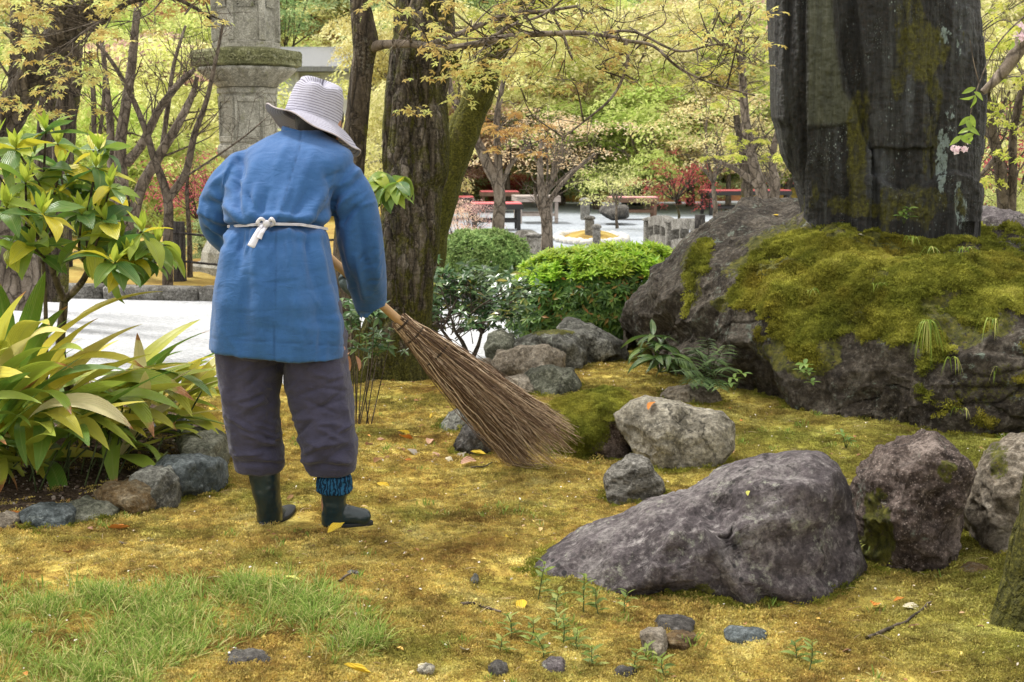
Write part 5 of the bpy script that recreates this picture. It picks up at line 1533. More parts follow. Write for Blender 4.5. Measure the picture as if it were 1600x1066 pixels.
# ------------------------------------------------------------------ bark and leaf materials
def bark_mat(name, c0, c1, c2, vs=(1, 1, .18), sc=22, moss=0.0, bump=0.02, lich=0.25):
    b = NB(name); p = b.co('Object'); st = b.map(p, scale=vs)
    n1 = b.noise(st, sc, 7, .72, .5); n2 = b.noise(p, 9, 5, .7); n3 = b.noise(p, 80, 4, .7)
    pl = b.vor(b.add(st, b.math('MULTIPLY', n2, .06)), sc * 1.1, 'DISTANCE_TO_EDGE')
    f = b.math('ADD', b.math('MULTIPLY', n1, .75), b.math('MULTIPLY', n3, .25))
    c = b.ramp(f, [(.36, c0), (.5, c1), (.66, c2)])
    c = b.mix(b.rng(pl, 0, .10, .8, 0), c, tuple(x * .35 for x in c0))
    if lich:
        c = b.mix(b.math('MULTIPLY', b.rng(n3, .5, .62), b.rng(b.noise(p, 5, 4), .55, .65, 0, lich)), c, (0.38, 0.38, 0.33))
    if moss:
        up = b.sep(b.nrm())[0]
        z = b.sep(b.co('Object'))[2]
        mm = b.rng(b.math('ADD', b.math('ADD', n2, b.math('MULTIPLY', b.math('ABSOLUTE', up), .22)), b.math('MULTIPLY', b.math('SUBTRACT', 1.0, b.rng(z, 0, .6)), .25)), .80 - moss, .95 - moss)
        c = b.mix(b.math('MULTIPLY', mm, .9), c, b.ramp(n3, [(.35, (.03, .032, .006)), (.55, (.10, .10, .014)), (.7, (.2, .18, .03))]))
    h = b.math('ADD', b.math('ADD', n1, b.math('MULTIPLY', b.rng(pl, 0, .25), .7)), b.math('MULTIPLY', n3, .3))
    return b.done(b.bsdf(c, .9, b.bump(h, bump), .2))
B_big = bark_mat('rough_mossy_bark', (0.030, 0.027, 0.020), (0.13, 0.108, 0.083), (0.42, 0.37, 0.31), sc=20, moss=.24, bump=.05)
B_dark = bark_mat('dark_bark', (0.025, 0.020, 0.015), (0.085, 0.068, 0.050), (0.24, 0.20, 0.155), sc=16, moss=.10, bump=.02)
B_moss = bark_mat('mossed_bark', (0.03, 0.025, 0.012), (0.08, 0.07, 0.03), (0.16, 0.14, 0.06), sc=14, moss=.42, bump=.02, lich=0)
B_grey = bark_mat('grey_smooth_bark', (0.07, 0.055, 0.042), (0.17, 0.14, 0.11), (0.34, 0.29, 0.24), (1, 1, .5), 12, .0, .006, .35)
B_twig = bark_mat('twig_bark', (0.035, 0.028, 0.02), (0.10, 0.08, 0.06), (0.20, 0.165, 0.13), (1, 1, .5), 14, .0, .003, .1)
B_grn = bark_mat('green_stem', (0.03, 0.045, 0.015), (0.08, 0.11, 0.04), (0.15, 0.17, 0.08), (1, 1, .4), 14, .0, .002, 0)

def leaf_mat(name, stops, trans=.35, rough=.5, spec=.3, by='isl', vary=.25, hue=.012, depth=None):
    b = NB(name)
    r = b.isl() if by == 'isl' else b.rnd()
    c = b.ramp(r, stops)
    n = b.noise(b.pos(), .9 if depth is None else depth, 3, .6)
    c = b.hsv(c, b.rng(n, .3, .7, .5 - hue, .5 + hue), 1.0, b.rng(n, .3, .7, 1 - vary, 1 + vary))
    return b.leafy(c, trans, rough, spec)

def branchy(path, rad, r1=.5, bark=None, seed=0, sides=10, k=24, rough=.06):
    """tapered wandering limb through world points"""
    P = crom(np.array(path, float), k)
    t = np.linspace(0, 1, k)
    rr = np.interp(t, np.linspace(0, 1, len(rad)), rad) if np.ndim(rad) else rad * (1 + (r1 - 1) * t)
    V, F = tubes(P, rr, sides)
    Vr = V.reshape(k, sides, 3)
    c = P[:, None, :]
    n = 1 + rough * fbm(Vr * [1, 1, .4], 6 / max(.05, float(np.mean(rr)) * 8), 3, seed)[..., None]
    return ((Vr - c) * n + c).reshape(-1, 3), F

def sub_branches(path, rad, n, g, lmin, lmax, spread=.9, up=.35, t0=.35, gen=1, sides=5, lst=None, tips=None):
    """random twigs off a limb; collects tube arrays and tip points"""
    P = crom(np.array(path, float), 40)
    for i in range(n):
        t = g.uniform(t0, .98); j = int(t * 39)
        T = P[min(j + 1, 39)] - P[max(j - 1, 0)]; T /= np.linalg.norm(T) + 1e-9
        d = g.normal(0, 1, 3); d -= d @ T * T; d /= np.linalg.norm(d)
        D = T * .55 + d * spread + np.array([0, 0, up]); D /= np.linalg.norm(D)
        L = g.uniform(lmin, lmax) * (1.15 - .6 * t)
        q = [P[j]]
        for s in range(4):
            D = D + g.normal(0, .22, 3) + np.array([0, 0, .04]); D /= np.linalg.norm(D)
            q.append(q[-1] + D * L / 4)
        q = np.array(q)
        r = rad * (1 - .7 * t) * .5
        rr = np.linspace(max(r, .0022), max(r * .25, .0012), 5)
        lst.append((q, rr, gen))
        if tips is not None:
            tips.append(q[-1]); tips.append(q[3]); tips.append(q[2])
        if gen > 0:
            sub_branches(q, r, max(2, n // 3), g, lmin * .45, lmax * .5, spread, up, .3, gen - 1, sides, lst, tips)

def twig_mesh(lst, k=7, sides=4):
    P = np.stack([crom(q, k) for q, r, _ in lst]); Rr = np.stack([np.interp(np.linspace(0, 1, k), np.linspace(0, 1, len(r)), r) for q, r, _ in lst])
    return tubes(P, Rr, sides)

# small star-shaped maple leaf: five lobes as quads
def star_leaf(L=1.0):
    V = [(0, 0, 0)]
    F = []
    for a, l in ((-1.9, .55), (-.95, .85), (0, 1.0), (.95, .85), (1.9, .55)):
        i = len(V)
        c, s = math.cos(a), math.sin(a)
        w_ = .15
        V += [(c * l * .5 + s * w_, s * l * .5 - c * w_, -.04), (c * l, s * l, -.22 * l), (c * l * .5 - s * w_, s * l * .5 + c * w_, -.04)]
        F.append((0, i, i + 1, i + 2))
    return np.array(V, float) * L, np.array(F)
STAR = star_leaf()
QUADLEAF = (np.array([(0, 0, 0), (.5, -.22, .03), (1, 0, -.12), (.5, .22, .03)], float), np.array([(0, 1, 2, 3)]))

# ------------------------------------------------------------------ broad leaves: parts of their plant, one object each
def broad_leaf_mesh(name, L, W, droop, fold, n, waist, mat, twist=0.0, wav=0.0, seed=0):
    g = np.random.default_rng(seed)
    t = np.linspace(0, 1, n + 1)
    wv = np.sin(np.pi * t ** waist_pow(waist)) ** .85 * W / 2
    wv[0] = W * .05; wv[-1] = .0008
    cols = np.array([-1, -.5, 0, .5, 1])
    V = []
    a = 0; x = 0; z = 0
    for i, q in enumerate(t):
        if i:
            a = -droop * q ** 1.2
            x += math.cos(a) * L / n; z += math.sin(a) * L / n
        tw = twist * q
        for c in cols:
            y = c * wv[i]; zz = abs(c) * wv[i] * fold * 2 + wav * math.sin(q * 9 + c * 2 + seed) * abs(c) * wv[i]
            V.append((x - math.sin(a) * zz, y * math.cos(tw) - zz * math.sin(tw), z + math.cos(a) * zz + y * math.sin(tw)))
    V = np.array(V); m = 5
    F = np.array([(i * m + j, (i + 1) * m + j, (i + 1) * m + j + 1, i * m + j + 1) for i in range(n) for j in range(m - 1)])
    me_o = mk(name, V, F, mat, True, link=False, attrs={'along': np.repeat(t, m), 'across': np.tile(np.abs(cols), n + 1)})
    return me_o.data

def bleaf_mat(name, stops, tip=None, vein=.3, trans=.3, rough=.35, spec=.45):
    b = NB(name)
    r = b.rnd()
    c = b.ramp(r, stops)
    al = b.attr('along'); ac = b.attr('across')
    n = b.noise(b.co('Object'), 14, 4, .7)
    c = b.mix(b.rng(n, .4, .7, 0, .35), c, b.mix(.5, c, (0.42, 0.40, 0.05)))
    mid = b.rng(ac, 0, .16, vein, 0)
    c = b.mix(mid, c, (0.40, 0.45, 0.16))
    ln = b.wave(b.map(b.co('Object'), scale=(.6, 1, 0)), 60, 1, 1, 1, dirn='Y')
    c = b.mix(b.math('MULTIPLY', ln, .10), c, (0.02, 0.04, 0.01))
    if tip:
        thr = b.rng(b.math('FRACT', b.math('MULTIPLY', r, 7.31)), 0, 1, .78, 1.6)
        tf = b.rng(b.math('SUBTRACT', b.math('ADD', al, b.math('MULTIPLY', b.math('SUBTRACT', n, .5), .35)), thr), 0, .05)
        c = b.mix(tf, c, b.ramp(n, [(.35, (0.16, 0.07, 0.025)), (.55, (0.45, 0.20, 0.07)), (.7, (0.62, 0.45, 0.30))]))
    return b.leafy(c, trans, rough, spec, b.bump(ln, .0015))

def put_leaf(me, parent, base, direction, roll=0.0, scale=1.0, name='leaf'):
    """leaf runs along its +x; direction is where it grows"""
    d = Vector(direction).normalized()
    up = Vector((0, 0, 1)) if abs(d.z) < .97 else Vector((0, -1, 0))
    y = up.cross(d).normalized(); z = d.cross(y)
    M = Matrix((d, y, z)).transposed().to_4x4()
    M = Matrix.Translation(Vector(base) - wloc(parent)) @ M @ Matrix.Rotation(roll, 4, 'X') @ Matrix.Scale(scale, 4)
    o = bpy.data.objects.new(name, me); C.objects.link(o); o.parent = parent
    o.matrix_local = M
    return o

ASP_ST = [(0, (0.07, 0.17, 0.025)), (.2, (0.16, 0.30, 0.04)), (.4, (0.34, 0.45, 0.06)), (.65, (0.58, 0.60, 0.09)), (.9, (0.78, 0.68, 0.10)), (1, (0.75, 0.68, 0.45))]
M_asp = bleaf_mat('strap_leaf', ASP_ST, tip=True, vein=.25)
ASP = [broad_leaf_mesh('strap_leaf', L, W, dr, .12, 12, wst, M_asp, tw, .10, i) for i, (L, W, dr, wst, tw) in enumerate(
    [(.50, .075, .5, .45, .2), (.46, .085, .9, .48, -.3), (.56, .07, .7, .42, .4), (.42, .08, 1.3, .5, .1), (.52, .065, .35, .45, -.5), (.38, .075, 1.6, .5, .3), (.60, .072, .55, .42, -.1), (.44, .09, 1.1, .47, .5)])]

def build_aspidistra():
    base = gp(90, 700)
    t = thing('leafy_clump', (base[0], base[1], 0.05), 'dense clump of green and yellow strap leaves with brown tips in the stone edged bed', 'plant')
    g = np.random.default_rng(12)
    # hand-placed sprays as seen: tip picture position, base picture position, depth
    spec = [((215, 487), (60, 640), 5.6), ((183, 420), (40, 600), 5.7), ((300, 545), (130, 640), 5.7), ((340, 560), (150, 640), 5.9), ((300, 592), (150, 650), 5.5), ((262, 628), (120, 650), 5.4), ((205, 696), (110, 640), 5.2),
            ((85, 730), (60, 640), 5.1), ((30, 726), (30, 650), 5.05), ((150, 700), (110, 650), 5.1), ((20, 405), (10, 590), 5.5), ((45, 440), (15, 600), 5.4), ((75, 415), (20, 600), 5.6), ((0, 480), (10, 600), 5.2), ((95, 460), (30, 600), 5.5),
            ((110, 500), (40, 620), 5.3), ((140, 480), (50, 620), 5.6), ((155, 560), (30, 640), 5.1), ((180, 600), (60, 640), 5.2), ((130, 600), (10, 650), 5.0), ((225, 545), (80, 640), 5.4), ((250, 580), (110, 640), 5.5), ((280, 560), (120, 640), 5.8),
            ((0, 560), (-60, 640), 5.0), ((60, 570), (-30, 650), 4.95), ((30, 620), (-60, 650), 4.9), ((-10, 520), (-60, 640), 5.0), ((240, 610), (130, 655), 5.3), ((195, 640), (110, 660), 5.2), ((310, 575), (160, 650), 5.9), ((-30, 430), (-20, 600), 5.3), ((60, 470), (0, 610), 5.2), ((15, 440), (-20, 600), 5.1), ((120, 540), (0, 640), 5.0), ((90, 520), (-20, 620), 5.05),
            ((170, 520), (40, 630), 5.5), ((205, 590), (70, 650), 5.1), ((160, 640), (40, 660), 5.0), ((60, 660), (-10, 650), 4.95), ((120, 670), (60, 650), 5.0), ((230, 560), (120, 640), 5.6), ((275, 610), (150, 655), 5.5), ((0, 640), (-70, 640), 4.9), ((250, 650), (170, 665), 5.5)]
    for i, (tp, bs, Y) in enumerate(spec):
        a = at(bs[0], bs[1], Y + .15); a[2] = max(.10, a[2]); b_ = at(tp[0], tp[1], Y - .08)
        d = b_ - a; L = np.linalg.norm(d)
        me = ASP[i % 8]; l0 = (.50, .46, .56, .42, .52, .38, .60, .44)[i % 8]; dr = (.5, .9, .7, 1.3, .35, 1.6, .55, 1.1)[i % 8]
        d = d + np.array([0, 0, L * dr * .42])
        put_leaf(me, t, a, d, g.uniform(-.5, .5), min(1.9, L / l0 * (1 + dr * .10)))
    for i in range(250):
        x = g.uniform(-2.6, -1.42); y = g.uniform(5.15, 6.35)
        if x > -1.7 and y < 5.4: y += .35
        ang = g.normal(-.15, .9); el = g.uniform(.15, 1.15)
        out = np.array([math.cos(ang) , math.sin(ang) - .25, 0]); out /= np.linalg.norm(out)
        st = np.array([x, y, g.uniform(.06, .20)])
        k = g.integers(0, 8)
        put_leaf(ASP[k], t, st, out * math.cos(el) + np.array([0, 0, math.sin(el)]), g.uniform(-.6, .6), g.uniform(.65, 1.05))
    # petioles
    n = 110
    X = g.uniform(-2.6, -1.45, n); Y = g.uniform(5.2, 6.3, n)
    P0 = np.stack([X, Y, 0 * X], 1); P1 = P0 + np.stack([g.normal(.05, .06, n), g.normal(0, .05, n), g.uniform(.12, .28, n)], 1)
    V, F = tubes(np.stack([P0, (P0 + P1) / 2 + g.normal(0, .01, (n, 3)), P1], 1), np.full((n, 3), .0035), 4)
    o = part('stalks', V, F, B_grn, t); o['kind'] = 'stuff'
build_aspidistra()

# ------------------------------------------------------------------ broadleaf shrub left (aucuba-like)
AU_ST = [(0, (0.06, 0.17, 0.04)), (.3, (0.12, 0.25, 0.05)), (.55, (0.24, 0.38, 0.06)), (.78, (0.42, 0.50, 0.06)), (.93, (0.68, 0.60, 0.04)), (1, (0.75, 0.65, 0.06))]
M_au = bleaf_mat('broad_leaf', AU_ST, None, .3, .38, .3, .5)
M_bud = bleaf_mat('new_leaf', [(0, (0.30, 0.42, 0.04)), (1, (0.48, 0.55, 0.08))], None, .2, .45, .5, .3)
AU = [broad_leaf_mesh('broad_leaf', .15, .062, dr, .14, 7, .42, M_au, tw, .12, i) for i, (dr, tw) in enumerate([(.4, .2), (.9, -.2), (.6, .4), (1.3, 0), (.2, -.4)])]
BUD = [broad_leaf_mesh('new_leaf', .075, .022, dr, .22, 5, .45, M_bud, .1, .05, i) for i, dr in enumerate([-.3, .2, .0])]

def rosette(t, c, axis, g, nl=7, sc=1.0, bud=True):
    ax = np.array(axis, float); ax /= np.linalg.norm(ax)
    X, Y, _ = basis(ax[None]); X, Y = X[0], Y[0]
    for i in range(nl):
        a = i * 2.4 + g.uniform(-.3, .3); el = g.uniform(-.45, .45)
        d = (X * math.cos(a) + Y * math.sin(a)) * math.cos(el) + ax * math.sin(el)
        put_leaf(AU[g.integers(0, 5)], t, c - ax * .015 * i / nl, d, g.uniform(-.5, .5), sc * g.uniform(.7, 1.2))
    if bud:
        for i in range(4):
            a = i * 1.6 + g.uniform(-.3, .3)
            d = (X * math.cos(a) + Y * math.sin(a)) * .42 + ax
            put_leaf(BUD[g.integers(0, 3)], t, c, d, g.uniform(-.4, .4), sc * g.uniform(.8, 1.25), 'new_leaf')

def build_aucuba():
    Y0 = 6.0
    b0 = gp(95, 640); b0 = at(92, 610, Y0); base = np.array([b0[0], Y0 + .3, 0.05])
    t = thing('broadleaf_shrub', base, 'broadleaf shrub with glossy green and yellow leaves in whorls, rising behind the strap leaved clump', 'shrub')
    g = np.random.default_rng(31)
    tips = [(72, 205, 5.8), (25, 232, 5.7), (-10, 262, 5.7), (95, 262, 5.9), (40, 285, 5.6), (10, 325, 5.5), (68, 335, 5.5), (112, 300, 6.0), (150, 262, 5.9), (172, 292, 5.8), (128, 335, 5.7), (165, 345, 5.7), (50, 385, 5.6),
            (190, 372, 5.7), (222, 362, 5.6), (248, 380, 5.7), (180, 410, 5.5), (205, 405, 5.6), (140, 400, 5.8), (-20, 380, 5.5), (90, 225, 6.1), (-5, 215, 6.0), (150, 300, 6.0), (235, 410, 5.8), (155, 235, 6.0)]
    fork = at(100, 470, 6.1); f2 = at(70, 380, 5.95); f3 = at(140, 420, 5.95)
    tubesl = [branchy([base, at(96, 560, 6.2), fork], [.026, .022, .018], sides=10)]
    tubesl += [branchy([fork, at(85, 430, 6.0), f2], [.017, .013], sides=8), branchy([fork, at(125, 445, 6.0), f3], [.017, .012], sides=8)]
    tubesl += [branchy([at(70, 640, 6.15) * [1, 1, 0] + [0, 0, .05], at(72, 520, 6.1), at(66, 400, 6.0), at(40, 330, 5.8)], [.011, .009, .006], sides=8)]
    lst = []
    for (u, v, Y) in tips:
        c = at(u, v, Y); src = f3 if u > 110 else f2
        mid = (src + c) / 2 + g.normal(0, .03, 3) + np.array([0, 0, -.03])
        lst.append((np.array([src, mid, c]), np.array([.008, .006, .004]), 0))
        rosette(t, c, (g.normal(.1, .25), g.normal(-.35, .2), 1), g, int(g.integers(6, 9)), 1.12)
        if g.random() < .9:
            rosette(t, mid + (c - mid) * .35, (g.normal(0, .4), -.5, .8), g, 4, 1.05, False)
    tubesl.append(twig_mesh(lst, 10, 6))
    V, F = merge(tubesl)
    part('stems', V, F, B_twig, t)['kind'] = 'stuff'
build_aucuba()

# leafy sprout hanging on the big trunk's left side
def build_sprout():
    c0 = at(612, 300, 7.35)
    t = thing('leafy_sprout', at(600, 330, 7.5), 'whorl of drooping green and yellow leaves sprouting in front of the big trunk', 'plant')
    g = np.random.default_rng(8)
    for (u, v, Y) in [(606, 272, 7.1), (590, 288, 7.05), (632, 276, 7.1), (604, 292, 7.0), (622, 285, 7.0), (585, 275, 7.1)]:
        for q in range(6):
            a = g.uniform(0, 6.28)
            put_leaf(AU[g.integers(0, 5)], t, at(u, v, Y), (math.cos(a), math.sin(a) * .6 - .3, g.uniform(-1.1, .1)), g.uniform(-.5, .5), g.uniform(.8, 1.1))
    lst = [(np.array([at(560, 372, 7.62), at(585, 330, 7.5), at(u, v, Y)]), np.array([.006, .005, .003]), 0) for (u, v, Y) in [(610, 275, 7.3), (632, 278, 7.35)]]
    V, F = twig_mesh(lst, 10, 5); part('stems', V, F, B_grn, t)['kind'] = 'stuff'
build_sprout()

# ------------------------------------------------------------------ azalea hedge, clipped round shrub, spreading shrub
def rosette_tmpl(n, L, W, el0, el1, seed, up=0):
    g = np.random.default_rng(seed)
    VV, FF = [], []
    tv, tf = leaf_tmpl(L, W, .25, .15, 2, waist=.5)
    for i in range(n):
        a = i * 2.4; el = g.uniform(el0, el1)
        d = np.array([[math.cos(a) * math.cos(el), math.sin(a) * math.cos(el), math.sin(el)]])
        Xn = d[0]; Yn = np.cross([0, 0, 1.0], Xn); Yn /= np.linalg.norm(Yn); Zn = np.cross(Xn, Yn)
        VV.append(tv @ np.stack([Xn, Yn, Zn]) * g.uniform(.75, 1.1)); FF.append(tf + i * len(tv))
    return np.vstack(VV), np.vstack(FF)

def shell_points(outline, Yc, dep, n, g, inner=.55, power=2.2):
    """points near the surface of a rounded mass with the given silhouette; returns P, N"""
    P = np.array(outline, float)
    c = np.array([P[:, 0].mean(), .5 * (P[:, 1].min() + P[:, 1].max())])
    z = g.normal(0, 1, (n, 3)); z /= np.linalg.norm(z, axis=1, keepdims=True)
    z[:, 1] = np.where(g.random(n) < .8, -np.abs(z[:, 1]), z[:, 1])
    rho = np.sqrt(z[:, 0] ** 2 + z[:, 2] ** 2)
    s = (rho ** power + np.abs(z[:, 1]) ** power) ** (1 / power)
    q = z / s[:, None]; rho = rho / s
    th = np.arctan2(-q[:, 2], q[:, 0]); Rr = polar([list(x) for x in outline], c, th)
    r = inner + (1 - inner) * g.random(n) ** .35
    lump = 1 + .05 * fbm(q, 2.6, 3, 5)
    u = c[0] + Rr * rho * r * lump * np.cos(th); v = c[1] + Rr * rho * r * lump * np.sin(th)
    W = at(u, v, Yc); W[:, 1] = Yc + q[:, 1] * r * dep / 2 * lump
    W[:, 0] *= 1; N = z * [1, 1, 1]
    return W, N, r

def build_azalea():
    out = [(790, 500), (795, 450), (815, 425), (850, 405), (900, 393), (960, 392), (1010, 388), (1050, 395), (1075, 420), (1070, 470), (1040, 520), (990, 545), (920, 530), (850, 535), (800, 525)]
    Yc = 9.9
    g = np.random.default_rng(3)
    base = at(930, 533, Yc); base[2] = 0
    t = thing('azalea_hedge', base, 'clipped azalea hedge with bright lime new shoots on top, behind the grey stones', 'hedge')
    P, N, r = shell_points(out, Yc, 1.0, 3300, g)
    N = N + np.array([0, -.25, .75]); N += g.normal(0, .25, N.shape)
    RT = rosette_tmpl(7, 1.0, .34, -.1, .5, 1)
    V, F = stamp(*RT, P, N, g.uniform(.045, .075, len(P)), g.uniform(0, 6.28, len(P)))
    M1 = leaf_mat('azalea_leaf', [(0, (0.04, 0.10, 0.018)), (.5, (0.085, 0.18, 0.03)), (.9, (0.17, 0.28, 0.045)), (1, (0.35, 0.14, 0.04))], .3, .45, .4, depth=3)
    o = part('foliage', V, F, M1, t, smooth=False)
    k = (r > .84) & (P[:, 2] > np.interp(P[:, 0], [0, 1.2], [.40, .42]) + .06 * fbm(P, 5, 2, 3))
    Pn = P[k] + N[k] / np.linalg.norm(N[k], axis=1, keepdims=True) * .03
    RT2 = rosette_tmpl(7, 1.0, .30, .3, 1.2, 2)
    V, F = stamp(*RT2, Pn, N[k] + [0, 0, .8], g.uniform(.05, .08, k.sum()), g.uniform(0, 6.28, k.sum()))
    M2 = leaf_mat('azalea_shoot', [(0, (0.20, 0.36, 0.03)), (.6, (0.36, 0.52, 0.045)), (1, (0.50, 0.60, 0.08))], .4, .5, .3, depth=3)
    part('new_shoots', V, F, M2, t, smooth=False)
    lst = []
    for i in range(46):
        b0 = np.array([g.uniform(.05, 1.15), Yc + g.uniform(-.35, .3), 0.0]); e = b0 + [g.normal(0, .16), g.normal(-.05, .12), g.uniform(.3, .55)]
        lst.append((np.array([b0, (b0 + e) / 2 + g.normal(0, .03, 3), e]), np.array([.009, .006, .003]), 0))
    V, F = twig_mesh(lst, 8, 5); part('stems', V, F, B_twig, t)['kind'] = 'stuff'
build_azalea()

def build_round_shrub():
    out = [(690, 400), (695, 375), (715, 362), (755, 359), (795, 363), (820, 378), (830, 400), (822, 425), (800, 440), (760, 446), (715, 436), (694, 418)]
    Yc = 12.0; g = np.random.default_rng(4)
    base = at(760, 470, Yc); base[2] = -.1
    t = thing('clipped_shrub', base, 'small round clipped shrub, pale green, on a short trunk behind the spreading shrub', 'shrub')
    P, N, r = shell_points(out, Yc, .75, 4200, g, .6)
    T3 = rosette_tmpl(7, 1.0, .30, .1, 1.2, 5)
    V, F = stamp(*T3, P, N + [0, 0, .9] + g.normal(0, .4, N.shape), g.uniform(.028, .045, len(P)), g.uniform(0, 6.28, len(P)))
    part('foliage', V, F, leaf_mat('shrub_leaf', [(0, (0.10, 0.17, 0.05)), (.5, (0.20, 0.32, 0.09)), (1, (0.36, 0.48, 0.16))], .3, .6, .2, depth=5), t, smooth=False)
    tr = branchy([base, at(762, 450, Yc), at(755, 410, Yc)], [.05, .045, .03], sides=10)
    lst = []
    for i in range(26):
        e = at(g.uniform(705, 815), g.uniform(375, 430), Yc + g.uniform(-.3, .3)); a = at(g.uniform(750, 768), g.uniform(430, 455), Yc)
        lst.append((np.array([a, (a + e) / 2 + [0, 0, -.02], e]), np.array([.014, .008, .004]), 0))
    V, F = merge([tr, twig_mesh(lst, 8, 6)]); part('trunk', V, F, B_twig, t)['kind'] = 'stuff'
build_round_shrub()

def build_spreading():
    Y = 8.7
    g = np.random.default_rng(6)
    base = at(735, 572, Y)
    base[2] = -.02
    t = thing('spreading_shrub', base, 'spreading dark green shrub on thin bare stems, in front of the pale gravel path', 'shrub')
    ends = [(608, 448), (630, 432), (655, 445), (640, 470), (680, 430), (700, 445), (690, 470), (722, 435), (745, 425), (740, 462), (765, 440), (715, 485), (770, 470), (790, 455), (800, 480), (760, 495), (660, 480), (735, 450), (620, 470), (785, 500), (745, 505), (805, 445), (672, 455), (705, 425), (752, 478)]
    lst = []; Pc, Nc = [], []
    forks = [at(690, 515, Y), at(712, 520, Y - .1), at(752, 520, Y + .1), at(668, 508, Y)]
    lst += [(np.array([base, (base + f) / 2 + g.normal(0, .02, 3), f]), np.array([.017, .013, .009]), 0) for f in forks]
    for (u, v) in ends:
        c = at(u, v, Y + g.uniform(-.35, .35)); f = min(forks, key=lambda q: np.linalg.norm(q - c) + g.uniform(0, .1))
        m = (f + c) / 2 + g.normal(0, .03, 3)
        lst.append((np.array([f, m, c]), np.array([.008, .005, .003]), 0))
        for j in range(6):
            e = c + g.normal(0, .075, 3) * [1.2, 1, .6]; st = m + (c - m) * g.uniform(.1, .9)
            lst.append((np.array([st, (st + e) / 2 + g.normal(0, .01, 3), e]), np.array([.003, .002, .0015]), 0))
            Pc.append(e); Nc.append((g.normal(0, .4), -.3 + g.normal(0, .3), 1))
            Pc.append((st + e) / 2); Nc.append((g.normal(0, .4), -.3, 1))
    for i in range(26):
        f = forks[g.integers(0, 4)] + g.normal(0, .03, 3); e = f + [g.normal(.05, .14), g.normal(0, .1), g.uniform(.08, .28)]
        lst.append((np.array([f, (f + e) / 2 + g.normal(0, .02, 3), e]), np.array([.004, .003, .002]), 0))
    V, F = twig_mesh(lst, 9, 6); part('stems', V, F, B_twig, t)['kind'] = 'stuff'
    RT = rosette_tmpl(6, 1.0, .42, -.1, .55, 9)
    Pc = np.array(Pc); Nc = np.array(Nc, float)
    V, F = stamp(*RT, Pc, Nc, g.uniform(.055, .085, len(Pc)), g.uniform(0, 6.28, len(Pc)))
    part('foliage', V, F, leaf_mat('spreading_leaf', [(0, (0.025, 0.075, 0.02)), (.5, (0.06, 0.135, 0.04)), (.9, (0.14, 0.23, 0.06)), (1, (0.4, 0.33, 0.05))], .25, .3, .5, depth=5), t, smooth=False)
build_spreading()

def build_seedling_shrub():
    g = np.random.default_rng(16); Y = 6.6
    base = at(560, 640, Y); base[2] = 0
    t = thing('young_shrub', base, 'slender young shrub with dark leaves and pink brown new ones, right of the jacket hem', 'shrub')
    lst = []; Pc = []
    for (u, v, bu) in [(548, 500, 550), (565, 490, 556), (585, 498, 562), (600, 510, 572), (550, 535, 548), (572, 530, 560), (590, 545, 575), (545, 480, 556), (610, 528, 580), (575, 478, 560)]:
        b0 = at(bu, 640, Y); b0[2] = 0; c = at(u, v, Y + g.uniform(-.15, .15))
        lst.append((np.array([b0, (b0 + c) / 2 + g.normal(0, .012, 3), c]), np.array([.003, .0025, .0015]), 0))
        for j in range(4): Pc.append(c + g.normal(0, .03, 3))
    V, F = twig_mesh(lst, 9, 5); part('stems', V, F, B_twig, t)['kind'] = 'stuff'
    RT = rosette_tmpl(6, 1.0, .36, -.3, .4, 9)
    Pc = np.array(Pc)
    V, F = stamp(*RT, Pc, g.normal(0, .4, Pc.shape) + [0, -.3, 1], g.uniform(.045, .075, len(Pc)), g.uniform(0, 6.28, len(Pc)))
    part('foliage', V, F, leaf_mat('young_leaf', [(0, (0.03, 0.07, 0.02)), (.6, (0.07, 0.14, 0.04)), (1, (0.16, 0.22, 0.07))], .25, .4, .4, depth=5), t, smooth=False)
    pm_ = bleaf_mat('pink_leaf', [(0, (0.45, 0.22, 0.13)), (1, (0.55, 0.28, 0.18))], None)
    pl = broad_leaf_mesh('pink_leaf', .075, .03, .8, .1, 5, .45, pm_)
    for (u, v, d) in ((545, 556, (-.1, -.3, -1)), (556, 556, (.5, -.3, -.7)), (548, 550, (-.6, -.2, -.4))):
        put_leaf(pl, t, at(u, v, Y - .1), d, 0, 1, 'leaf')
build_seedling_shrub()

# ------------------------------------------------------------------ ferns and low plants by the pedestal rock
M_fern = bleaf_mat('fern_leaf', [(0, (0.04, 0.10, 0.03)), (.6, (0.075, 0.16, 0.045)), (1, (0.15, 0.24, 0.07))], None, .2, .3, .45)
M_lance = bleaf_mat('lance_leaf', [(0, (0.03, 0.085, 0.025)), (.7, (0.06, 0.14, 0.035)), (1, (0.12, 0.20, 0.05))], None, .25, .25, .35)
LANCE = [broad_leaf_mesh('lance_leaf', .17, .036, d, .15, 7, .4, M_lance, tw, .08, i) for i, (d, tw) in enumerate([(.8, .2), (1.3, -.2), (.5, .1)])]
PINNA = [broad_leaf_mesh('pinna', .10, .020, d, .12, 5, .35, M_fern, 0, .05, i) for i, d in enumerate([.4, .7])]
SMALL = [broad_leaf_mesh('small_leaf', .06, .026, d, .14, 4, .45, bleaf_mat('small_leaf', [(0, (0.12, 0.24, 0.04)), (1, (0.28, 0.42, 0.09))], None, .3, .35), 0, .05, i) for i, d in enumerate([.4, .8])]
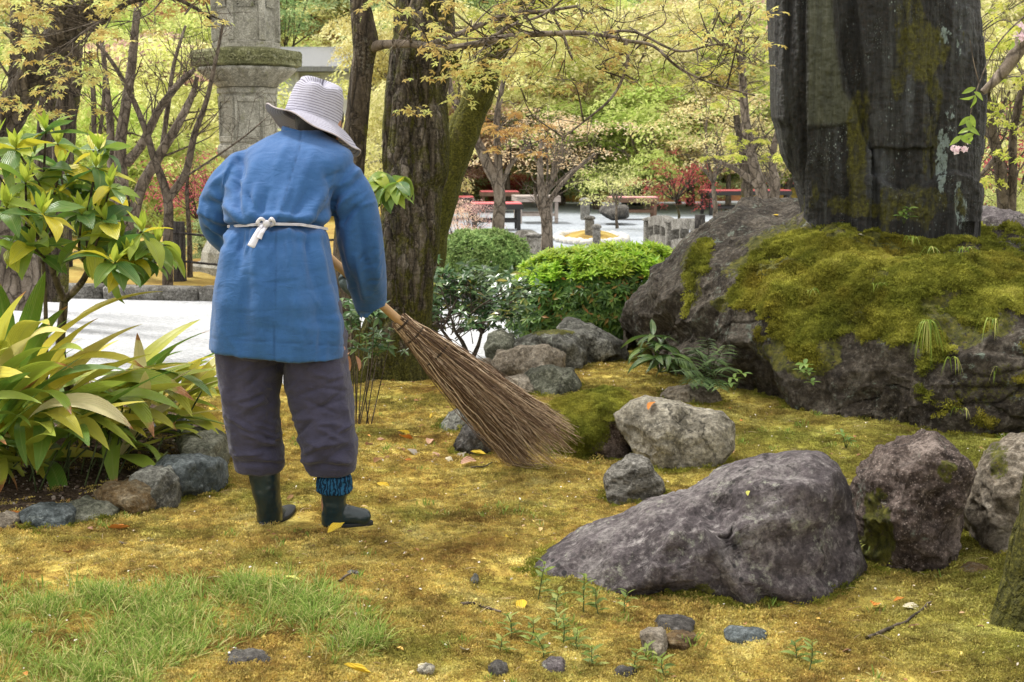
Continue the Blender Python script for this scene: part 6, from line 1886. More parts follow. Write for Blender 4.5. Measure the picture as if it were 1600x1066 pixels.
def build_low():
    g = np.random.default_rng(77)
    b0 = at(1030, 590, 7.9); b0[2] = .04
    t = thing('lance_leaf_plant', b0, 'dark plant with drooping lance shaped leaves at the left foot of the pedestal rock', 'plant')
    for i, (u, v, Y) in enumerate([(1020, 525, 7.75), (1032, 540, 7.7), (1012, 545, 7.75), (1045, 555, 7.6), (1025, 560, 7.6), (1060, 568, 7.6)]):
        c = at(u, v, Y)
        for j in range(8):
            a = j * .8 + g.uniform(-.3, .3)
            put_leaf(LANCE[j % 3], t, c, (math.cos(a), math.sin(a) * .7 - .3, g.uniform(-.3, .5)), g.uniform(-.5, .5), g.uniform(.8, 1.2))
    lst = [(np.array([b0, (b0 + at(u, v, Y)) / 2 + g.normal(0, .01, 3), at(u, v, Y)]), np.array([.006, .005, .003]), 0) for (u, v, Y) in [(1020, 525, 7.75), (1032, 540, 7.7), (1012, 545, 7.75), (1045, 555, 7.6), (1060, 568, 7.6)]]
    V, F = twig_mesh(lst, 8, 5); part('stems', V, F, B_grn, t)['kind'] = 'stuff'
    b0 = at(1110, 590, 7.3); b0[2] = .02
    t = thing('fern', b0, 'green fern with arching fronds in the hollow under the pedestal rock', 'fern')
    lst = []
    for i, (u, v, Y) in enumerate([(1055, 560, 7.1), (1065, 580, 7.0), (1085, 545, 7.05), (1105, 530, 7.1), (1135, 540, 7.0), (1140, 575, 6.9), (1095, 600, 6.9), (1125, 606, 6.85), (1075, 598, 6.95), (1120, 560, 6.95)]):
        e = at(u, v, Y); m = (b0 + e) / 2 + np.array([0, 0, .06]); q = crom(np.array([b0, m, e]), 14)
        lst.append((q, np.linspace(.003, .001, 14), 0))
        for j in range(4, 14):
            T = q[min(j + 1, 13)] - q[j - 1]; T /= np.linalg.norm(T)
            sd3 = np.cross(T, [0, -.4, 1]); sd3 /= np.linalg.norm(sd3)
            for sgn in (-1, 1):
                put_leaf(PINNA[(i + j) % 2], t, q[j], sd3 * sgn + T * .6 + np.array([0, 0, -.12]), g.uniform(-.2, .2), (1.05 - .05 * (j - 4)) * g.uniform(.85, 1.1), 'pinna')
    V, F = twig_mesh(lst, 14, 5); part('rachis', V, F, B_grn, t)['kind'] = 'stuff'
    # sprigs
    for nm, lab, spots, Y in [('seedling', 'pale green seedling of few leaves right of the fern', [(1148, 592), (1160, 584), (1140, 600)], 6.75),
                              ('seedling', 'small seedling growing out of the pedestal rock face', [(1258, 570), (1262, 582), (1268, 598), (1250, 578)], 6.40),
                              ('seedling', 'tiny green seedling in the moss below the pedestal rock', [(1322, 684), (1316, 678), (1326, 690)], 6.0),
                              ('seedling', 'clover like seedling at the foot of the standing stone', [(1412, 332), (1420, 326), (1418, 340), (1408, 338)], 7.6)]:
        c0 = at(spots[0][0], spots[0][1] + 18, Y)
        t = thing(nm, c0, lab, 'seedling')
        lst = []
        for (u, v) in spots:
            c = at(u, v, Y - .03); lst.append((np.array([c0, (c0 + c) / 2, c]), np.array([.002, .002, .001]), 0))
            for j in range(4):
                a = j * 1.57 + g.uniform(-.4, .4)
                put_leaf(SMALL[j % 2], t, c, (math.cos(a), math.sin(a) * .6 - .4, .3), g.uniform(-.4, .4), g.uniform(.6, 1.0) if Y > 6.2 else .6)
        V, F = twig_mesh(lst, 5, 4); part('stem', V, F, B_grn, t)['kind'] = 'stuff'
    # grass tufts on the pedestal rock and between boulders
    def tuft(u, v, Y, n, L, lab, fall=1.2, wd=.0028, zb=None, spread=.8):
        c0 = at(u, v, Y)
        if zb is not None: c0[2] = zb
        a = g.uniform(0, 2 * np.pi, n); ln = L * g.uniform(.5, 1.1, n)
        D = np.stack([np.cos(a), np.sin(a) * .6 - .45, 0 * a], 1) * spread
        tt = np.linspace(0, 1, 8)
        P = c0 + g.normal(0, .012, (n, 3))[:, None, :] * [1, 1, .2] + D[:, None] * (ln[:, None] * tt[None])[..., None] * .8 + np.array([0, 0, 1.0]) * (ln[:, None] * (tt * 1.0 - fall * tt ** 2))[..., None]
        sx = np.stack([-np.sin(a), np.cos(a), 0 * a], 1)[:, None] * (wd * np.array([.7, 1, 1, 1, .9, .7, .45, .05]))[None, :, None]
        V = np.stack([P - sx, P + sx], 2).reshape(-1, 3)
        idx = np.arange(n * 16).reshape(n, 8, 2)
        F = np.stack([idx[:, :-1, 0], idx[:, :-1, 1], idx[:, 1:, 1], idx[:, 1:, 0]], -1).reshape(-1, 4)
        o = mk('grass_tuft', V, F, M_tuft, False, None, tuple(c0))
        tag(o, lab, 'grass tuft')
    for q in [(1448, 505, 6.55, 34, .16, 'arching grass tuft hanging over the edge of the pedestal rock', 2.2), (1425, 375, 7.3, 12, .11, 'small grass tuft high on the mossy rock', 1.3), (1455, 392, 7.2, 14, .12, 'grass tuft on the mossy rock beside the small high one', 1.4),
              (1505, 392, 7.1, 14, .13, 'grass tuft on the rock right of the mossy slope', 1.3), (1375, 445, 6.9, 12, .07, 'short curled tuft in the middle of the mossy slope', 1.5), (1548, 500, 6.5, 12, .10, 'drooping tuft on the right of the pedestal rock', 2.0),
              (1555, 575, 6.42, 8, .09, 'sparse tuft low on the right of the pedestal rock', 1.8), (1270, 455, 6.9, 10, .07, 'curled tuft left on the mossy slope', 1.4), (1490, 560, 6.42, 8, .08, 'thin tuft in a crack of the pedestal rock', 2.0), (1500, 640, 6.35, 6, .07, 'wisp of grass near the foot of the pedestal rock', 1.6),
              (1395, 320, 7.75, 16, .09, 'tuft of grass against the foot of the standing stone', .9), (1350, 322, 7.75, 12, .07, 'low tuft left at the foot of the standing stone', .9)]:
        tuft(*q)
    tuft(1372, 893, 4.35, 46, .19, 'long bright grass tuft between the purple boulder and the coarse brown one', .75, .0026, .0, .55)
    tuft(1440, 885, 4.40, 26, .12, 'grass tuft in front of the coarse brown boulder', 1.1, .0022, .0, .7)
    tuft(1570, 910, 4.1, 20, .09, 'low grass tuft beside the trunk at the right edge', 1.0, .002, .0, .7)
b = NB('tuft_blade')
M_tuft = b.leafy(b.ramp(b.isl(), [(0, (0.11, 0.19, 0.02)), (.6, (0.27, 0.34, 0.05)), (1, (0.50, 0.48, 0.16))]), .35, .5, .25)
build_low()

# leafy weeds in the foreground, lower centre
def build_weeds():
    g = np.random.default_rng(90)
    wm = [broad_leaf_mesh('weed_leaf', .045, .018, d, .14, 4, .4, bleaf_mat('weed_leaf', [(0, (0.10, 0.18, 0.03)), (.7, (0.25, 0.34, 0.06)), (1, (0.40, 0.44, 0.12))], None, .3, .4, .5), 0, .05, i) for i, d in enumerate([.3, .7])]
    t = None
    spots = [(841, 925, 62, 'tall pale weed in front of the purple boulder left tip'), (868, 955, 50, 'weed beside the tall pale one'), (912, 945, 60, 'weed at the foot of the purple boulder, left part'), (935, 950, 44, 'short weed at the purple boulder'), (975, 945, 34, 'little weed below the middle of the purple boulder'),
             (800, 985, 40, 'weed at the left of the weedy patch'), (825, 1000, 46, 'weed in the weedy patch centre'), (880, 1000, 50, 'bushy weed right of the patch centre'), (905, 1010, 40, 'low weed near the chipped stone'), (850, 1020, 40, 'weed above the small purplish stone'),
             (930, 1035, 40, 'weed near the bottom edge by the dull stone'), (990, 1040, 34, 'small weed left of the chipped stone pair'), (1265, 1035, 46, 'lone grey green weed in the lower right moss'), (1245, 1020, 26, 'tiny weed left of the lone one'), (1040, 1050, 34, 'weed at the bottom edge below the chipped stones'), (780, 1010, 30, 'small weed at the left end of the weedy patch'),
             (1010, 1025, 30, 'short weed against the chipped stone'), (870, 975, 30, 'short weed in the middle of the weedy patch')]
    for (u, v, h, lab) in spots:
        b0 = gp(u, v + 12); b0[2] = 0
        H = h / pm(b0[1])
        t = thing('weed', b0, lab, 'weed', 'weeds in the foreground moss')
        top = b0 + np.array([g.normal(0, .01), g.normal(0, .01), H])
        V, F = tubes(np.array([b0, (b0 + top) / 2 + g.normal(0, .004, 3), top]), np.array([.0018, .0015, .0009]), 5)
        part('stem', V, F, B_grn, t)
        nl = int(6 + h / 8)
        for j in range(nl):
            q = b0 + (top - b0) * (.2 + .8 * j / (nl - 1)); a = j * 2.4 + g.uniform(-.3, .3)
            put_leaf(wm[j % 2], t, q, (math.cos(a), math.sin(a), .35 + .5 * j / nl), g.uniform(-.3, .3), g.uniform(.55, 1.0) * (1.1 - .3 * j / nl))
build_weeds()
# ------------------------------------------------------------------ kerb, fence, lantern
M_granite = stone_mat('weathered_granite', (0.20, 0.195, 0.16), (0.40, 0.39, 0.33), (0.56, 0.55, 0.48), 5, bump=.005, lichen=((0.20, 0.21, 0.10), .5), grain=90)
M_granmoss = stone_mat('moss_stained_granite', (0.11, 0.115, 0.05), (0.24, 0.25, 0.11), (0.42, 0.42, 0.25), 5, bump=.008, lichen=((0.30, 0.31, 0.22), .5), grain=80)
M_conc = stone_mat('weathered_concrete', (0.10, 0.095, 0.08), (0.26, 0.25, 0.225), (0.46, 0.45, 0.42), 6, bump=.010, lichen=((0.10, 0.10, 0.07), .7), grain=60)

def boxv(x0, x1, y0, y1, z0, z1, bev=.006, M=None):
    """bevelled box as loft of rings"""
    def ring(z, ins):
        b = bev
        return [(x0 + ins + b, y0 + ins, z), (x1 - ins - b, y0 + ins, z), (x1 - ins, y0 + ins + b, z), (x1 - ins, y1 - ins - b, z), (x1 - ins - b, y1 - ins, z), (x0 + ins + b, y1 - ins, z), (x0 + ins, y1 - ins - b, z), (x0 + ins, y0 + ins + b, z)]
    V, F = closed_loft([ring(z0, bev), ring(z0 + bev, 0), ring(z1 - bev, 0), ring(z1, bev)])
    if M is not None:
        V = V @ np.array(M.to_3x3()).T + np.array(M.translation)
    return V, F[:, ::-1]

def build_kerb():
    A = np.array([-9.0, 13.68]); B = np.array([-0.9, 12.2])
    k = mk('kerb', np.array([[A[0], A[1], -.2], [B[0], B[1], -.2], [B[0], B[1] + .1, -.2], [A[0], A[1] + .1, -.2]]), [(0, 1, 2, 3)], M_conc, False)
    tag(k, 'low granite kerb between gravel path and moss garden', None, None, 'structure')
    d = (B - A); L = np.linalg.norm(d); ang = math.atan2(d[1], d[0])
    g = np.random.default_rng(2); x = 0
    while x < L:
        w_ = g.uniform(.75, 1.15); w_ = min(w_, L - x)
        if w_ < .1: break
        M = Matrix.Translation((A[0], A[1], 0)) @ Matrix.Rotation(ang, 4, 'Z') @ Matrix.Translation((x, g.uniform(-.01, .01), 0))
        V, F = boxv(.006, w_ - .006, 0, .20, -.10, .075 + g.uniform(-.006, .006), .018, M)
        part('kerb_stone', V, F, M_conc, k, True)
        x += w_
build_kerb()

M_post = bark_mat('dark_wood_post', (0.02, 0.018, 0.017), (0.055, 0.05, 0.048), (0.12, 0.11, 0.10), (1, 1, .15), 30, 0, .006, 0)
def build_fence():
    t = thing('post_and_rope_fence', (-4.2, 13.9, .1), 'low fence of dark round wood posts and black rope behind the kerb', 'fence')
    xs = [(282, 13.3), (106, 14.1), (-90, 15.0)]
    tops = []
    for u, Y in xs:
        b0 = at(u, 452, Y); x = b0[0]
        P = np.array([[x, Y, -.05], [x, Y, .3], [x, Y, .62]]); V, F = tubes(crom(P, 12), np.full(12, .060) * (1 + .03 * np.sin(np.arange(12))), 16)
        V, F = closed_loft(np.vstack([V, V[-16:] * [1, 1, 1]]).reshape(13, 16, 3)[:12])
        part('post', V, F, M_post, t); tops.append((x, Y))
    tops = [(-.95, 12.75)] + tops
    for z, off in ((.52, .0), (.26, .0)):
        for (xa, ya), (xb, yb) in zip(tops[:-1], tops[1:]):
            s = np.linspace(0, 1, 20)
            P = np.stack([xa + (xb - xa) * s, ya + (yb - ya) * s - .065, z - .05 * 4 * s * (1 - s)], 1)
            V, F = tubes(P, np.full(20, .012), 6); part('rope', V, F, M_post, t)
build_fence()
rock([(296, 422), (345, 422), (420, 424), (420, 446), (296, 444)], 13.9, .35, 'squared dark stone block lying behind the rope fence', 'dark', 4, 95, 6, .02, 5, 10)

def ngon(n, r, z, rot=0, cx=0, cy=0):
    a = np.arange(n) * 2 * np.pi / n + rot
    return np.stack([cx + r * np.cos(a), cy + r * np.sin(a), np.full(n, z)], 1)

def build_lantern():
    Y = 14.0; x = float(at(388, 200, Y)[0])
    def zz(v): return float(at(388, v, Y)[2])
    p_ = pm(Y)
    t = thing('stone_lantern', (x, Y, 0), 'tall hexagonal stone lantern with carved platform, partly hidden behind the gardener', 'stone lantern')
    rot = R(12)
    def prism(rows, n=6, nm='shaft', mat=M_granite, sm=False):
        rings = [ngon(n, r, z, rot, x, Y) for r, z in rows]
        V, F = closed_loft(rings); V, F = V, F[:, ::-1]
        return part(nm, V, F, mat, t, sm)
    s = 41.5 / p_ / .93
    prism([(s * 2.1, -.05), (s * 2.1, .16), (s * 1.9, .20)], nm='base', mat=M_granite)
    prism([(s * 1.75, .20), (s * 1.7, .30), (s * 1.3, .52), (s * 1.1, .58)], 12, 'base_lotus')
    prism([(s * .86, .58), (s * .84, zz(247))], nm='lower_shaft')
    prism([(s * .90, zz(247)), (s * 1.05, zz(243)), (s * 1.08, zz(235)), (s * 1.04, zz(228)), (s * .98, zz(225))], 6, 'ring')
    sh = prism([(s * .98, zz(225)), (s * .97, zz(148)), (s * 1.03, zz(146)), (s * 1.03, zz(138))], 6, 'shaft')
    # sunk panels on the faces of the shaft: frames proud of it
    for k in range(6):
        a0 = rot + k * np.pi / 3; a1 = a0 + np.pi / 3; am = (a0 + a1) / 2
        nrm = np.array([math.cos(am), math.sin(am), 0]); tg = np.array([-math.sin(am), math.cos(am), 0])
        if nrm[1] > .3: continue
        ap = s * .975 * math.cos(np.pi / 6); hw = s * .5
        bars = []
        for (a, b_, z0, z1) in [(-hw * .93, -hw * .74, zz(222), zz(151)), (hw * .74, hw * .93, zz(222), zz(151)), (-hw * .74, hw * .74, zz(222), zz(213)), (-hw * .74, hw * .74, zz(160), zz(151))]:
            M = Matrix((( tg[0], nrm[0], 0, x + nrm[0] * ap), (tg[1], nrm[1], 0, Y + nrm[1] * ap), (0, 0, 1, 0), (0, 0, 0, 1)))
            V, F = boxv(a, b_, -.01, .014, z0, z1, .004, M); bars.append((V, F))
        V, F = merge(bars); part('panel_frame', V, F, M_granite, t, False)
    # lotus cup of petals under the platform
    n = 96; rings = []
    for r, v, am_ in ((1.02, 137, 0), (1.12, 131, .02), (1.42, 122, .09), (1.66, 112, .10), (1.70, 107, .03)):
        a = np.arange(n) * 2 * np.pi / n
        rr = s * r * (1 - am_ * (1 - np.abs(np.sin(a * 8))) )
        rings.append(np.stack([x + rr * np.cos(a), Y + rr * np.sin(a), np.full(n, zz(v))], 1))
    V, F = closed_loft(rings); part('lotus_cup', V, F[:, ::-1], M_granite, t)
    pf = prism([(s * 1.72, zz(106)), (s * 1.88, zz(103)), (s * 1.90, zz(84)), (s * 1.84, zz(80)), (s * 1.2, zz(76))], 6, 'platform', M_granmoss)
    # scroll carvings on the visible platform faces
    g = np.random.default_rng(4)
    for k in range(6):
        a0 = rot + k * np.pi / 3; a1 = a0 + np.pi / 3; am = (a0 + a1) / 2
        nrm = np.array([math.cos(am), math.sin(am), 0]); tg = np.array([-math.sin(am), math.cos(am), 0])
        if nrm[1] > .2: continue
        ap = s * 1.89 * math.cos(np.pi / 6); lst = []
        for cxx in (-.55, 0, .55):
            q = np.linspace(0, 1, 24); ang = q * 9 + g.uniform(0, 3); rr = .042 * (1 - q * .8)
            P = np.array([x, Y, zz(94)]) + nrm * (ap + .002) + tg * ((cxx * s + rr * np.cos(ang)) * 1.0)[:, None] + np.array([0, 0, 1]) * (rr * np.sin(ang) * .8)[:, None]
            lst.append(tubes(P, np.full(24, .0085), 6))
            for e in (-1, 1):
                P2 = np.array([x, Y, zz(94)]) + nrm * (ap + .002) + tg * np.linspace(cxx * s + e * .045, cxx * s + e * .11, 8)[:, None] + np.array([0, 0, 1]) * (.018 * np.sin(np.linspace(0, 5, 8)))[:, None]
                lst.append(tubes(P2, np.linspace(.009, .004, 8), 6))
        V, F = merge(lst); part('carving', V, F, M_granmoss, t)['kind'] = 'stuff'
    prism([(s * 1.16, zz(76)), (s * 1.16, zz(68)), (s * 1.10, zz(66))], 6, 'fire_box_base')
    fb = prism([(s * 1.04, zz(66)), (s * 1.04, zz(-70))], 6, 'fire_box')
    for k in range(6):      # corner posts and lattice
        a0 = rot + k * np.pi / 3; am = a0 + np.pi / 6
        c = np.array([x + s * 1.05 * math.cos(a0), Y + s * 1.05 * math.sin(a0)])
        V, F = boxv(c[0] - .03, c[0] + .03, c[1] - .03, c[1] + .03, zz(66), zz(-70), .006); part('corner_post', V, F, M_granite, t, False)
        nrm = np.array([math.cos(am), math.sin(am), 0]); tg = np.array([-math.sin(am), math.cos(am), 0])
        if nrm[1] > .3: continue
        ap = s * 1.04 * math.cos(np.pi / 6); lst = []
        hw = s * .30
        M = Matrix(((tg[0], nrm[0], 0, x + nrm[0] * ap), (tg[1], nrm[1], 0, Y + nrm[1] * ap), (0, 0, 1, 0), (0, 0, 0, 1)))
        V, F = boxv(-hw, hw, -.01, .004, zz(14), zz(-50), .001, M); part('lattice_back', V, F, M_post, t, False)
        for i in range(-9, 10):
            for e in (-1, 1):
                q = np.linspace(-1, 1, 2) * .5
                zc = (zz(14) + zz(-50)) / 2; H = (zz(-50) - zz(14))
                p0 = np.array([i * hw / 3 - e * H / 2, -H / 2]); p1 = np.array([i * hw / 3 + e * H / 2, H / 2])
                ts = np.linspace(0, 1, 30); L2 = p0[None] + (p1 - p0)[None] * ts[:, None]
                L2 = L2[np.abs(L2[:, 0]) <= hw]
                if len(L2) < 2: continue
                P = np.array([x, Y, zc]) + nrm * (ap + .012) + tg * L2[[0, -1], 0][:, None] + np.array([0, 0, 1]) * L2[[0, -1], 1][:, None]
                lst.append(tubes(P, np.full(2, .008), 4))
        V, F = merge(lst); part('lattice', V, F, M_granite, t, False)['kind'] = 'stuff'
    prism([(s * 1.3, zz(-70)), (s * 2.3, zz(-78)), (s * 2.4, zz(-92)), (s * 1.6, zz(-130)), (s * .7, zz(-165)), (s * .3, zz(-175))], 6, 'roof')
    prism([(s * .3, zz(-175)), (s * .45, zz(-195)), (s * .3, zz(-215)), (s * .05, zz(-235))], 12, 'finial')
build_lantern()

# ------------------------------------------------------------------ trees near the lawn
def px_path(pts):
    return np.array([at(u, v, Y) for u, v, Y in pts])

def bark_tube(pts, rad_px, sides=72, k=160, seed=1, amp=.10, groove=.0, flare=None):
    P = crom(px_path(pts), k); Yv = crom(np.array(pts, float), k)[:, 2]
    rr = np.interp(np.linspace(0, 1, k), np.linspace(0, 1, len(rad_px)), rad_px) / pm(Yv)
    if flare: rr = rr * (1 + flare * np.exp(-np.linspace(0, 1, k) * 9))
    V, F = tubes(P, rr, sides)
    Vr = V.reshape(k, sides, 3); c = P[:, None]
    N = (Vr - c) / rr[:, None, None]
    L = Vr * [1, 1, .22]
    s = 1.0 / max(.02, rr.mean())
    cr, idv = cells(L * [1, 1, 1.2], s * 1.25, seed)
    d = amp * rr.mean() * (.45 * fbm(Vr, s * .6, 3, seed) + .35 * fbm(L, s * 2.2, 4, seed + 2)) - groove * rr.mean() * np.exp(-(cr / .10) ** 2) + groove * .6 * rr.mean() * (idv - .5)
    if flare:
        th = np.linspace(0, 2 * np.pi, sides, endpoint=False)
        root = np.exp(-np.linspace(0, 1, k) * 12)[:, None] * (.5 * np.maximum(0, np.sin(th * 3 + seed)) + .35 * np.maximum(0, np.sin(th * 5 + 2 * seed)))[None]
        d = d + root * rr.mean() * .55
    return (Vr + N * d[..., None]).reshape(-1, 3), F

# leaf sprays of star leaves hanging in flat layers
def spray_points(spots, g):
    P, N = [], []
    for (u, v, Y, n, su, sv) in spots:
        c = at(u, v, Y)
        sx, sz = su / pm(Y), sv / pm(Y)
        m = max(1, n // 7)
        cc = c + g.normal(0, 1, (m, 3)) * [sx * .6, sx * .6, sz * .6]
        for q in cc:
            k = 7 + g.integers(0, 5)
            a = g.uniform(0, 6.28); 
            d = g.normal(0, 1, (k, 3)) * [.045, .045, .010]
            d[:, 2] -= .35 * np.hypot(d[:, 0], d[:, 1])
            P.append(q + d)
            N.append(np.stack([d[:, 0] * 6, d[:, 1] * 6 - .2, np.full(k, .9)], 1) + g.normal(0, .3, (k, 3)))
    return np.vstack(P), np.vstack(N)

M_gold = leaf_mat('gold_maple_leaf', [(0, (0.42, 0.28, 0.09)), (.25, (0.56, 0.44, 0.13)), (.55, (0.64, 0.60, 0.20)), (1, (0.54, 0.62, 0.20))], .5, .6, .15)
M_lime = leaf_mat('lime_maple_leaf', [(0, (0.32, 0.38, 0.05)), (.5, (0.46, 0.50, 0.08)), (1, (0.60, 0.56, 0.14))], .5, .6, .15)
M_brz = leaf_mat('bronze_maple_leaf', [(0, (0.30, 0.15, 0.05)), (.5, (0.46, 0.27, 0.08)), (1, (0.55, 0.42, 0.14))], .5, .6, .15)

def foliage(t, spots, mat, size, g, tmpl=STAR, name='foliage'):
    P, N = spray_points(spots, g)
    V, F = stamp(*tmpl, P, N, g.uniform(size * .7, size * 1.25, len(P)), g.uniform(0, 6.28, len(P)))
    return part(name, V, F, mat, t, False)

def twigs_for(spots, hosts, g, r=.004):
    """thin twigs joining each spray to the nearest host point"""
    H = np.vstack(hosts); lst = []
    for (u, v, Y, n, su, sv) in spots:
        c = at(u, v, Y); h = H[np.argmin(np.linalg.norm(H - c, axis=1))]
        m = (h + c) / 2 + g.normal(0, .05, 3)
        lst.append((np.array([h, m, c]), np.array([r * 1.6, r, r * .5]), 0))
        for _ in range(3):
            e = c + g.normal(0, 1, 3) * [su / pm(Y), su / pm(Y), sv / pm(Y)]
            lst.append((np.array([m + (c - m) * .4, (c + e) / 2 + [0, 0, .02], e]), np.array([r * .6, r * .45, r * .25]), 0))
    return twig_mesh(lst, 10, 5)

def build_near_trees():
    g = np.random.default_rng(21)
    # the big trunk
    b0 = at(612, 612, 7.9); b0[2] = 0
    t = thing('tree', b0, 'thick upright tree with rough mossy bark right behind the gardener', 'tree')
    V, F = bark_tube([(608, 640, 7.9), (610, 600, 7.9), (618, 540, 7.9), (627, 480, 7.9), (636, 400, 7.92), (645, 300, 7.95), (651, 200, 8.0), (656, 100, 8.0), (664, 0, 8.05), (670, -120, 8.1), (676, -300, 8.2), (680, -480, 8.3)],
                     [76, 62, 52, 48, 48, 50, 49, 48, 44, 42, 38, 30], 110, 420, 3, .12, .10, .35)
    part('trunk', V, F, B_big, t)
    # slim trunk with the long level branch
    b0 = at(545, 600, 7.6); b0[2] = 0
    t2 = thing('tree', b0, 'slim dark tree left of the thick trunk, with a long level branch reaching right', 'tree')
    V, F = bark_tube([(548, 630, 7.6), (546, 580, 7.6), (540, 480, 7.6), (541, 400, 7.6), (548, 300, 7.6), (556, 200, 7.6), (566, 110, 7.6), (570, 60, 7.6), (562, 0, 7.6), (555, -90, 7.6), (560, -240, 7.7), (575, -420, 7.8)],
                     [24, 22, 19, 21, 19, 18, 17, 20, 16, 15, 12, 9], 48, 200, 5, .12, .03, .2)
    part('trunk', V, F, B_dark, t2)
    br = [([(572, 82, 7.6), (592, 71, 7.55), (640, 69, 7.4), (690, 76, 7.3), (740, 70, 7.2), (800, 57, 7.1), (870, 52, 7.0), (930, 53, 7.0), (978, 64, 7.0)], [12, 8, 6, 6, 5.5, 5, 4.2, 3.6, 3]),
          ([(665, 72, 7.35), (720, 52, 7.5), (790, 24, 7.6), (850, 18, 7.7), (930, 5, 7.8)], [5, 4.5, 4, 3, 2]),
          ([(978, 64, 7.0), (980, 100, 6.95), (958, 150, 6.9), (915, 188, 6.9), (880, 215, 6.9)], [3, 2.5, 2, 1.5, 1]),
          ([(978, 64, 7.0), (1020, 72, 7.0), (1060, 105, 6.9), (1110, 130, 6.9), (1180, 150, 6.9)], [2.8, 2.4, 1.8, 1.4, 1]),
          ([(930, 53, 7.0), (990, 50, 7.1), (1060, 80, 7.1), (1120, 70, 7.2), (1170, 85, 7.2)], [2.5, 2, 1.8, 1.4, 1]),
          ([(760, 65, 7.2), (800, 40, 7.2), (850, 22, 7.2), (900, -20, 7.1)], [3, 2.4, 2, 1.5]),
          ([(562, 0, 7.6), (590, -40, 7.5), (640, -80, 7.4), (720, -100, 7.3), (820, -90, 7.2)], [9, 8, 6, 5, 3])]
    lst = []; hosts = []
    for pts, rp in br:
        P = crom(px_path(pts), 40); rr = np.interp(np.linspace(0, 1, 40), np.linspace(0, 1, len(rp)), rp) / pm(7.2)
        lst.append(tubes(P, rr * (1 + .06 * np.sin(np.arange(40) * 1.7)), 8)); hosts.append(P)
        l2 = []; sub_branches(P, float(rr.mean()), 6, g, .18, .55, .7, .1, .2, 1, 5, l2)
        lst.append(twig_mesh(l2, 6, 4))
    V, F = merge([x for x in lst]); part('branches', V, F, B_grey, t2)['kind'] = 'stuff'
    sp = []
    for _ in range(80):
        u = g.uniform(690, 1190); v = g.uniform(-20, 150) * (1 - .35 * abs(u - 900) / 300)
        sp.append((u, v, g.uniform(6.6, 7.8), int(g.integers(8, 22)), 26, 6))
    for u, v in [(645, 160), (660, 50), (690, 30), (615, 20), (640, 15), (700, 120), (720, 150), (730, 60), (750, 110), (600, 8), (1060, 30), (1100, 60), (1140, 110), (1165, 60), (780, 8), (820, 90), (860, 110), (900, 100), (700, 8), (960, 120)]:
        sp.append((u, v, g.uniform(6.9, 7.7), 18, 22, 8))
    foliage(t2, sp, M_gold, .035, g)
    V, F = twigs_for(sp, hosts, g, .003); part('twigs', V, F, B_twig, t2)['kind'] = 'stuff'
    # mossed leaning tree behind
    b0 = at(660, 470, 9.2); b0[2] = 0
    t3 = thing('tree', b0, 'moss covered leaning tree behind the thick trunk, bending to the upper right', 'tree')
    V1 = bark_tube([(652, 560, 9.2), (660, 470, 9.2), (672, 370, 9.2), (692, 290, 9.2), (714, 230, 9.2), (735, 180, 9.2), (752, 140, 9.15), (765, 100, 9.1), (790, 50, 9.0), (830, -20, 9.0), (870, -160, 9.0)], [30, 29, 28, 28, 27, 24, 21, 20, 17, 14, 8], 40, 150, 7, .16, .02)
    V2 = bark_tube([(745, 135, 9.15), (730, 112, 9.1), (712, 100, 9.05), (700, 60, 9.0), (705, 0, 9.0)], [14, 11, 8, 6, 5], 24, 60, 8, .16, .02)
    V, F = merge([V1, V2]); part('trunk', V, F, B_moss, t3)['kind'] = 'stuff'
    sp3 = [(g.uniform(740, 930), g.uniform(-30, 60), g.uniform(8.6, 9.6), 16, 30, 8) for _ in range(24)]
    P = crom(px_path([(765, 100, 9.1), (790, 50, 9.0), (830, -20, 9.0)]), 20)
    foliage(t3, sp3, M_lime, .045, g); V, F = twigs_for(sp3, [P], g, .004); part('twigs', V, F, B_twig, t3)['kind'] = 'stuff'
    # left group of trunks
    def multi(name_label, stems, mat, sub=6, leaf=None, lm=.5, sides=24, base=None, k=80, grooves=.05, seed=0, amp=.12, leaves=None):
        b0 = at(base[0], base[1], base[2]); b0[2] = 0.05
        tt = thing('tree', b0, name_label, 'tree')
        gg = np.random.default_rng(seed)
        tl, hosts, l2 = [], [], []
        for pts, rp in stems:
            tl.append(bark_tube(pts, rp, sides, k, seed + len(tl), amp, grooves))
            P = crom(px_path(pts), 50); hosts.append(P)
            rm = float(np.mean(rp)) / pm(pts[0][2])
            if sub: sub_branches(P, rm * .8, sub, gg, lm * .4, lm, .8, .25, .35, 1, 5, l2)
        V, F = merge(tl); o = part('trunk', V, F, mat, tt); o['kind'] = 'stuff' if len(tl) > 1 else 'thing'
        if len(tl) == 1: del o['kind']
        if l2:
            V, F = twig_mesh(l2, 6, 4); part('twigs', V, F, B_twig, tt)['kind'] = 'stuff'
        if leaves:
            sp, m, size = leaves
            foliage(tt, sp, m, size, gg); V, F = twigs_for(sp, hosts, gg, .004); part('leaf_twigs', V, F, B_twig, tt)['kind'] = 'stuff'
        return tt
    spA = [(g.uniform(-10, 170), g.uniform(-20, 190), g.uniform(8.2, 10), 16, 24, 8) for _ in range(46)] + [(g.uniform(120, 340), g.uniform(-20, 50), g.uniform(8.2, 10), 16, 26, 8) for _ in range(16)]
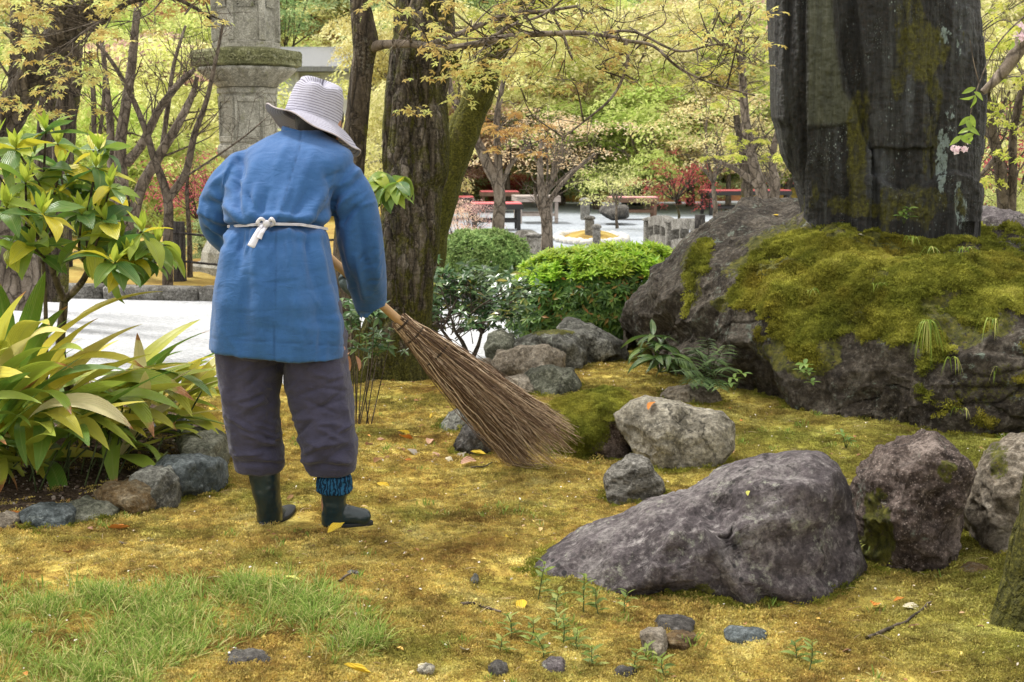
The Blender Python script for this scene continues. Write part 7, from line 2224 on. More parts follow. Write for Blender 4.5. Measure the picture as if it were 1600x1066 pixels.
    multi('leaning dark tree crossing the upper left corner, gold leaves hanging round it', [([(-90, 480, 9.6), (-60, 330, 9.6), (-15, 225, 9.5), (25, 165, 9.5), (62, 105, 9.4), (100, 50, 9.3), (150, 0, 9.2), (230, -70, 9.1), (330, -150, 9.0)], [34, 30, 25, 25, 24, 22, 17, 13, 8]),
             ([(72, 92, 9.4), (92, 45, 9.3), (95, 10, 9.3), (110, -50, 9.3)], [16, 13, 11, 8]), ([(110, 45, 9.3), (150, 40, 9.1), (200, 5, 9.0), (260, -5, 8.9), (300, 10, 8.9), (330, 30, 8.9)], [7, 5, 4, 3, 3, 2])],
          B_dark, 7, base=(-70, 480, 9.6), seed=41, leaves=(spA, M_gold, .045), grooves=.05, lm=.7)
    multi('dark upright tree with a knob on its right side, second from the left', [([(85, 470, 10.6), (88, 350, 10.6), (97, 250, 10.6), (103, 180, 10.6), (110, 130, 10.6), (114, 60, 10.6), (122, 0, 10.6), (128, -80, 10.6)], [22, 20, 17, 18, 17, 15, 15, 12]),
             ([(108, 148, 10.6), (122, 132, 10.5), (127, 128, 10.5)], [9, 8, 3])], B_dark, 4, base=(85, 470, 10.6), seed=42, grooves=.07, lm=.6)
    multi('dark tree between the leaning one and the knobbed one', [([(62, 470, 11.2), (64, 350, 11.2), (70, 240, 11.2), (76, 160, 11.2), (84, 80, 11.2), (100, 0, 11.2), (110, -80, 11.2)], [18, 16, 15, 15, 13, 11, 9])], B_dark, 4, base=(62, 470, 11.2), seed=43, grooves=.07, lm=.6)
    multi('thin dark tree near the left edge', [([(12, 470, 12), (14, 350, 12), (16, 200, 12), (24, 100, 12), (26, 0, 12), (30, -80, 12)], [16, 14, 9, 9, 9, 7])], B_dark, 4, base=(12, 470, 12), seed=44, lm=.6)
    multi('grey old trunk behind the broadleaf shrub, low at the left edge', [([(25, 480, 10.2), (28, 440, 10.2), (20, 380, 10.2), (0, 320, 10.2), (-40, 240, 10.2), (-90, 120, 10.2)], [40, 34, 30, 30, 26, 20])], B_grey, 0, base=(25, 480, 10.2), seed=45)
    multi('pale grey multi stemmed bare maple beyond the rope fence', [([(192, 455, 13.6), (190, 400, 13.6), (192, 320, 13.6), (188, 230, 13.6), (196, 170, 13.6), (205, 110, 13.6), (212, 40, 13.6), (222, -40, 13.6)], [15, 13, 11, 9, 8, 7, 6, 4]),
             ([(190, 400, 13.6), (176, 290, 13.7), (172, 190, 13.7), (165, 120, 13.7), (155, 20, 13.7)], [9, 7, 6, 4, 3]), ([(198, 255, 13.6), (222, 225, 13.5), (250, 170, 13.4), (285, 125, 13.4), (305, 108, 13.4)], [8, 7, 6, 5, 3]),
             ([(200, 420, 13.6), (215, 310, 13.6), (245, 250, 13.6), (275, 200, 13.5), (300, 150, 13.5), (308, 120, 13.5)], [11, 9, 8, 7, 5, 3]), ([(252, 242, 13.6), (262, 170, 13.7), (272, 100, 13.7), (290, 40, 13.7)], [4, 4, 3, 2])],
          B_grey, 9, base=(192, 455, 13.6), seed=46, grooves=0, amp=.08, lm=.9, sides=14)
    multi('dark thin maple forking beside the fence post', [([(262, 460, 12.9), (262, 380, 12.9), (262, 312, 12.9), (240, 245, 12.9), (228, 205, 12.9), (205, 150, 12.9), (170, 90, 12.9), (130, 50, 12.9)], [9, 8, 7.5, 6, 5, 4, 3, 2]),
             ([(262, 312, 12.9), (290, 270, 12.9), (304, 210, 12.9), (322, 160, 12.9), (336, 100, 12.9), (350, 30, 12.9)], [7, 6, 5, 4, 3, 2]), ([(228, 215, 12.9), (250, 165, 12.9), (278, 135, 12.9), (302, 112, 12.9)], [5, 4, 4, 3]),
             ([(284, 280, 12.9), (330, 250, 12.7), (380, 215, 12.5), (410, 190, 12.4)], [2, 1.6, 1.3, 1])], B_twig, 10, base=(262, 460, 12.9), seed=47, grooves=0, amp=.08, lm=.7, sides=12)
    multi('thin dark sapling left of the pale maple', [([(155, 455, 13.2), (160, 320, 13.2), (148, 230, 13.2), (146, 150, 13.2), (140, 80, 13.2)], [6, 5, 4, 4, 2]), ([(150, 240, 13.2), (160, 180, 13.2), (163, 110, 13.2)], [3, 3, 2])], B_twig, 6, base=(155, 455, 13.2), seed=48, grooves=0, lm=.6, sides=10)
    multi('thin dark sapling right of the fence post', [([(297, 455, 13.5), (296, 370, 13.5), (292, 300, 13.5), (296, 260, 13.5)], [5, 4, 3, 1])], B_twig, 6, base=(297, 455, 13.5), seed=49, grooves=0, lm=.5, sides=8)
    # between trunk and courtyard
    spM = [(g.uniform(720, 860), g.uniform(150, 250), g.uniform(12, 14), 14, 22, 8) for _ in range(14)]
    multi('pale slender maple behind the round shrub, leaning left', [([(779, 470, 13.2), (778, 370, 13.2), (780, 300, 13.2), (764, 262, 13.2), (742, 215, 13.2), (722, 180, 13.2), (705, 145, 13.2), (700, 100, 13.2)], [11, 10, 9, 9, 7, 6, 5, 3]),
             ([(780, 300, 13.2), (778, 240, 13.2), (776, 190, 13.2), (784, 140, 13.2), (792, 105, 13.2)], [8, 6, 5, 4, 3]), ([(782, 290, 13.2), (800, 255, 13.2), (830, 225, 13.2)], [5, 3, 2])], B_grey, 9, base=(779, 470, 13.2), seed=50, grooves=0, amp=.10, lm=.6, sides=16, leaves=(spM, M_brz, .05))
    multi('crooked slim maple rising before the courtyard benches', [([(852, 440, 15), (853, 380, 15), (852, 345, 15), (846, 300, 15), (844, 250, 15), (846, 215, 15)], [8, 7.5, 7, 6, 4, 2]), ([(852, 330, 15), (868, 300, 15), (895, 270, 15), (930, 240, 15)], [5, 4, 3, 2]), ([(852, 350, 15), (843, 325, 15), (835, 300, 15)], [4, 3, 2])], B_grey, 8, base=(852, 440, 15), seed=51, grooves=0, amp=.12, lm=.6, sides=14)
    # right side, before the far benches
    spR = [(g.uniform(1080, 1230), g.uniform(-10, 260), g.uniform(13, 17), 14, 24, 8) for _ in range(34)]
    multi('maple with several crooked stems left of the standing stone', [([(1200, 350, 17), (1190, 300, 17), (1176, 250, 17), (1165, 190, 17), (1160, 120, 17), (1155, 40, 17), (1158, -40, 17)], [11, 10, 8, 7, 6, 5, 4]), ([(1205, 345, 17), (1212, 290, 17), (1206, 250, 17), (1216, 200, 17)], [8, 7, 6, 4]), ([(1186, 290, 17), (1150, 265, 17), (1115, 250, 17)], [6, 4, 2])],
          B_grey, 9, base=(1200, 350, 17), seed=52, grooves=0, amp=.10, lm=.8, sides=14, leaves=(spR, M_lime, .055))
    multi('short dark trunk beside the crooked stems, before the red benches', [([(1168, 352, 18), (1168, 320, 18), (1166, 285, 18), (1160, 240, 18), (1150, 180, 18)], [10, 10, 9, 7, 5])], B_dark, 7, base=(1168, 352, 18), seed=53, grooves=0, lm=.8, sides=12)
    spS = [(g.uniform(1515, 1610), g.uniform(0, 300), g.uniform(9, 13), 14, 26, 9) for _ in range(34)]
    multi('grey maple with two stems right of the standing stone', [([(1572, 380, 11), (1568, 320, 11), (1560, 250, 11), (1548, 200, 11), (1538, 140, 11), (1520, 60, 11)], [11, 10, 9, 8, 6, 4]), ([(1578, 370, 11), (1582, 280, 11), (1584, 200, 11), (1600, 120, 11)], [8, 7, 6, 4]), ([(1560, 240, 11), (1520, 290, 10.8), (1500, 310, 10.6)], [4, 3, 2])],
          B_twig, 9, base=(1572, 380, 11), seed=54, grooves=0, lm=.7, sides=14, leaves=(spS, M_lime, .05))
    # trunk cut by the right edge, foreground
    b0 = gp(1640, 945); b0[2] = 0
    tt = thing('tree', b0, 'rough barked trunk cut off by the right edge in the foreground', 'tree')
    V, F = bark_tube([(1652, 990, 3.75), (1650, 900, 3.75), (1660, 800, 3.75), (1672, 700, 3.75), (1690, 500, 3.75), (1710, 200, 3.75), (1730, -200, 3.75)], [92, 74, 66, 62, 58, 56, 50], 72, 200, 9, .12, .10, .2)
    part('trunk', V, F, B_big, tt)
    # cherry branch entering from the right with drooping twig and blossoms
    c0 = at(1640, 200, 6.3); c0[2] = 0
    tc = thing('cherry_tree', at(1900, 330, 6.5) * [1, 1, 0], 'cherry branch with pale pink blossoms drooping at the right edge', 'cherry tree')
    tl = [bark_tube([(1900, 520, 6.6), (1880, 300, 6.5), (1800, 130, 6.4), (1700, 20, 6.3), (1615, -20, 6.2)], [30, 26, 20, 14, 10], 20, 60, 3, .1, 0),
          bark_tube([(1700, 20, 6.3), (1620, 40, 6.2), (1590, 80, 6.2), (1565, 115, 6.2), (1535, 145, 6.2)], [13, 12, 11, 9, 5], 20, 50, 4, .1, 0)]
    lst = [(px_path([(1640, 0, 6.0), (1590, 35, 5.9), (1555, 75, 5.9), (1530, 130, 5.9), (1516, 180, 5.9), (1508, 228, 5.9)]), np.array([.006, .004, .003, .0025, .002, .0015]), 0),
           (px_path([(1530, 130, 5.9), (1522, 100, 5.9), (1515, 60, 5.9)]), np.array([.003, .002, .001]), 0)]
    V, F = merge(tl + [twig_mesh(lst, 20, 6)]); part('branches', V, F, B_grey, tc)['kind'] = 'stuff'
    b = NB('cherry_petal'); mp = b.leafy(b.ramp(b.isl(), [(0, (0.72, 0.52, 0.60)), (1, (0.85, 0.76, 0.80))]), .4, .6, .2)
    ml = leaf_mat('cherry_leaf', [(0, (0.22, 0.38, 0.06)), (1, (0.38, 0.52, 0.10))], .45, .4)
    TP = rosette_tmpl(5, 1.0, .9, -.1, .3, 3)
    for (u, v) in ((1500, 236), (1508, 230), (1592, 52), (1600, 44), (1597, 62), (1494, 232)):
        n = 4; P = at(u, v, 5.88) + g.normal(0, .012, (n, 3)); V, F = stamp(*TP, P, g.normal(0, 1, (n, 3)) + [0, -1, 0], np.full(n, .017), g.uniform(0, 6, n)); part('blossom', V, F, mp, tc, False)
    for (u, v) in ((1515, 178), (1520, 150), (1510, 190), (1518, 208), (1500, 210), (1583, 60), (1526, 140), (1512, 200)):
        P = at(u, v, 5.88)[None] + g.normal(0, .01, (2, 3)); V, F = stamp(*leaf_tmpl(1, .4, .5, .15, 4), P, g.normal(0, .5, (2, 3)) + [0, -1, 0], np.full(2, .055), g.uniform(3, 6, 2)); part('leaf', V, F, ml, tc, False)['kind'] = 'stuff'
build_near_trees()

# ------------------------------------------------------------------ courtyard furniture
M_red = plain('red_felt', (0.62, 0.16, 0.17), .9, .1, .002, .12, 6)
M_pinkfelt = plain('faded_pink_felt', (0.60, 0.30, 0.30), .9, .1, .002, .12, 6)
M_blk = plain('black_lacquer', (0.015, 0.014, 0.014), .4, .5)
M_wood = plain('weathered_pale_wood', (0.36, 0.31, 0.28), .85, .2, .003, .2, 12)
M_brown = plain('brown_wood', (0.16, 0.10, 0.07), .8, .2, .003, .2, 12)
def bench(u, v, W, D, H, yaw, lab, top=None, frame=None, slats=False):
    c = gp(u, v, 0.0); x, y = c[0], c[1]
    Mx = Matrix.Translation((x, y, 0)) @ Matrix.Rotation(R(yaw), 4, 'Z')
    t = thing('bench', (x, y, 0), lab, 'bench', 'low platform benches in the courtyard')
    fr = frame
    for sx in (-1, 1):
        for sy in (-1, 1):
            V, F = boxv(sx * (W / 2 - .07) - .03, sx * (W / 2 - .07) + .03, sy * (D / 2 - .07) - .03, sy * (D / 2 - .07) + .03, -.03, H - .08, .004, Mx); part('leg', V, F, fr, t, False)
    for sy in (-1, 1):
        V, F = boxv(-W / 2 + .1, W / 2 - .1, sy * (D / 2 - .07) - .018, sy * (D / 2 - .07) + .018, .10, .15, .003, Mx); part('stretcher', V, F, fr, t, False)
        V, F = boxv(-W / 2, W / 2, sy * (D / 2 - .02) - .02, sy * (D / 2 - .02) + .02, H - .085, H - .005, .003, Mx); part('rail', V, F, fr, t, False)
    for sx in (-1, 1):
        V, F = boxv(sx * (W / 2 - .02) - .02, sx * (W / 2 - .02) + .02, -D / 2 + .045, D / 2 - .045, H - .083, H - .007, .003, Mx); part('end_rail', V, F, fr, t, False)
    if slats:
        for i in range(9):
            a = -D / 2 + i * D / 9
            V, F = boxv(-W / 2, W / 2, a + .006, a + D / 9 - .006, H - .003, H + .022, .003, Mx); part('slat', V, F, top, t, False)
    else:
        V, F = boxv(-W / 2 + .02, W / 2 - .02, -D / 2 + .01, D / 2 - .01, H - .003, H + .02, .006, Mx); part('cloth', V, F, top, t, False)
bench(712, 339, .72, .7, .38, 4, 'red covered bench at the far left of the courtyard', M_red, M_blk)
bench(780, 329, .84, .8, .40, 3, 'red covered bench behind the pale wooden one', M_red, M_brown)
bench(837, 345, .80, .9, .44, 6, 'bare pale wooden bench of slats', M_wood, M_wood, True)
bench(775, 356, .86, .7, .40, 4, 'red bench on black legs nearest the round shrub', M_red, M_blk)
bench(988, 340, .95, .6, .38, 2, 'faded pink grey bench over the low dark rock', M_pinkfelt, M_brown)
bench(1163, 333, 1.75, .8, .46, 8, 'long red bench on black legs right of the red maple', M_red, M_blk)
bench(1225, 320, 1.2, .8, .50, 5, 'red bench farther back beside the standing stone', M_red, M_blk)

def island(u, v, W, D, lab):
    c = gp(u, v); t = thing('moss_island', (c[0], c[1], -.03), lab, 'moss island')
    th = np.linspace(0, 2 * np.pi, 48, endpoint=False)
    rings = [np.stack([c[0] + W / 2 * k * np.cos(th), c[1] + D / 2 * k * np.sin(th), np.full(48, -.04 + .15 * (1 - k ** 2) + .01 * np.sin(th * 5) * (k < .9))], 1) for k in (1, .9, .75, .55, .3, .1)]
    V, F = closed_loft(rings); part('moss', V, F, M_ochre, t)
    g = np.random.default_rng(int(u))
    Vi, Fi = ICO[2]
    n = 34
    me = None
    for i in range(n):
        a = 2 * np.pi * i / n
        if me is None:
            o = mk('rim_stone', Vi * [.12, .07, .06] * (1 + .1 * fbm(Vi, 2, 2, 3))[:, None], Fi, M_edge, True); me = o.data
        else:
            o = bpy.data.objects.new('rim_stone', me); C.objects.link(o)
        o.parent = t; o.location = (W / 2 * math.cos(a), D / 2 * math.sin(a), .03); o.rotation_euler = (0, g.uniform(-.1, .1), a + R(90)); o.scale = (W * .8, g.uniform(.8, 1.2), g.uniform(.8, 1.2))
M_edge = plain('white_edging_stone', (0.55, 0.54, 0.50), .85, .2, .004)
island(924, 372, 1.0, 2.2, 'low ochre moss island ringed with white stones in the courtyard gravel')

def conc_post(u, vt, vb, Y, w_px, lab):
    c = at(u, vb, Y); H = (vb - vt) / pm(Y); wd = w_px / pm(Y) / 2; x = c[0]
    z0 = max(-.05, c[2] - .0)
    t = thing('stone_post', (x, Y, z0), lab, 'stone post')
    V, F = boxv(x - wd, x + wd, Y - wd, Y + wd, z0, z0 + H * .82, .015); part('shaft', V, F, M_conc, t, False)
    n = 20; th = np.arange(n) * 2 * np.pi / n
    rings = [np.stack([x + wd * k * np.cos(th), Y + wd * k * np.sin(th), np.full(n, z0 + H * q)], 1) for k, q in ((1.0, .82), (1.25, .84), (1.3, .90), (1.0, .96), (.3, 1.0))]
    V, F = closed_loft(rings); part('cap', V, F[:, ::-1], M_conc, t)
    return t
conc_post(914, 309, 344, 25.5, 14, 'weathered stone post standing behind the moss island')
conc_post(921, 337, 372, 20.5, 14, 'weathered stone post in front of the moss island')
conc_post(932, 350, 390, 18.0, 12, 'narrow weathered post nearest the azalea')

def bridge_rail(pts, lab):
    """arched concrete railing: posts, top rail, lower rail and balusters; pts = (u, v_top, v_bottom, Y)"""
    a = pts[0]; c0 = at(a[0], a[2], a[3])
    t = thing('bridge_railing', c0, lab, 'railing')
    Pb = [at(p[0], p[2], p[3]) for p in pts]; Pt = [at(p[0], p[1], p[3]) for p in pts]
    for p, q in zip(Pb, Pt):
        h = q[2] - p[2]; w_ = .085
        V, F = boxv(p[0] - w_, p[0] + w_, p[1] - w_, p[1] + w_, p[2], p[2] + h * .88, .012); part('post', V, F, M_conc, t, False)
        n = 18; th = np.arange(n) * 2 * np.pi / n
        rings = [np.stack([p[0] + w_ * k * np.cos(th), p[1] + w_ * k * np.sin(th), np.full(n, p[2] + h * qq)], 1) for k, qq in ((1.0, .88), (1.3, .90), (1.25, .96), (.4, 1.02))]
        V, F = closed_loft(rings); part('cap', V, F[:, ::-1], M_conc, t)
    for i in range(len(pts) - 1):
        s = np.linspace(0, 1, 14)
        def line(f, dz=0):
            A = Pb[i] + (Pt[i] - Pb[i]) * f; B = Pb[i + 1] + (Pt[i + 1] - Pb[i + 1]) * f
            P = A + (B - A) * s[:, None]; P[:, 2] += .05 * np.sin(np.pi * s) + dz
            return P
        for f, hh in ((.80, .055), (.18, .05)):
            P = line(f); d = P[-1] - P[0]; nn = np.array([-d[1], d[0], 0]); nn /= np.linalg.norm(nn)
            rings = np.stack([P + nn * .05 + [0, 0, hh], P - nn * .05 + [0, 0, hh], P - nn * .05 - [0, 0, hh], P + nn * .05 - [0, 0, hh]], 1)
            V, F = closed_loft(rings); part('rail', V, F, M_conc, t, False)
        for q in (.33, .66):
            A = line(.20)[int(13 * q)]; B = line(.78)[int(13 * q)]
            V, F = boxv(A[0] - .05, A[0] + .05, A[1] - .04, A[1] + .04, A[2], B[2], .01); part('baluster', V, F, M_conc, t, False)
bridge_rail([(1017, 340, 386, 17.0), (1052, 343, 392, 15.8), (1110, 352, 402, 14.2)], 'weathered stone bridge railing just left of the pedestal rock')
bridge_rail([(834, 365, 402, 15.8), (806, 369, 400, 16.6), (770, 372, 400, 17.6)], 'weathered stone bridge railing behind the round clipped shrub')
def wood_post(u, vt, vb, Y, lab):
    b0 = at(u, vb, Y); H = (vb - vt) / pm(Y); P = np.array([b0 - [0, 0, .5], b0 + [0, 0, H]])
    V, F = tubes(crom(P, 8), np.full(8, .045), 14); V, F = closed_loft(V.reshape(8, 14, 3))
    o = mk('wood_post', V, F, M_post, True, None, tuple(b0)); tag(o, lab, 'post')
wood_post(1093, 336, 376, 12.2, 'dark round post left of its shorter twin, beside the pedestal rock')
wood_post(1119, 341, 376, 12.5, 'shorter dark round post against the pedestal rock')
flat('bridge_deck', [(-.6, 14.8), (3.0, 14.6), (2.6, 17.6), (-.4, 17.4)], .004, plain('pale_deck', (0.60, 0.59, 0.57), .9, .1), 'pale bridge deck before the courtyard')

# ------------------------------------------------------------------ house glimpsed between the trees
def build_house():
    Y = 36; c = at(480, 160, Y)
    t = thing('house', (c[0], Y, 0), 'white walled house with grey tiled roof glimpsed between the trees above the hat', 'house')
    wl = plain('white_plaster', (0.66, 0.68, 0.70), .9, .1, None, .04, 2); rf = NB('grey_tile'); p = rf.co('Object')
    wv = rf.wave(p, 9, 0, 0, 1, dirn='X'); tile = rf.done(rf.bsdf(rf.mix(wv, (0.25, 0.26, 0.28), (0.50, 0.52, 0.54)), .6, rf.bump(wv, .05), .3))
    def X(u): return float(at(u, 150, Y)[0])
    def Z(v): return float(at(480, v, Y)[2])
    V, F = boxv(X(405), X(560), Y, Y + 5, -.2, Z(108), .02); part('wall', V, F, wl, t, False)
    V, F = boxv(X(560) + .05, X(730), Y + 1.5, Y + 6, -.2, Z(120), .02); part('wing_wall', V, F, wl, t, False)
    def roof(x0, x1, y0, y1, z0, z1):
        ym = (y0 + y1) / 2
        V = np.array([(x0, y0, z0), (x1, y0, z0), (x1, ym, z1), (x0, ym, z1), (x0, y1, z0), (x1, y1, z0), (x0, y0, z0 - .12), (x1, y0, z0 - .12), (x1, y1, z0 - .12), (x0, y1, z0 - .12)])
        F = [(0, 1, 2, 3), (3, 2, 5, 4), (0, 6, 7, 1), (4, 5, 8, 9), (6, 9, 8, 7), (0, 3, 4, 9, 6), (1, 7, 8, 5, 2)]
        part('roof', V, F, tile, t, False)
    roof(X(395), X(572), Y - .6, Y + 5.6, Z(106), Z(62)); roof(X(562), X(745), Y + 1, Y + 6.6, Z(118), Z(90))
    gl = plain('window_glass', (0.10, 0.12, 0.13), .2, .6)
    for u0, u1, v0, v1 in ((470, 500, 118, 160), (620, 660, 130, 165)):
        yy = Y if u0 < 560 else Y + 1.5
        V, F = boxv(X(u0), X(u1), yy - .05, yy - .01, Z(v1), Z(v0), .01); w_ = part('window', V, F, wl, t, False)
        V, F = boxv(X(u0) + .06, X(u1) - .06, yy - .07, yy - .052, Z(v1) + .06, Z(v0) - .06, .004); part('pane', V, F, gl, w_, False)
    V, F = tubes(np.array([[X(466), Y - .1, 0], [X(466), Y - .1, Z(110)]]), np.full(2, .06), 8); part('drain_pipe', V, F, wl, t)
build_house()

# ------------------------------------------------------------------ the wooded background: every tree an object
def crown_mesh(seed, n=9000, leaf=.052):
    g = np.random.default_rng(seed)
    m = 46
    z = g.normal(0, 1, (m, 3)); z /= np.linalg.norm(z, axis=1, keepdims=True)
    c = z * (g.random((m, 1)) ** .45) * [1, 1, .62]
    r = g.uniform(.16, .38, m)
    pk = g.choice(m, n, p=r ** 2 / (r ** 2).sum())
    a = g.uniform(0, 6.28, n); q = np.sqrt(g.random(n)) * r[pk]
    P = c[pk] + np.stack([q * np.cos(a), q * np.sin(a), -.45 * q ** 2 / r[pk] + g.normal(0, .022, n)], 1)
    N = np.stack([q * np.cos(a) * 1.2, q * np.sin(a) * 1.2, np.full(n, .35)], 1) + g.normal(0, .13, (n, 3))
    V, F = stamp(*QUADLEAF, P, N, g.uniform(leaf * .6, leaf * 1.3, n), g.uniform(0, 6.28, n))
    o = mk('crown', V, F, None, False, link=False)
    o.data.materials.append(None)
    return o.data, c
CR = [crown_mesh(s) for s in (101, 102, 103, 104, 105)]
def far_leaf(name, stops, tr=.55):
    b = NB(name); r = b.isl(); c = b.ramp(r, stops)
    n = b.noise(b.pos(), .7, 3, .6)
    c = b.hsv(c, b.rng(b.rnd(), 0, 1, .485, .515), b.rng(b.rnd(), 0, 1, .85, 1.0), b.rng(n, .3, .7, .8, 1.25))
    return b.leafy(c, tr, .8, .08)
CM = dict(  # crown colours kept pale and desaturated, standing in for distance haze
    lime=far_leaf('crown_lime', [(0, (0.34, 0.43, 0.09)), (.5, (0.52, 0.62, 0.15)), (1, (0.68, 0.72, 0.28))]),
    yellow=far_leaf('crown_yellow', [(0, (0.46, 0.46, 0.14)), (.5, (0.66, 0.65, 0.26)), (1, (0.80, 0.76, 0.42))]),
    gold=far_leaf('crown_gold', [(0, (0.46, 0.36, 0.12)), (.5, (0.62, 0.53, 0.22)), (1, (0.74, 0.68, 0.38))]),
    peach=far_leaf('crown_peach', [(0, (0.50, 0.32, 0.18)), (.5, (0.66, 0.48, 0.30)), (1, (0.76, 0.64, 0.46))]),
    crimson=far_leaf('crown_crimson', [(0, (0.20, 0.02, 0.03)), (.6, (0.42, 0.05, 0.06)), (1, (0.58, 0.14, 0.12))], .35),
    green=far_leaf('crown_green', [(0, (0.12, 0.19, 0.07)), (.5, (0.26, 0.37, 0.14)), (1, (0.44, 0.54, 0.25))], .3),
    rose=far_leaf('crown_rose', [(0, (0.40, 0.20, 0.19)), (.6, (0.56, 0.34, 0.30)), (1, (0.70, 0.55, 0.46))]),
)
def bank_z(x, y):
    y0 = np.interp(x, [-40, -12, -2.5, 2, 6, 12, 34, 60], [33, 33.5, 35.2, 36.0, 36.8, 39.3, 42.5, 42])
    t = (y - y0) / (75 - y0)
    return float(14 * sstep(.25, 1, t) + .3 * (t > 0))
TRK = {}
def tree(u, v, Y, rx, rz, col, lab, group=None, i=0, bark=None, name='maple_tree', k=3, ground=None):
    """crown centred on the sight line (u,v) at depth Y; radii in metres"""
    c = at(u, v, Y); zb = bank_z(c[0], Y) if ground is None else ground
    t = thing(name, (c[0], Y, zb), lab, 'tree', group)
    g = np.random.default_rng(1000 + i)
    me, cc = CR[i % 5]
    rot = g.uniform(0, 6.28)
    o = bpy.data.objects.new('crown', me); C.objects.link(o); o.parent = t
    o.location = (0, 0, c[2] - zb); o.scale = (rx, rx, rz / .62); o.rotation_euler = (0, 0, rot)
    if not me.materials[0]: me.materials[0] = CM['lime']
    o.material_slots[0].link = 'OBJECT'; o.material_slots[0].material = CM[col]
    key = (i % 5)
    if key not in TRK or k > 5:
        # trunk template in unit space: crown centre at z=1, reaching limbs
        lst = []; fork = np.array([g.normal(0, .03), g.normal(0, .03), .45])
        lst.append((np.array([[0, 0, -.03], [g.normal(0, .03), 0, .22], fork]), np.array([.045, .032, .026]), 0))
        for j in range(11):
            e = np.array([cc[j % len(cc)][0] * .62, cc[j % len(cc)][1] * .62, 1 + cc[j % len(cc)][2] * .55])
            m_ = fork + (e - fork) * .5 + g.normal(0, .05, 3)
            st = fork + (np.array([0, 0, .1]) * g.random())
            lst.append((np.array([st, m_, e]), np.array([.017, .010, .003]), 0))
            for q in range(3):
                e2 = e + g.normal(0, .16, 3); lst.append((np.array([m_, (m_ + e2) / 2 + g.normal(0, .03, 3), e2]), np.array([.007, .004, .0015]), 0))
        V, F = twig_mesh(lst, 9, 6)
        TRK[key] = mk('trunk', V, F, B_grey, True, link=False).data
    tr = bpy.data.objects.new('trunk', TRK[key]); C.objects.link(tr); tr.parent = t
    H = c[2] - zb
    tr.scale = (max(rx, .45 * H), max(rx, .45 * H), H); tr.rotation_euler = (0, 0, rot)
    tr.material_slots[0].link = 'OBJECT'; tr.material_slots[0].material = bark or B_grey
    tr['kind'] = 'stuff'
    return t

placed = [
    # u, v, Y, rx, rz, colour, label
    (845, 190, 33, 1.9, 1.1, 'peach', 'peach coloured maple behind the crooked slim maple'),
    (935, 165, 32, 2.5, 1.2, 'lime', 'bright lime maple over the middle of the courtyard'),
    (1000, 205, 34, 2.4, 1.0, 'lime', 'lime green maple right of the bright one, farther back'),
    (1062, 235, 35, 1.7, .8, 'peach', 'orange brown maple above the small crimson one'),
    (1140, 200, 31, 1.9, 1.1, 'gold', 'golden maple right of the crimson one'),
    (1105, 90, 33, 2.6, 1.5, 'yellow', 'tall yellow maple beyond the golden one'),
    (795, 110, 33, 2.6, 1.5, 'yellow', 'yellow maple seen right of the thick trunk'),
    (730, 220, 33, 1.7, .8, 'rose', 'rosy maple beside the thick trunk above the red benches'),
    (775, 245, 36, 1.2, .5, 'peach', 'peach maple at the back left of the courtyard'),
    (880, 250, 35, 1.6, .6, 'yellow', 'low yellow green maple with its branches over the pink bench'),
    (230, 190, 24, 2.4, 1.5, 'yellow', 'large pale yellow green maple behind the bare multi stemmed maple'),
    (170, 270, 22, 1.7, 1.1, 'lime', 'pale lime maple low behind the bare maple'),
    (300, 250, 26, 1.7, 1.1, 'yellow', 'pale yellow maple left of the stone lantern'),
    (245, 95, 32, 1.8, .7, 'rose', 'pinkish blossoming tree far behind the bare maple'),
    (500, 260, 26, 1.5, .8, 'yellow', 'yellow maple hidden mostly by the gardener'),
    (600, 230, 28, 1.6, 1.4, 'yellow', 'yellow maple filling the gap between the two dark trunks'),
    (60, 230, 22, 2.0, 1.5, 'lime', 'lime maple behind the dark trunks at the left'),
    (1560, 120, 20, 2.2, 1.8, 'yellow', 'yellow maple right of the standing stone'),
    (1555, 290, 17, 1.0, .7, 'lime', 'lime shrub maple right of the standing stone, low'),
    (1595, 340, 12, .45, .3, 'lime', 'small bright green bush at the right edge'),
    (330, 385, 15.5, .45, .35, 'green', 'round dark green bush beside the gardener elbow'),
    (610, 60, 32, 1.3, 1.3, 'gold', 'gold maple behind the level branch'),
    (1210, 110, 33, 2.0, 2.0, 'lime', 'lime maple touching the left side of the standing stone'),
    (960, 60, 33, 2.6, 1.6, 'yellow', 'yellow maple in the upper middle'),
    (60, 330, 22, 1.8, .8, 'green', 'dark shrub like tree low behind the left trunks'),
    (420, 20, 40, 1.5, .9, 'green', 'dark green tree beyond the house roof'),
]
for i, (u, v, Y, rx, rz, col, lab) in enumerate(placed):
    tree(u, v, Y, rx, rz, col, lab, None, i, B_dark if col in ('green',) else None, ground=0 if Y < 30 else None)
sparse = [
    (1058, 275, 24, .75, .55, 'crimson', 'small crimson maple with bare reaching stems in the courtyard'),
    (965, 285, 24, .7, .4, 'yellow', 'thin yellow green maple leaning over the dark rocks'),
    (710, 345, 13.8, .36, .22, 'peach', 'low orange maple bush between the trunk and the red benches'),
    (735, 335, 16, .4, .25, 'rose', 'low rosy twiggy maple in front of the nearest red bench'),
    (310, 290, 17, .8, .5, 'crimson', 'low crimson maple left of the gardener elbow'),
    (1590, 235, 15, .9, .6, 'crimson', 'crimson maple at the right edge'),
    (1205, 235, 24, .8, .4, 'gold', 'low golden maple over the long red bench'),
    (1120, 200, 22, 1.2, .6, 'gold', 'loose golden maple left of the crooked stems'),
    (860, 215, 19, 1.1, .5, 'peach', 'loose peach maple reaching over the crooked slim maple'),
]
CR2 = CR
CR = [crown_mesh(s_, 2200, .05) for s_ in (201, 202, 203, 204, 205)]
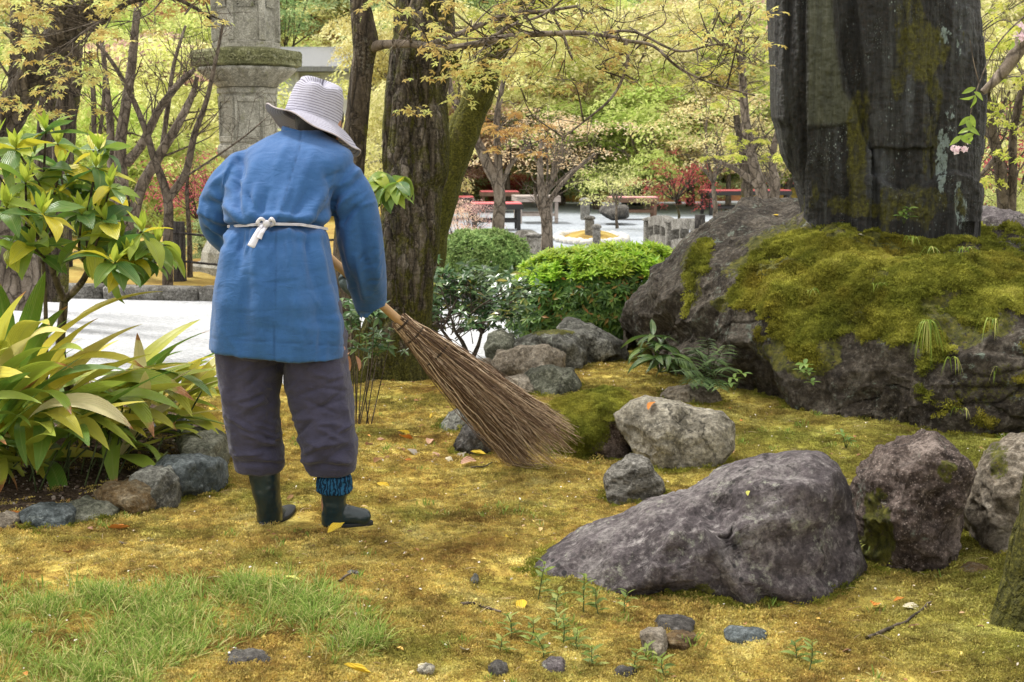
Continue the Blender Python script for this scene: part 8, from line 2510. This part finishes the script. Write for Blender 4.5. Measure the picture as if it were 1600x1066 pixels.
for i, (u, v, Y, rx, rz, col, lab) in enumerate(sparse):
    tree(u, v, Y, rx, rz, col, lab, None, i + 60, B_dark if col == 'crimson' else None, ground=0)
CR = CR2
g = np.random.default_rng(55)
i = 100
cols = ['yellow', 'lime', 'gold', 'yellow', 'yellow', 'green', 'rose', 'lime', 'yellow', 'lime']
SEEN = set()
def uniq(l):
    for e in ('', ', right one', ', rightmost'):
        if l + e not in SEEN:
            SEEN.add(l + e); return l + e
    return l
word = dict(yellow='yellow', lime='lime green', gold='golden', peach='orange brown', green='dark green', rose='rosy', crimson='crimson')
for Y, n, r, v0, v1 in ((33, 16, 2.3, 150, 215), (41, 20, 2.9, 60, 190), (50, 22, 3.6, 0, 130), (60, 22, 4.4, -60, 60)):
    for k in range(n):
        u = -150 + (1900 * (k + g.uniform(.2, .8)) / n)
        if 390 < u < 580 and Y < 55: continue
        col = cols[g.integers(0, 10)]
        row = {33: 'front row', 41: 'second row', 50: 'third row', 60: 'rear row'}[Y]
        place = [p_ for lim, p_ in ((60, 'behind the leaning dark trunk'), (150, 'behind the knobbed dark trunk'), (250, 'behind the bare pale maple'), (330, 'left of the lantern'), (450, 'behind the lantern'), (600, 'left of the slim trunk'), (720, 'behind the thick trunk'),
                 (800, 'above the round shrub'), (890, 'above the pale bench'), (960, 'above the moss island'), (1040, 'above the pink bench'), (1130, 'above the crimson maple'), (1220, 'above the long red bench'), (1330, 'behind the slab left side'), (1430, 'behind the slab middle'), (1520, 'behind the slab right side'), (9999, 'right of the stone slab')) if u < lim][0]
        tree(u, g.uniform(v0, v1), Y + g.uniform(-2.5, 2.5), r * g.uniform(.8, 1.2), r * .6 * g.uniform(.8, 1.3), col, uniq(word[col] + ' tree in ' + row + ' of the bank, ' + place), 'trees of the wooded bank', i, k=3); i += 1
# clipped and loose bushes at the foot of the bank
for (u, v, Y, rx, rz, col, lab) in [(700, 290, 36, 1.5, .7, 'green', 'dark bush at the foot of the bank, left of the red benches'), (780, 285, 36.5, 1.2, .5, 'crimson', 'dull crimson bush at the foot of the bank'), (880, 290, 37, 1.6, .5, 'green', 'dark bush at the foot of the bank, centre'),
                           (1045, 285, 38, 1.3, .5, 'green', 'dark bush behind the crimson maple'), (1130, 275, 40, 1.8, .7, 'green', 'clipped dark green bush behind the long red bench'), (1250, 290, 40, 1.8, .6, 'green', 'dark bush half behind the standing stone'), (840, 255, 38, 1.5, .7, 'peach', 'orange bush on the bank'), (960, 262, 39, 1.8, .8, 'gold', 'gold bush on the bank')]:
    tree(u, v, Y, rx, rz, col, lab, None, i, name='bush'); i += 1
# ------------------------------------------------------------------ fallen leaves, petals, sticks
def surf_z(x, y):
    return float(lawn_z(np.array([x]), np.array([y]))[0])

LL = {}
for nm, st in dict(yellow=[(0, (0.62, 0.42, 0.03)), (1, (0.70, 0.52, 0.06))], orange=[(0, (0.50, 0.16, 0.03)), (1, (0.60, 0.24, 0.05))], pinkish=[(0, (0.50, 0.28, 0.20)), (1, (0.58, 0.38, 0.28))],
                   brown=[(0, (0.20, 0.09, 0.04)), (1, (0.28, 0.14, 0.06))], pale=[(0, (0.66, 0.60, 0.45)), (1, (0.74, 0.68, 0.5))], grey=[(0, (0.26, 0.22, 0.19)), (1, (0.34, 0.30, 0.27))], lime=[(0, (0.60, 0.60, 0.12)), (1, (0.66, 0.66, 0.2))]).items():
    m = bleaf_mat('fallen_leaf_' + nm, st, None, .25, .1, .6, .2)
    LL[nm] = [broad_leaf_mesh('fallen_leaf', .075, .036, d, fo, 7, .47, m, tw, .15, q) for q, (d, fo, tw) in enumerate([(.5, .2, .3), (-.5, .35, -.4), (1.1, .1, .6)])]
fall = [
    (632, 676, 1.0, 'yellow', 'yellow leaf on the moss nearest the thick trunk'), (634, 690, 1.1, 'orange', 'curled orange brown leaf just below the yellow one near the trunk'), (646, 718, 1.1, 'orange', 'orange leaf on the moss right of the trouser leg'), (600, 758, .9, 'yellow', 'yellow leaf right of the rolled boot lining'),
    (525, 831, 1.0, 'yellow', 'round yellow leaf right under the right boot'), (576, 692, .9, 'pinkish', 'pinkish dry leaf beside the trouser knee'), (583, 697, .9, 'yellow', 'yellow leaf touching the pinkish one by the trouser knee'), (596, 690, .8, 'pinkish', 'dry pink brown leaf in the line of leaves behind the gardener'),
    (673, 648, .7, 'yellow', 'small yellow leaf between the trunk and the dark stones'), (672, 690, 1.0, 'pinkish', 'long pale pink leaf before the dark stone'), (700, 682, 1.0, 'pinkish', 'pink brown leaf right of the long pale one'), (683, 710, .9, 'pinkish', 'upturned pinkish leaf left of the dark stone'),
    (722, 712, 1.1, 'grey', 'grey brown leaf lying against the dark stone'), (747, 711, .9, 'yellow', 'yellow leaf at the right foot of the dark stone'), (702, 718, .7, 'pale', 'small cream leaf among the swept leaves'), (733, 724, 1.2, 'pinkish', 'pinkish leaf under the broom'), (590, 722, .9, 'brown', 'dark red brown leaf in the swept leaves'), (604, 716, .8, 'brown', 'brown curled leaf left of the orange one'),
    (645, 705, .9, 'grey', 'grey curled leaf above the orange one'), (186, 827, 1.1, 'orange', 'orange brown curled leaf below the edging stones'), (150, 824, .9, 'pinkish', 'pink brown leaf in front of the edging stones'), (18, 804, 1.0, 'orange', 'orange leaf on the leftmost edging stones'), (105, 869, .7, 'brown', 'small brown leaf in the grass left'),
    (322, 614, .9, 'yellow', 'yellow leaf left of the trousers, nearer the path'), (332, 640, .9, 'yellow', 'yellow leaf left of the trousers, nearer the stones'), (298, 627, 1.2, 'brown', 'orange brown leaf behind the edging stones'), (437, 662, .8, 'orange', 'orange leaf seen between the trouser legs'), (440, 678, .8, 'yellow', 'yellow leaf between the trouser legs, lower'),
    (557, 1057, 1.0, 'yellow', 'bright yellow leaf at the bottom edge'), (797, 838, .8, 'yellow', 'yellow leaf on the open moss left of the purple boulder'), (815, 945, .9, 'yellow', 'yellow leaf among the weeds'), (1368, 950, .9, 'orange', 'red orange leaf in the lower right moss'), (1418, 978, .9, 'pinkish', 'salmon pink leaf in the lower right moss'),
    (1425, 950, .7, 'pale', 'cream leaf between the red orange and the salmon leaf'), (1405, 941, .5, 'orange', 'tiny orange leaf by the grass tuft'), (453, 777, .6, 'brown', 'small brown leaf between the boots'), (548, 765, .6, 'pale', 'pale leaf beside the boot cuff'), (455, 908, .7, 'lime', 'lime yellow leaf in the foreground lawn'),
    (500, 912, .7, 'brown', 'brown leaf left of the small grey stone in the lawn'), (725, 1012, .7, 'pale', 'pale leaf in the lower middle lawn'), (580, 966, .8, 'lime', 'long yellowish leaf at the end of the grass patch'), (1290, 683, 1.0, 'lime', 'broad pale green leaf in the moss below the pedestal rock'), (664, 1046, .9, 'pale', 'cream leaf near the bottom middle'),
]
g = np.random.default_rng(66)
for k, (u, v, s, col, lab) in enumerate(fall):
    p = gp(u, v, .01); z = surf_z(p[0], p[1]); p = gp(u, v, z + .010)
    o = bpy.data.objects.new('fallen_leaf', LL[col][k % 3]); C.objects.link(o)
    L = .075 * s; a = g.uniform(0, 6.28)
    o.location = (p[0] - math.cos(a) * L * .5, p[1] - math.sin(a) * L * .5, p[2] + .004)
    o.rotation_euler = (g.normal(.15, .25), g.normal(.05, .15), a); o.scale = (s,) * 3
    tag(o, lab, 'fallen leaf', 'fallen leaves in the garden')
# leaves resting on stones
for (u, v, Y, s, col, lab) in [(1022, 630, 5.72, .9, 'orange', 'orange brown leaf on top of the pale angular boulder'), (1208, 337, 8.3, 1.2, 'yellow', 'yellow orange leaf on the crest of the pedestal rock, left of the standing stone'), (1320, 345, 7.9, 1.2, 'pinkish', 'pinkish dry leaf at the foot of the standing stone'),
                               (1168, 768, 4.42, .35, 'lime', 'tiny pale leaf on the purple boulder'), (1340, 365, 7.75, .8, 'pale', 'pale dry leaf on the pedestal moss')]:
    p = at(u, v, Y)
    # drop on to the nearest surface along the sight line
    hit, loc, nrm_, idx, ob_, mt = S.ray_cast(bpy.context.evaluated_depsgraph_get(), Vector(CAM), (Vector(p) - Vector(CAM)).normalized())
    if hit: p = np.array(loc) + np.array(nrm_) * .006
    o = bpy.data.objects.new('fallen_leaf', LL[col][0]); C.objects.link(o)
    o.location = tuple(p); o.scale = (s,) * 3; o.rotation_euler = (.1, .1, g.uniform(0, 6))
    tag(o, lab, 'fallen leaf', 'fallen leaves in the garden')

def petals():
    P, N, _ = sample_surface(GV, GF, 2600, in_view(GV[GF].mean(1), 40).astype(float) * (bed_mask(GV[GF].mean(1)[:, 0], GV[GF].mean(1)[:, 1]) < .5))
    keep = P[:, 1] < lawn_edge(P[:, 0]) - .1
    P = P[keep]; P[:, 2] += .010; n = len(P)
    V, F = stamp(*(QUADLEAF[0] * [1, 1.3, 1], QUADLEAF[1]), P, N[keep] + g.normal(0, .5, (n, 3)), g.uniform(.006, .013, n), g.uniform(0, 6.28, n))
    b = NB('fallen_petal'); m = b.done(b.bsdf(b.ramp(b.isl(), [(0, (0.42, 0.32, 0.20)), (.45, (0.72, 0.66, 0.60)), (1, (0.80, 0.76, 0.74))]), .7))
    o = mk('petals', V, F, m, False); tag(o, 'fallen cherry petals flecking the lawn', None, None, 'stuff')
    # litter of dry bits and pebbles on the bed and at stones
    fc = GV[GF].mean(1)
    P, N, _ = sample_surface(GV, GF, 2600, bed_mask(fc[:, 0], fc[:, 1]) * in_view(fc, 60) + 1e-9)
    V2, F2 = ICO[2]
    V, F = stamp(V2 * [1, .8, .6], F2, P + [0, 0, .003], N + g.normal(0, .4, P.shape), g.uniform(.002, .010, len(P)) ** 1.0, g.uniform(0, 6.28, len(P)))
    b = NB('bed_litter'); m = b.done(b.bsdf(b.ramp(b.isl(), [(0, (0.02, 0.014, 0.01)), (.6, (0.10, 0.07, 0.05)), (.9, (0.22, 0.18, 0.15)), (1, (0.42, 0.38, 0.33))]), .9))
    o = mk('litter', V, F, m, True); tag(o, 'dark crumbs of soil, bark and grit in the planted bed', None, None, 'stuff')
    # scraps of dead leaf too small to tell apart
    P, N, _ = sample_surface(GV, GF, 700, in_view(fc, 60) * (fc[:, 1] < 8.2) * (.25 + (fbm(fc, 1.3, 3, 9) > .1)) + 1e-9); n = len(P)
    V, F = stamp(*leaf_tmpl(1, .5, .3, .25, 3), P + [0, 0, .009], N + g.normal(0, .35, (n, 3)), g.uniform(.010, .030, n), g.uniform(0, 6.28, n))
    b = NB('leaf_scrap'); m = b.done(b.bsdf(b.ramp(b.isl(), [(0, (0.10, 0.05, 0.025)), (.4, (0.32, 0.16, 0.07)), (.7, (0.52, 0.36, 0.20)), (.9, (0.62, 0.50, 0.12)), (1, (0.60, 0.22, 0.06))]), .8))
    o = mk('litter', V, F, m, False); tag(o, 'scraps of dead leaves strewn through the moss', None, None, 'stuff')
    # needle and twig crumbs over the moss
    P, N, _ = sample_surface(GV, GF, 1500, in_view(fc, 60) * (fc[:, 1] < 8.2) + 1e-9); n = len(P)
    a = g.uniform(0, 6.28, n); L = g.uniform(.012, .05, n); D = np.stack([np.cos(a), np.sin(a), g.normal(0, .15, n)], 1)
    Q = np.stack([P + [0, 0, .006], P + D * L[:, None] * .5 + [0, 0, .009], P + D * L[:, None] + [0, 0, .007]], 1)
    V, F = tubes(Q, np.full((n, 3), .0008), 3)
    b = NB('dry_bits'); m = b.done(b.bsdf(b.ramp(b.isl(), [(0, (0.07, 0.04, 0.025)), (.6, (0.30, 0.20, 0.10)), (1, (0.55, 0.45, 0.30))]), .9))
    o = mk('litter', V, F, m, True); tag(o, 'dry needles and twig crumbs lying in the moss', None, None, 'stuff')
petals()

# fallen sticks
for k, (pts, r, lab) in enumerate([([(720, 945), (740, 943), (762, 948), (783, 954)], .006, 'crooked stick on the lawn left of the weeds'), ([(530, 915), (545, 905), (558, 894)], .004, 'short forked stick in the lawn before the boots'), ([(1355, 1000), (1385, 985), (1425, 960), (1455, 938)], .006, 'bare root or stick curving through the lower right moss'),
                                  ([(735, 726), (755, 724), (777, 716)], .004, 'thin pale stick under the broom tip'), ([(515, 993), (525, 1000), (530, 1012)], .004, 'short stick below the grass patch'), ([(187, 850), (200, 853)], .005, 'stub of stick beside the grey chip')]):
    P = np.array([gp(u, v, .012) for u, v in pts]); P = crom(P, 16)
    P[:, 2] = [surf_z(a[0], a[1]) + .008 for a in P]
    V, F = tubes(P, np.linspace(r, r * .5, 16), 7); V, F = closed_loft(np.concatenate([V, V[-7:]])[:112].reshape(16, 7, 3)[:, :6]) if False else (V, F)
    o = mk('stick', V, F, B_twig, True, None, tuple(P[0])); tag(o, lab, 'stick')

# deep moss gathering at the feet of the stones
def fringe():
    Ps, Ns = [], []
    for o in list(C.objects):
        if o.name.split('.')[0] != 'rock' or o.parent: continue
        co = np.empty(len(o.data.vertices) * 3, np.float32); o.data.vertices.foreach_get('co', co); co = co.reshape(-1, 3) + np.array(o.location)
        if co[:, 1].mean() > 9.5: continue
        k = (co[:, 2] > -.01) & (co[:, 2] < .03) & (co[:, 1] < co[:, 1].mean() + 5)
        q = co[k]
        if len(q) < 5: continue
        wdt = q[:, 0].max() - q[:, 0].min()
        if wdt < .16: continue
        n = int(min(900, 420 * wdt))
        s = q[g.integers(0, len(q), n)] + g.normal(0, .016, (n, 3)) * [1, 1, 0]
        s[:, 2] = lawn_z(s[:, 0], s[:, 1]) + .002
        Ps.append(s); Ns.append(np.tile([0, -.25, 1.0], (n, 1)))
    P, N = np.vstack(Ps), np.vstack(Ns)
    k = bed_mask(P[:, 0], P[:, 1]) < .5
    scatter('moss', RMC, P[k], N[k], g.uniform(.5, 1.3, k.sum()), 'dark green moss gathered round the feet of the stones', tilt=.35)
fringe()
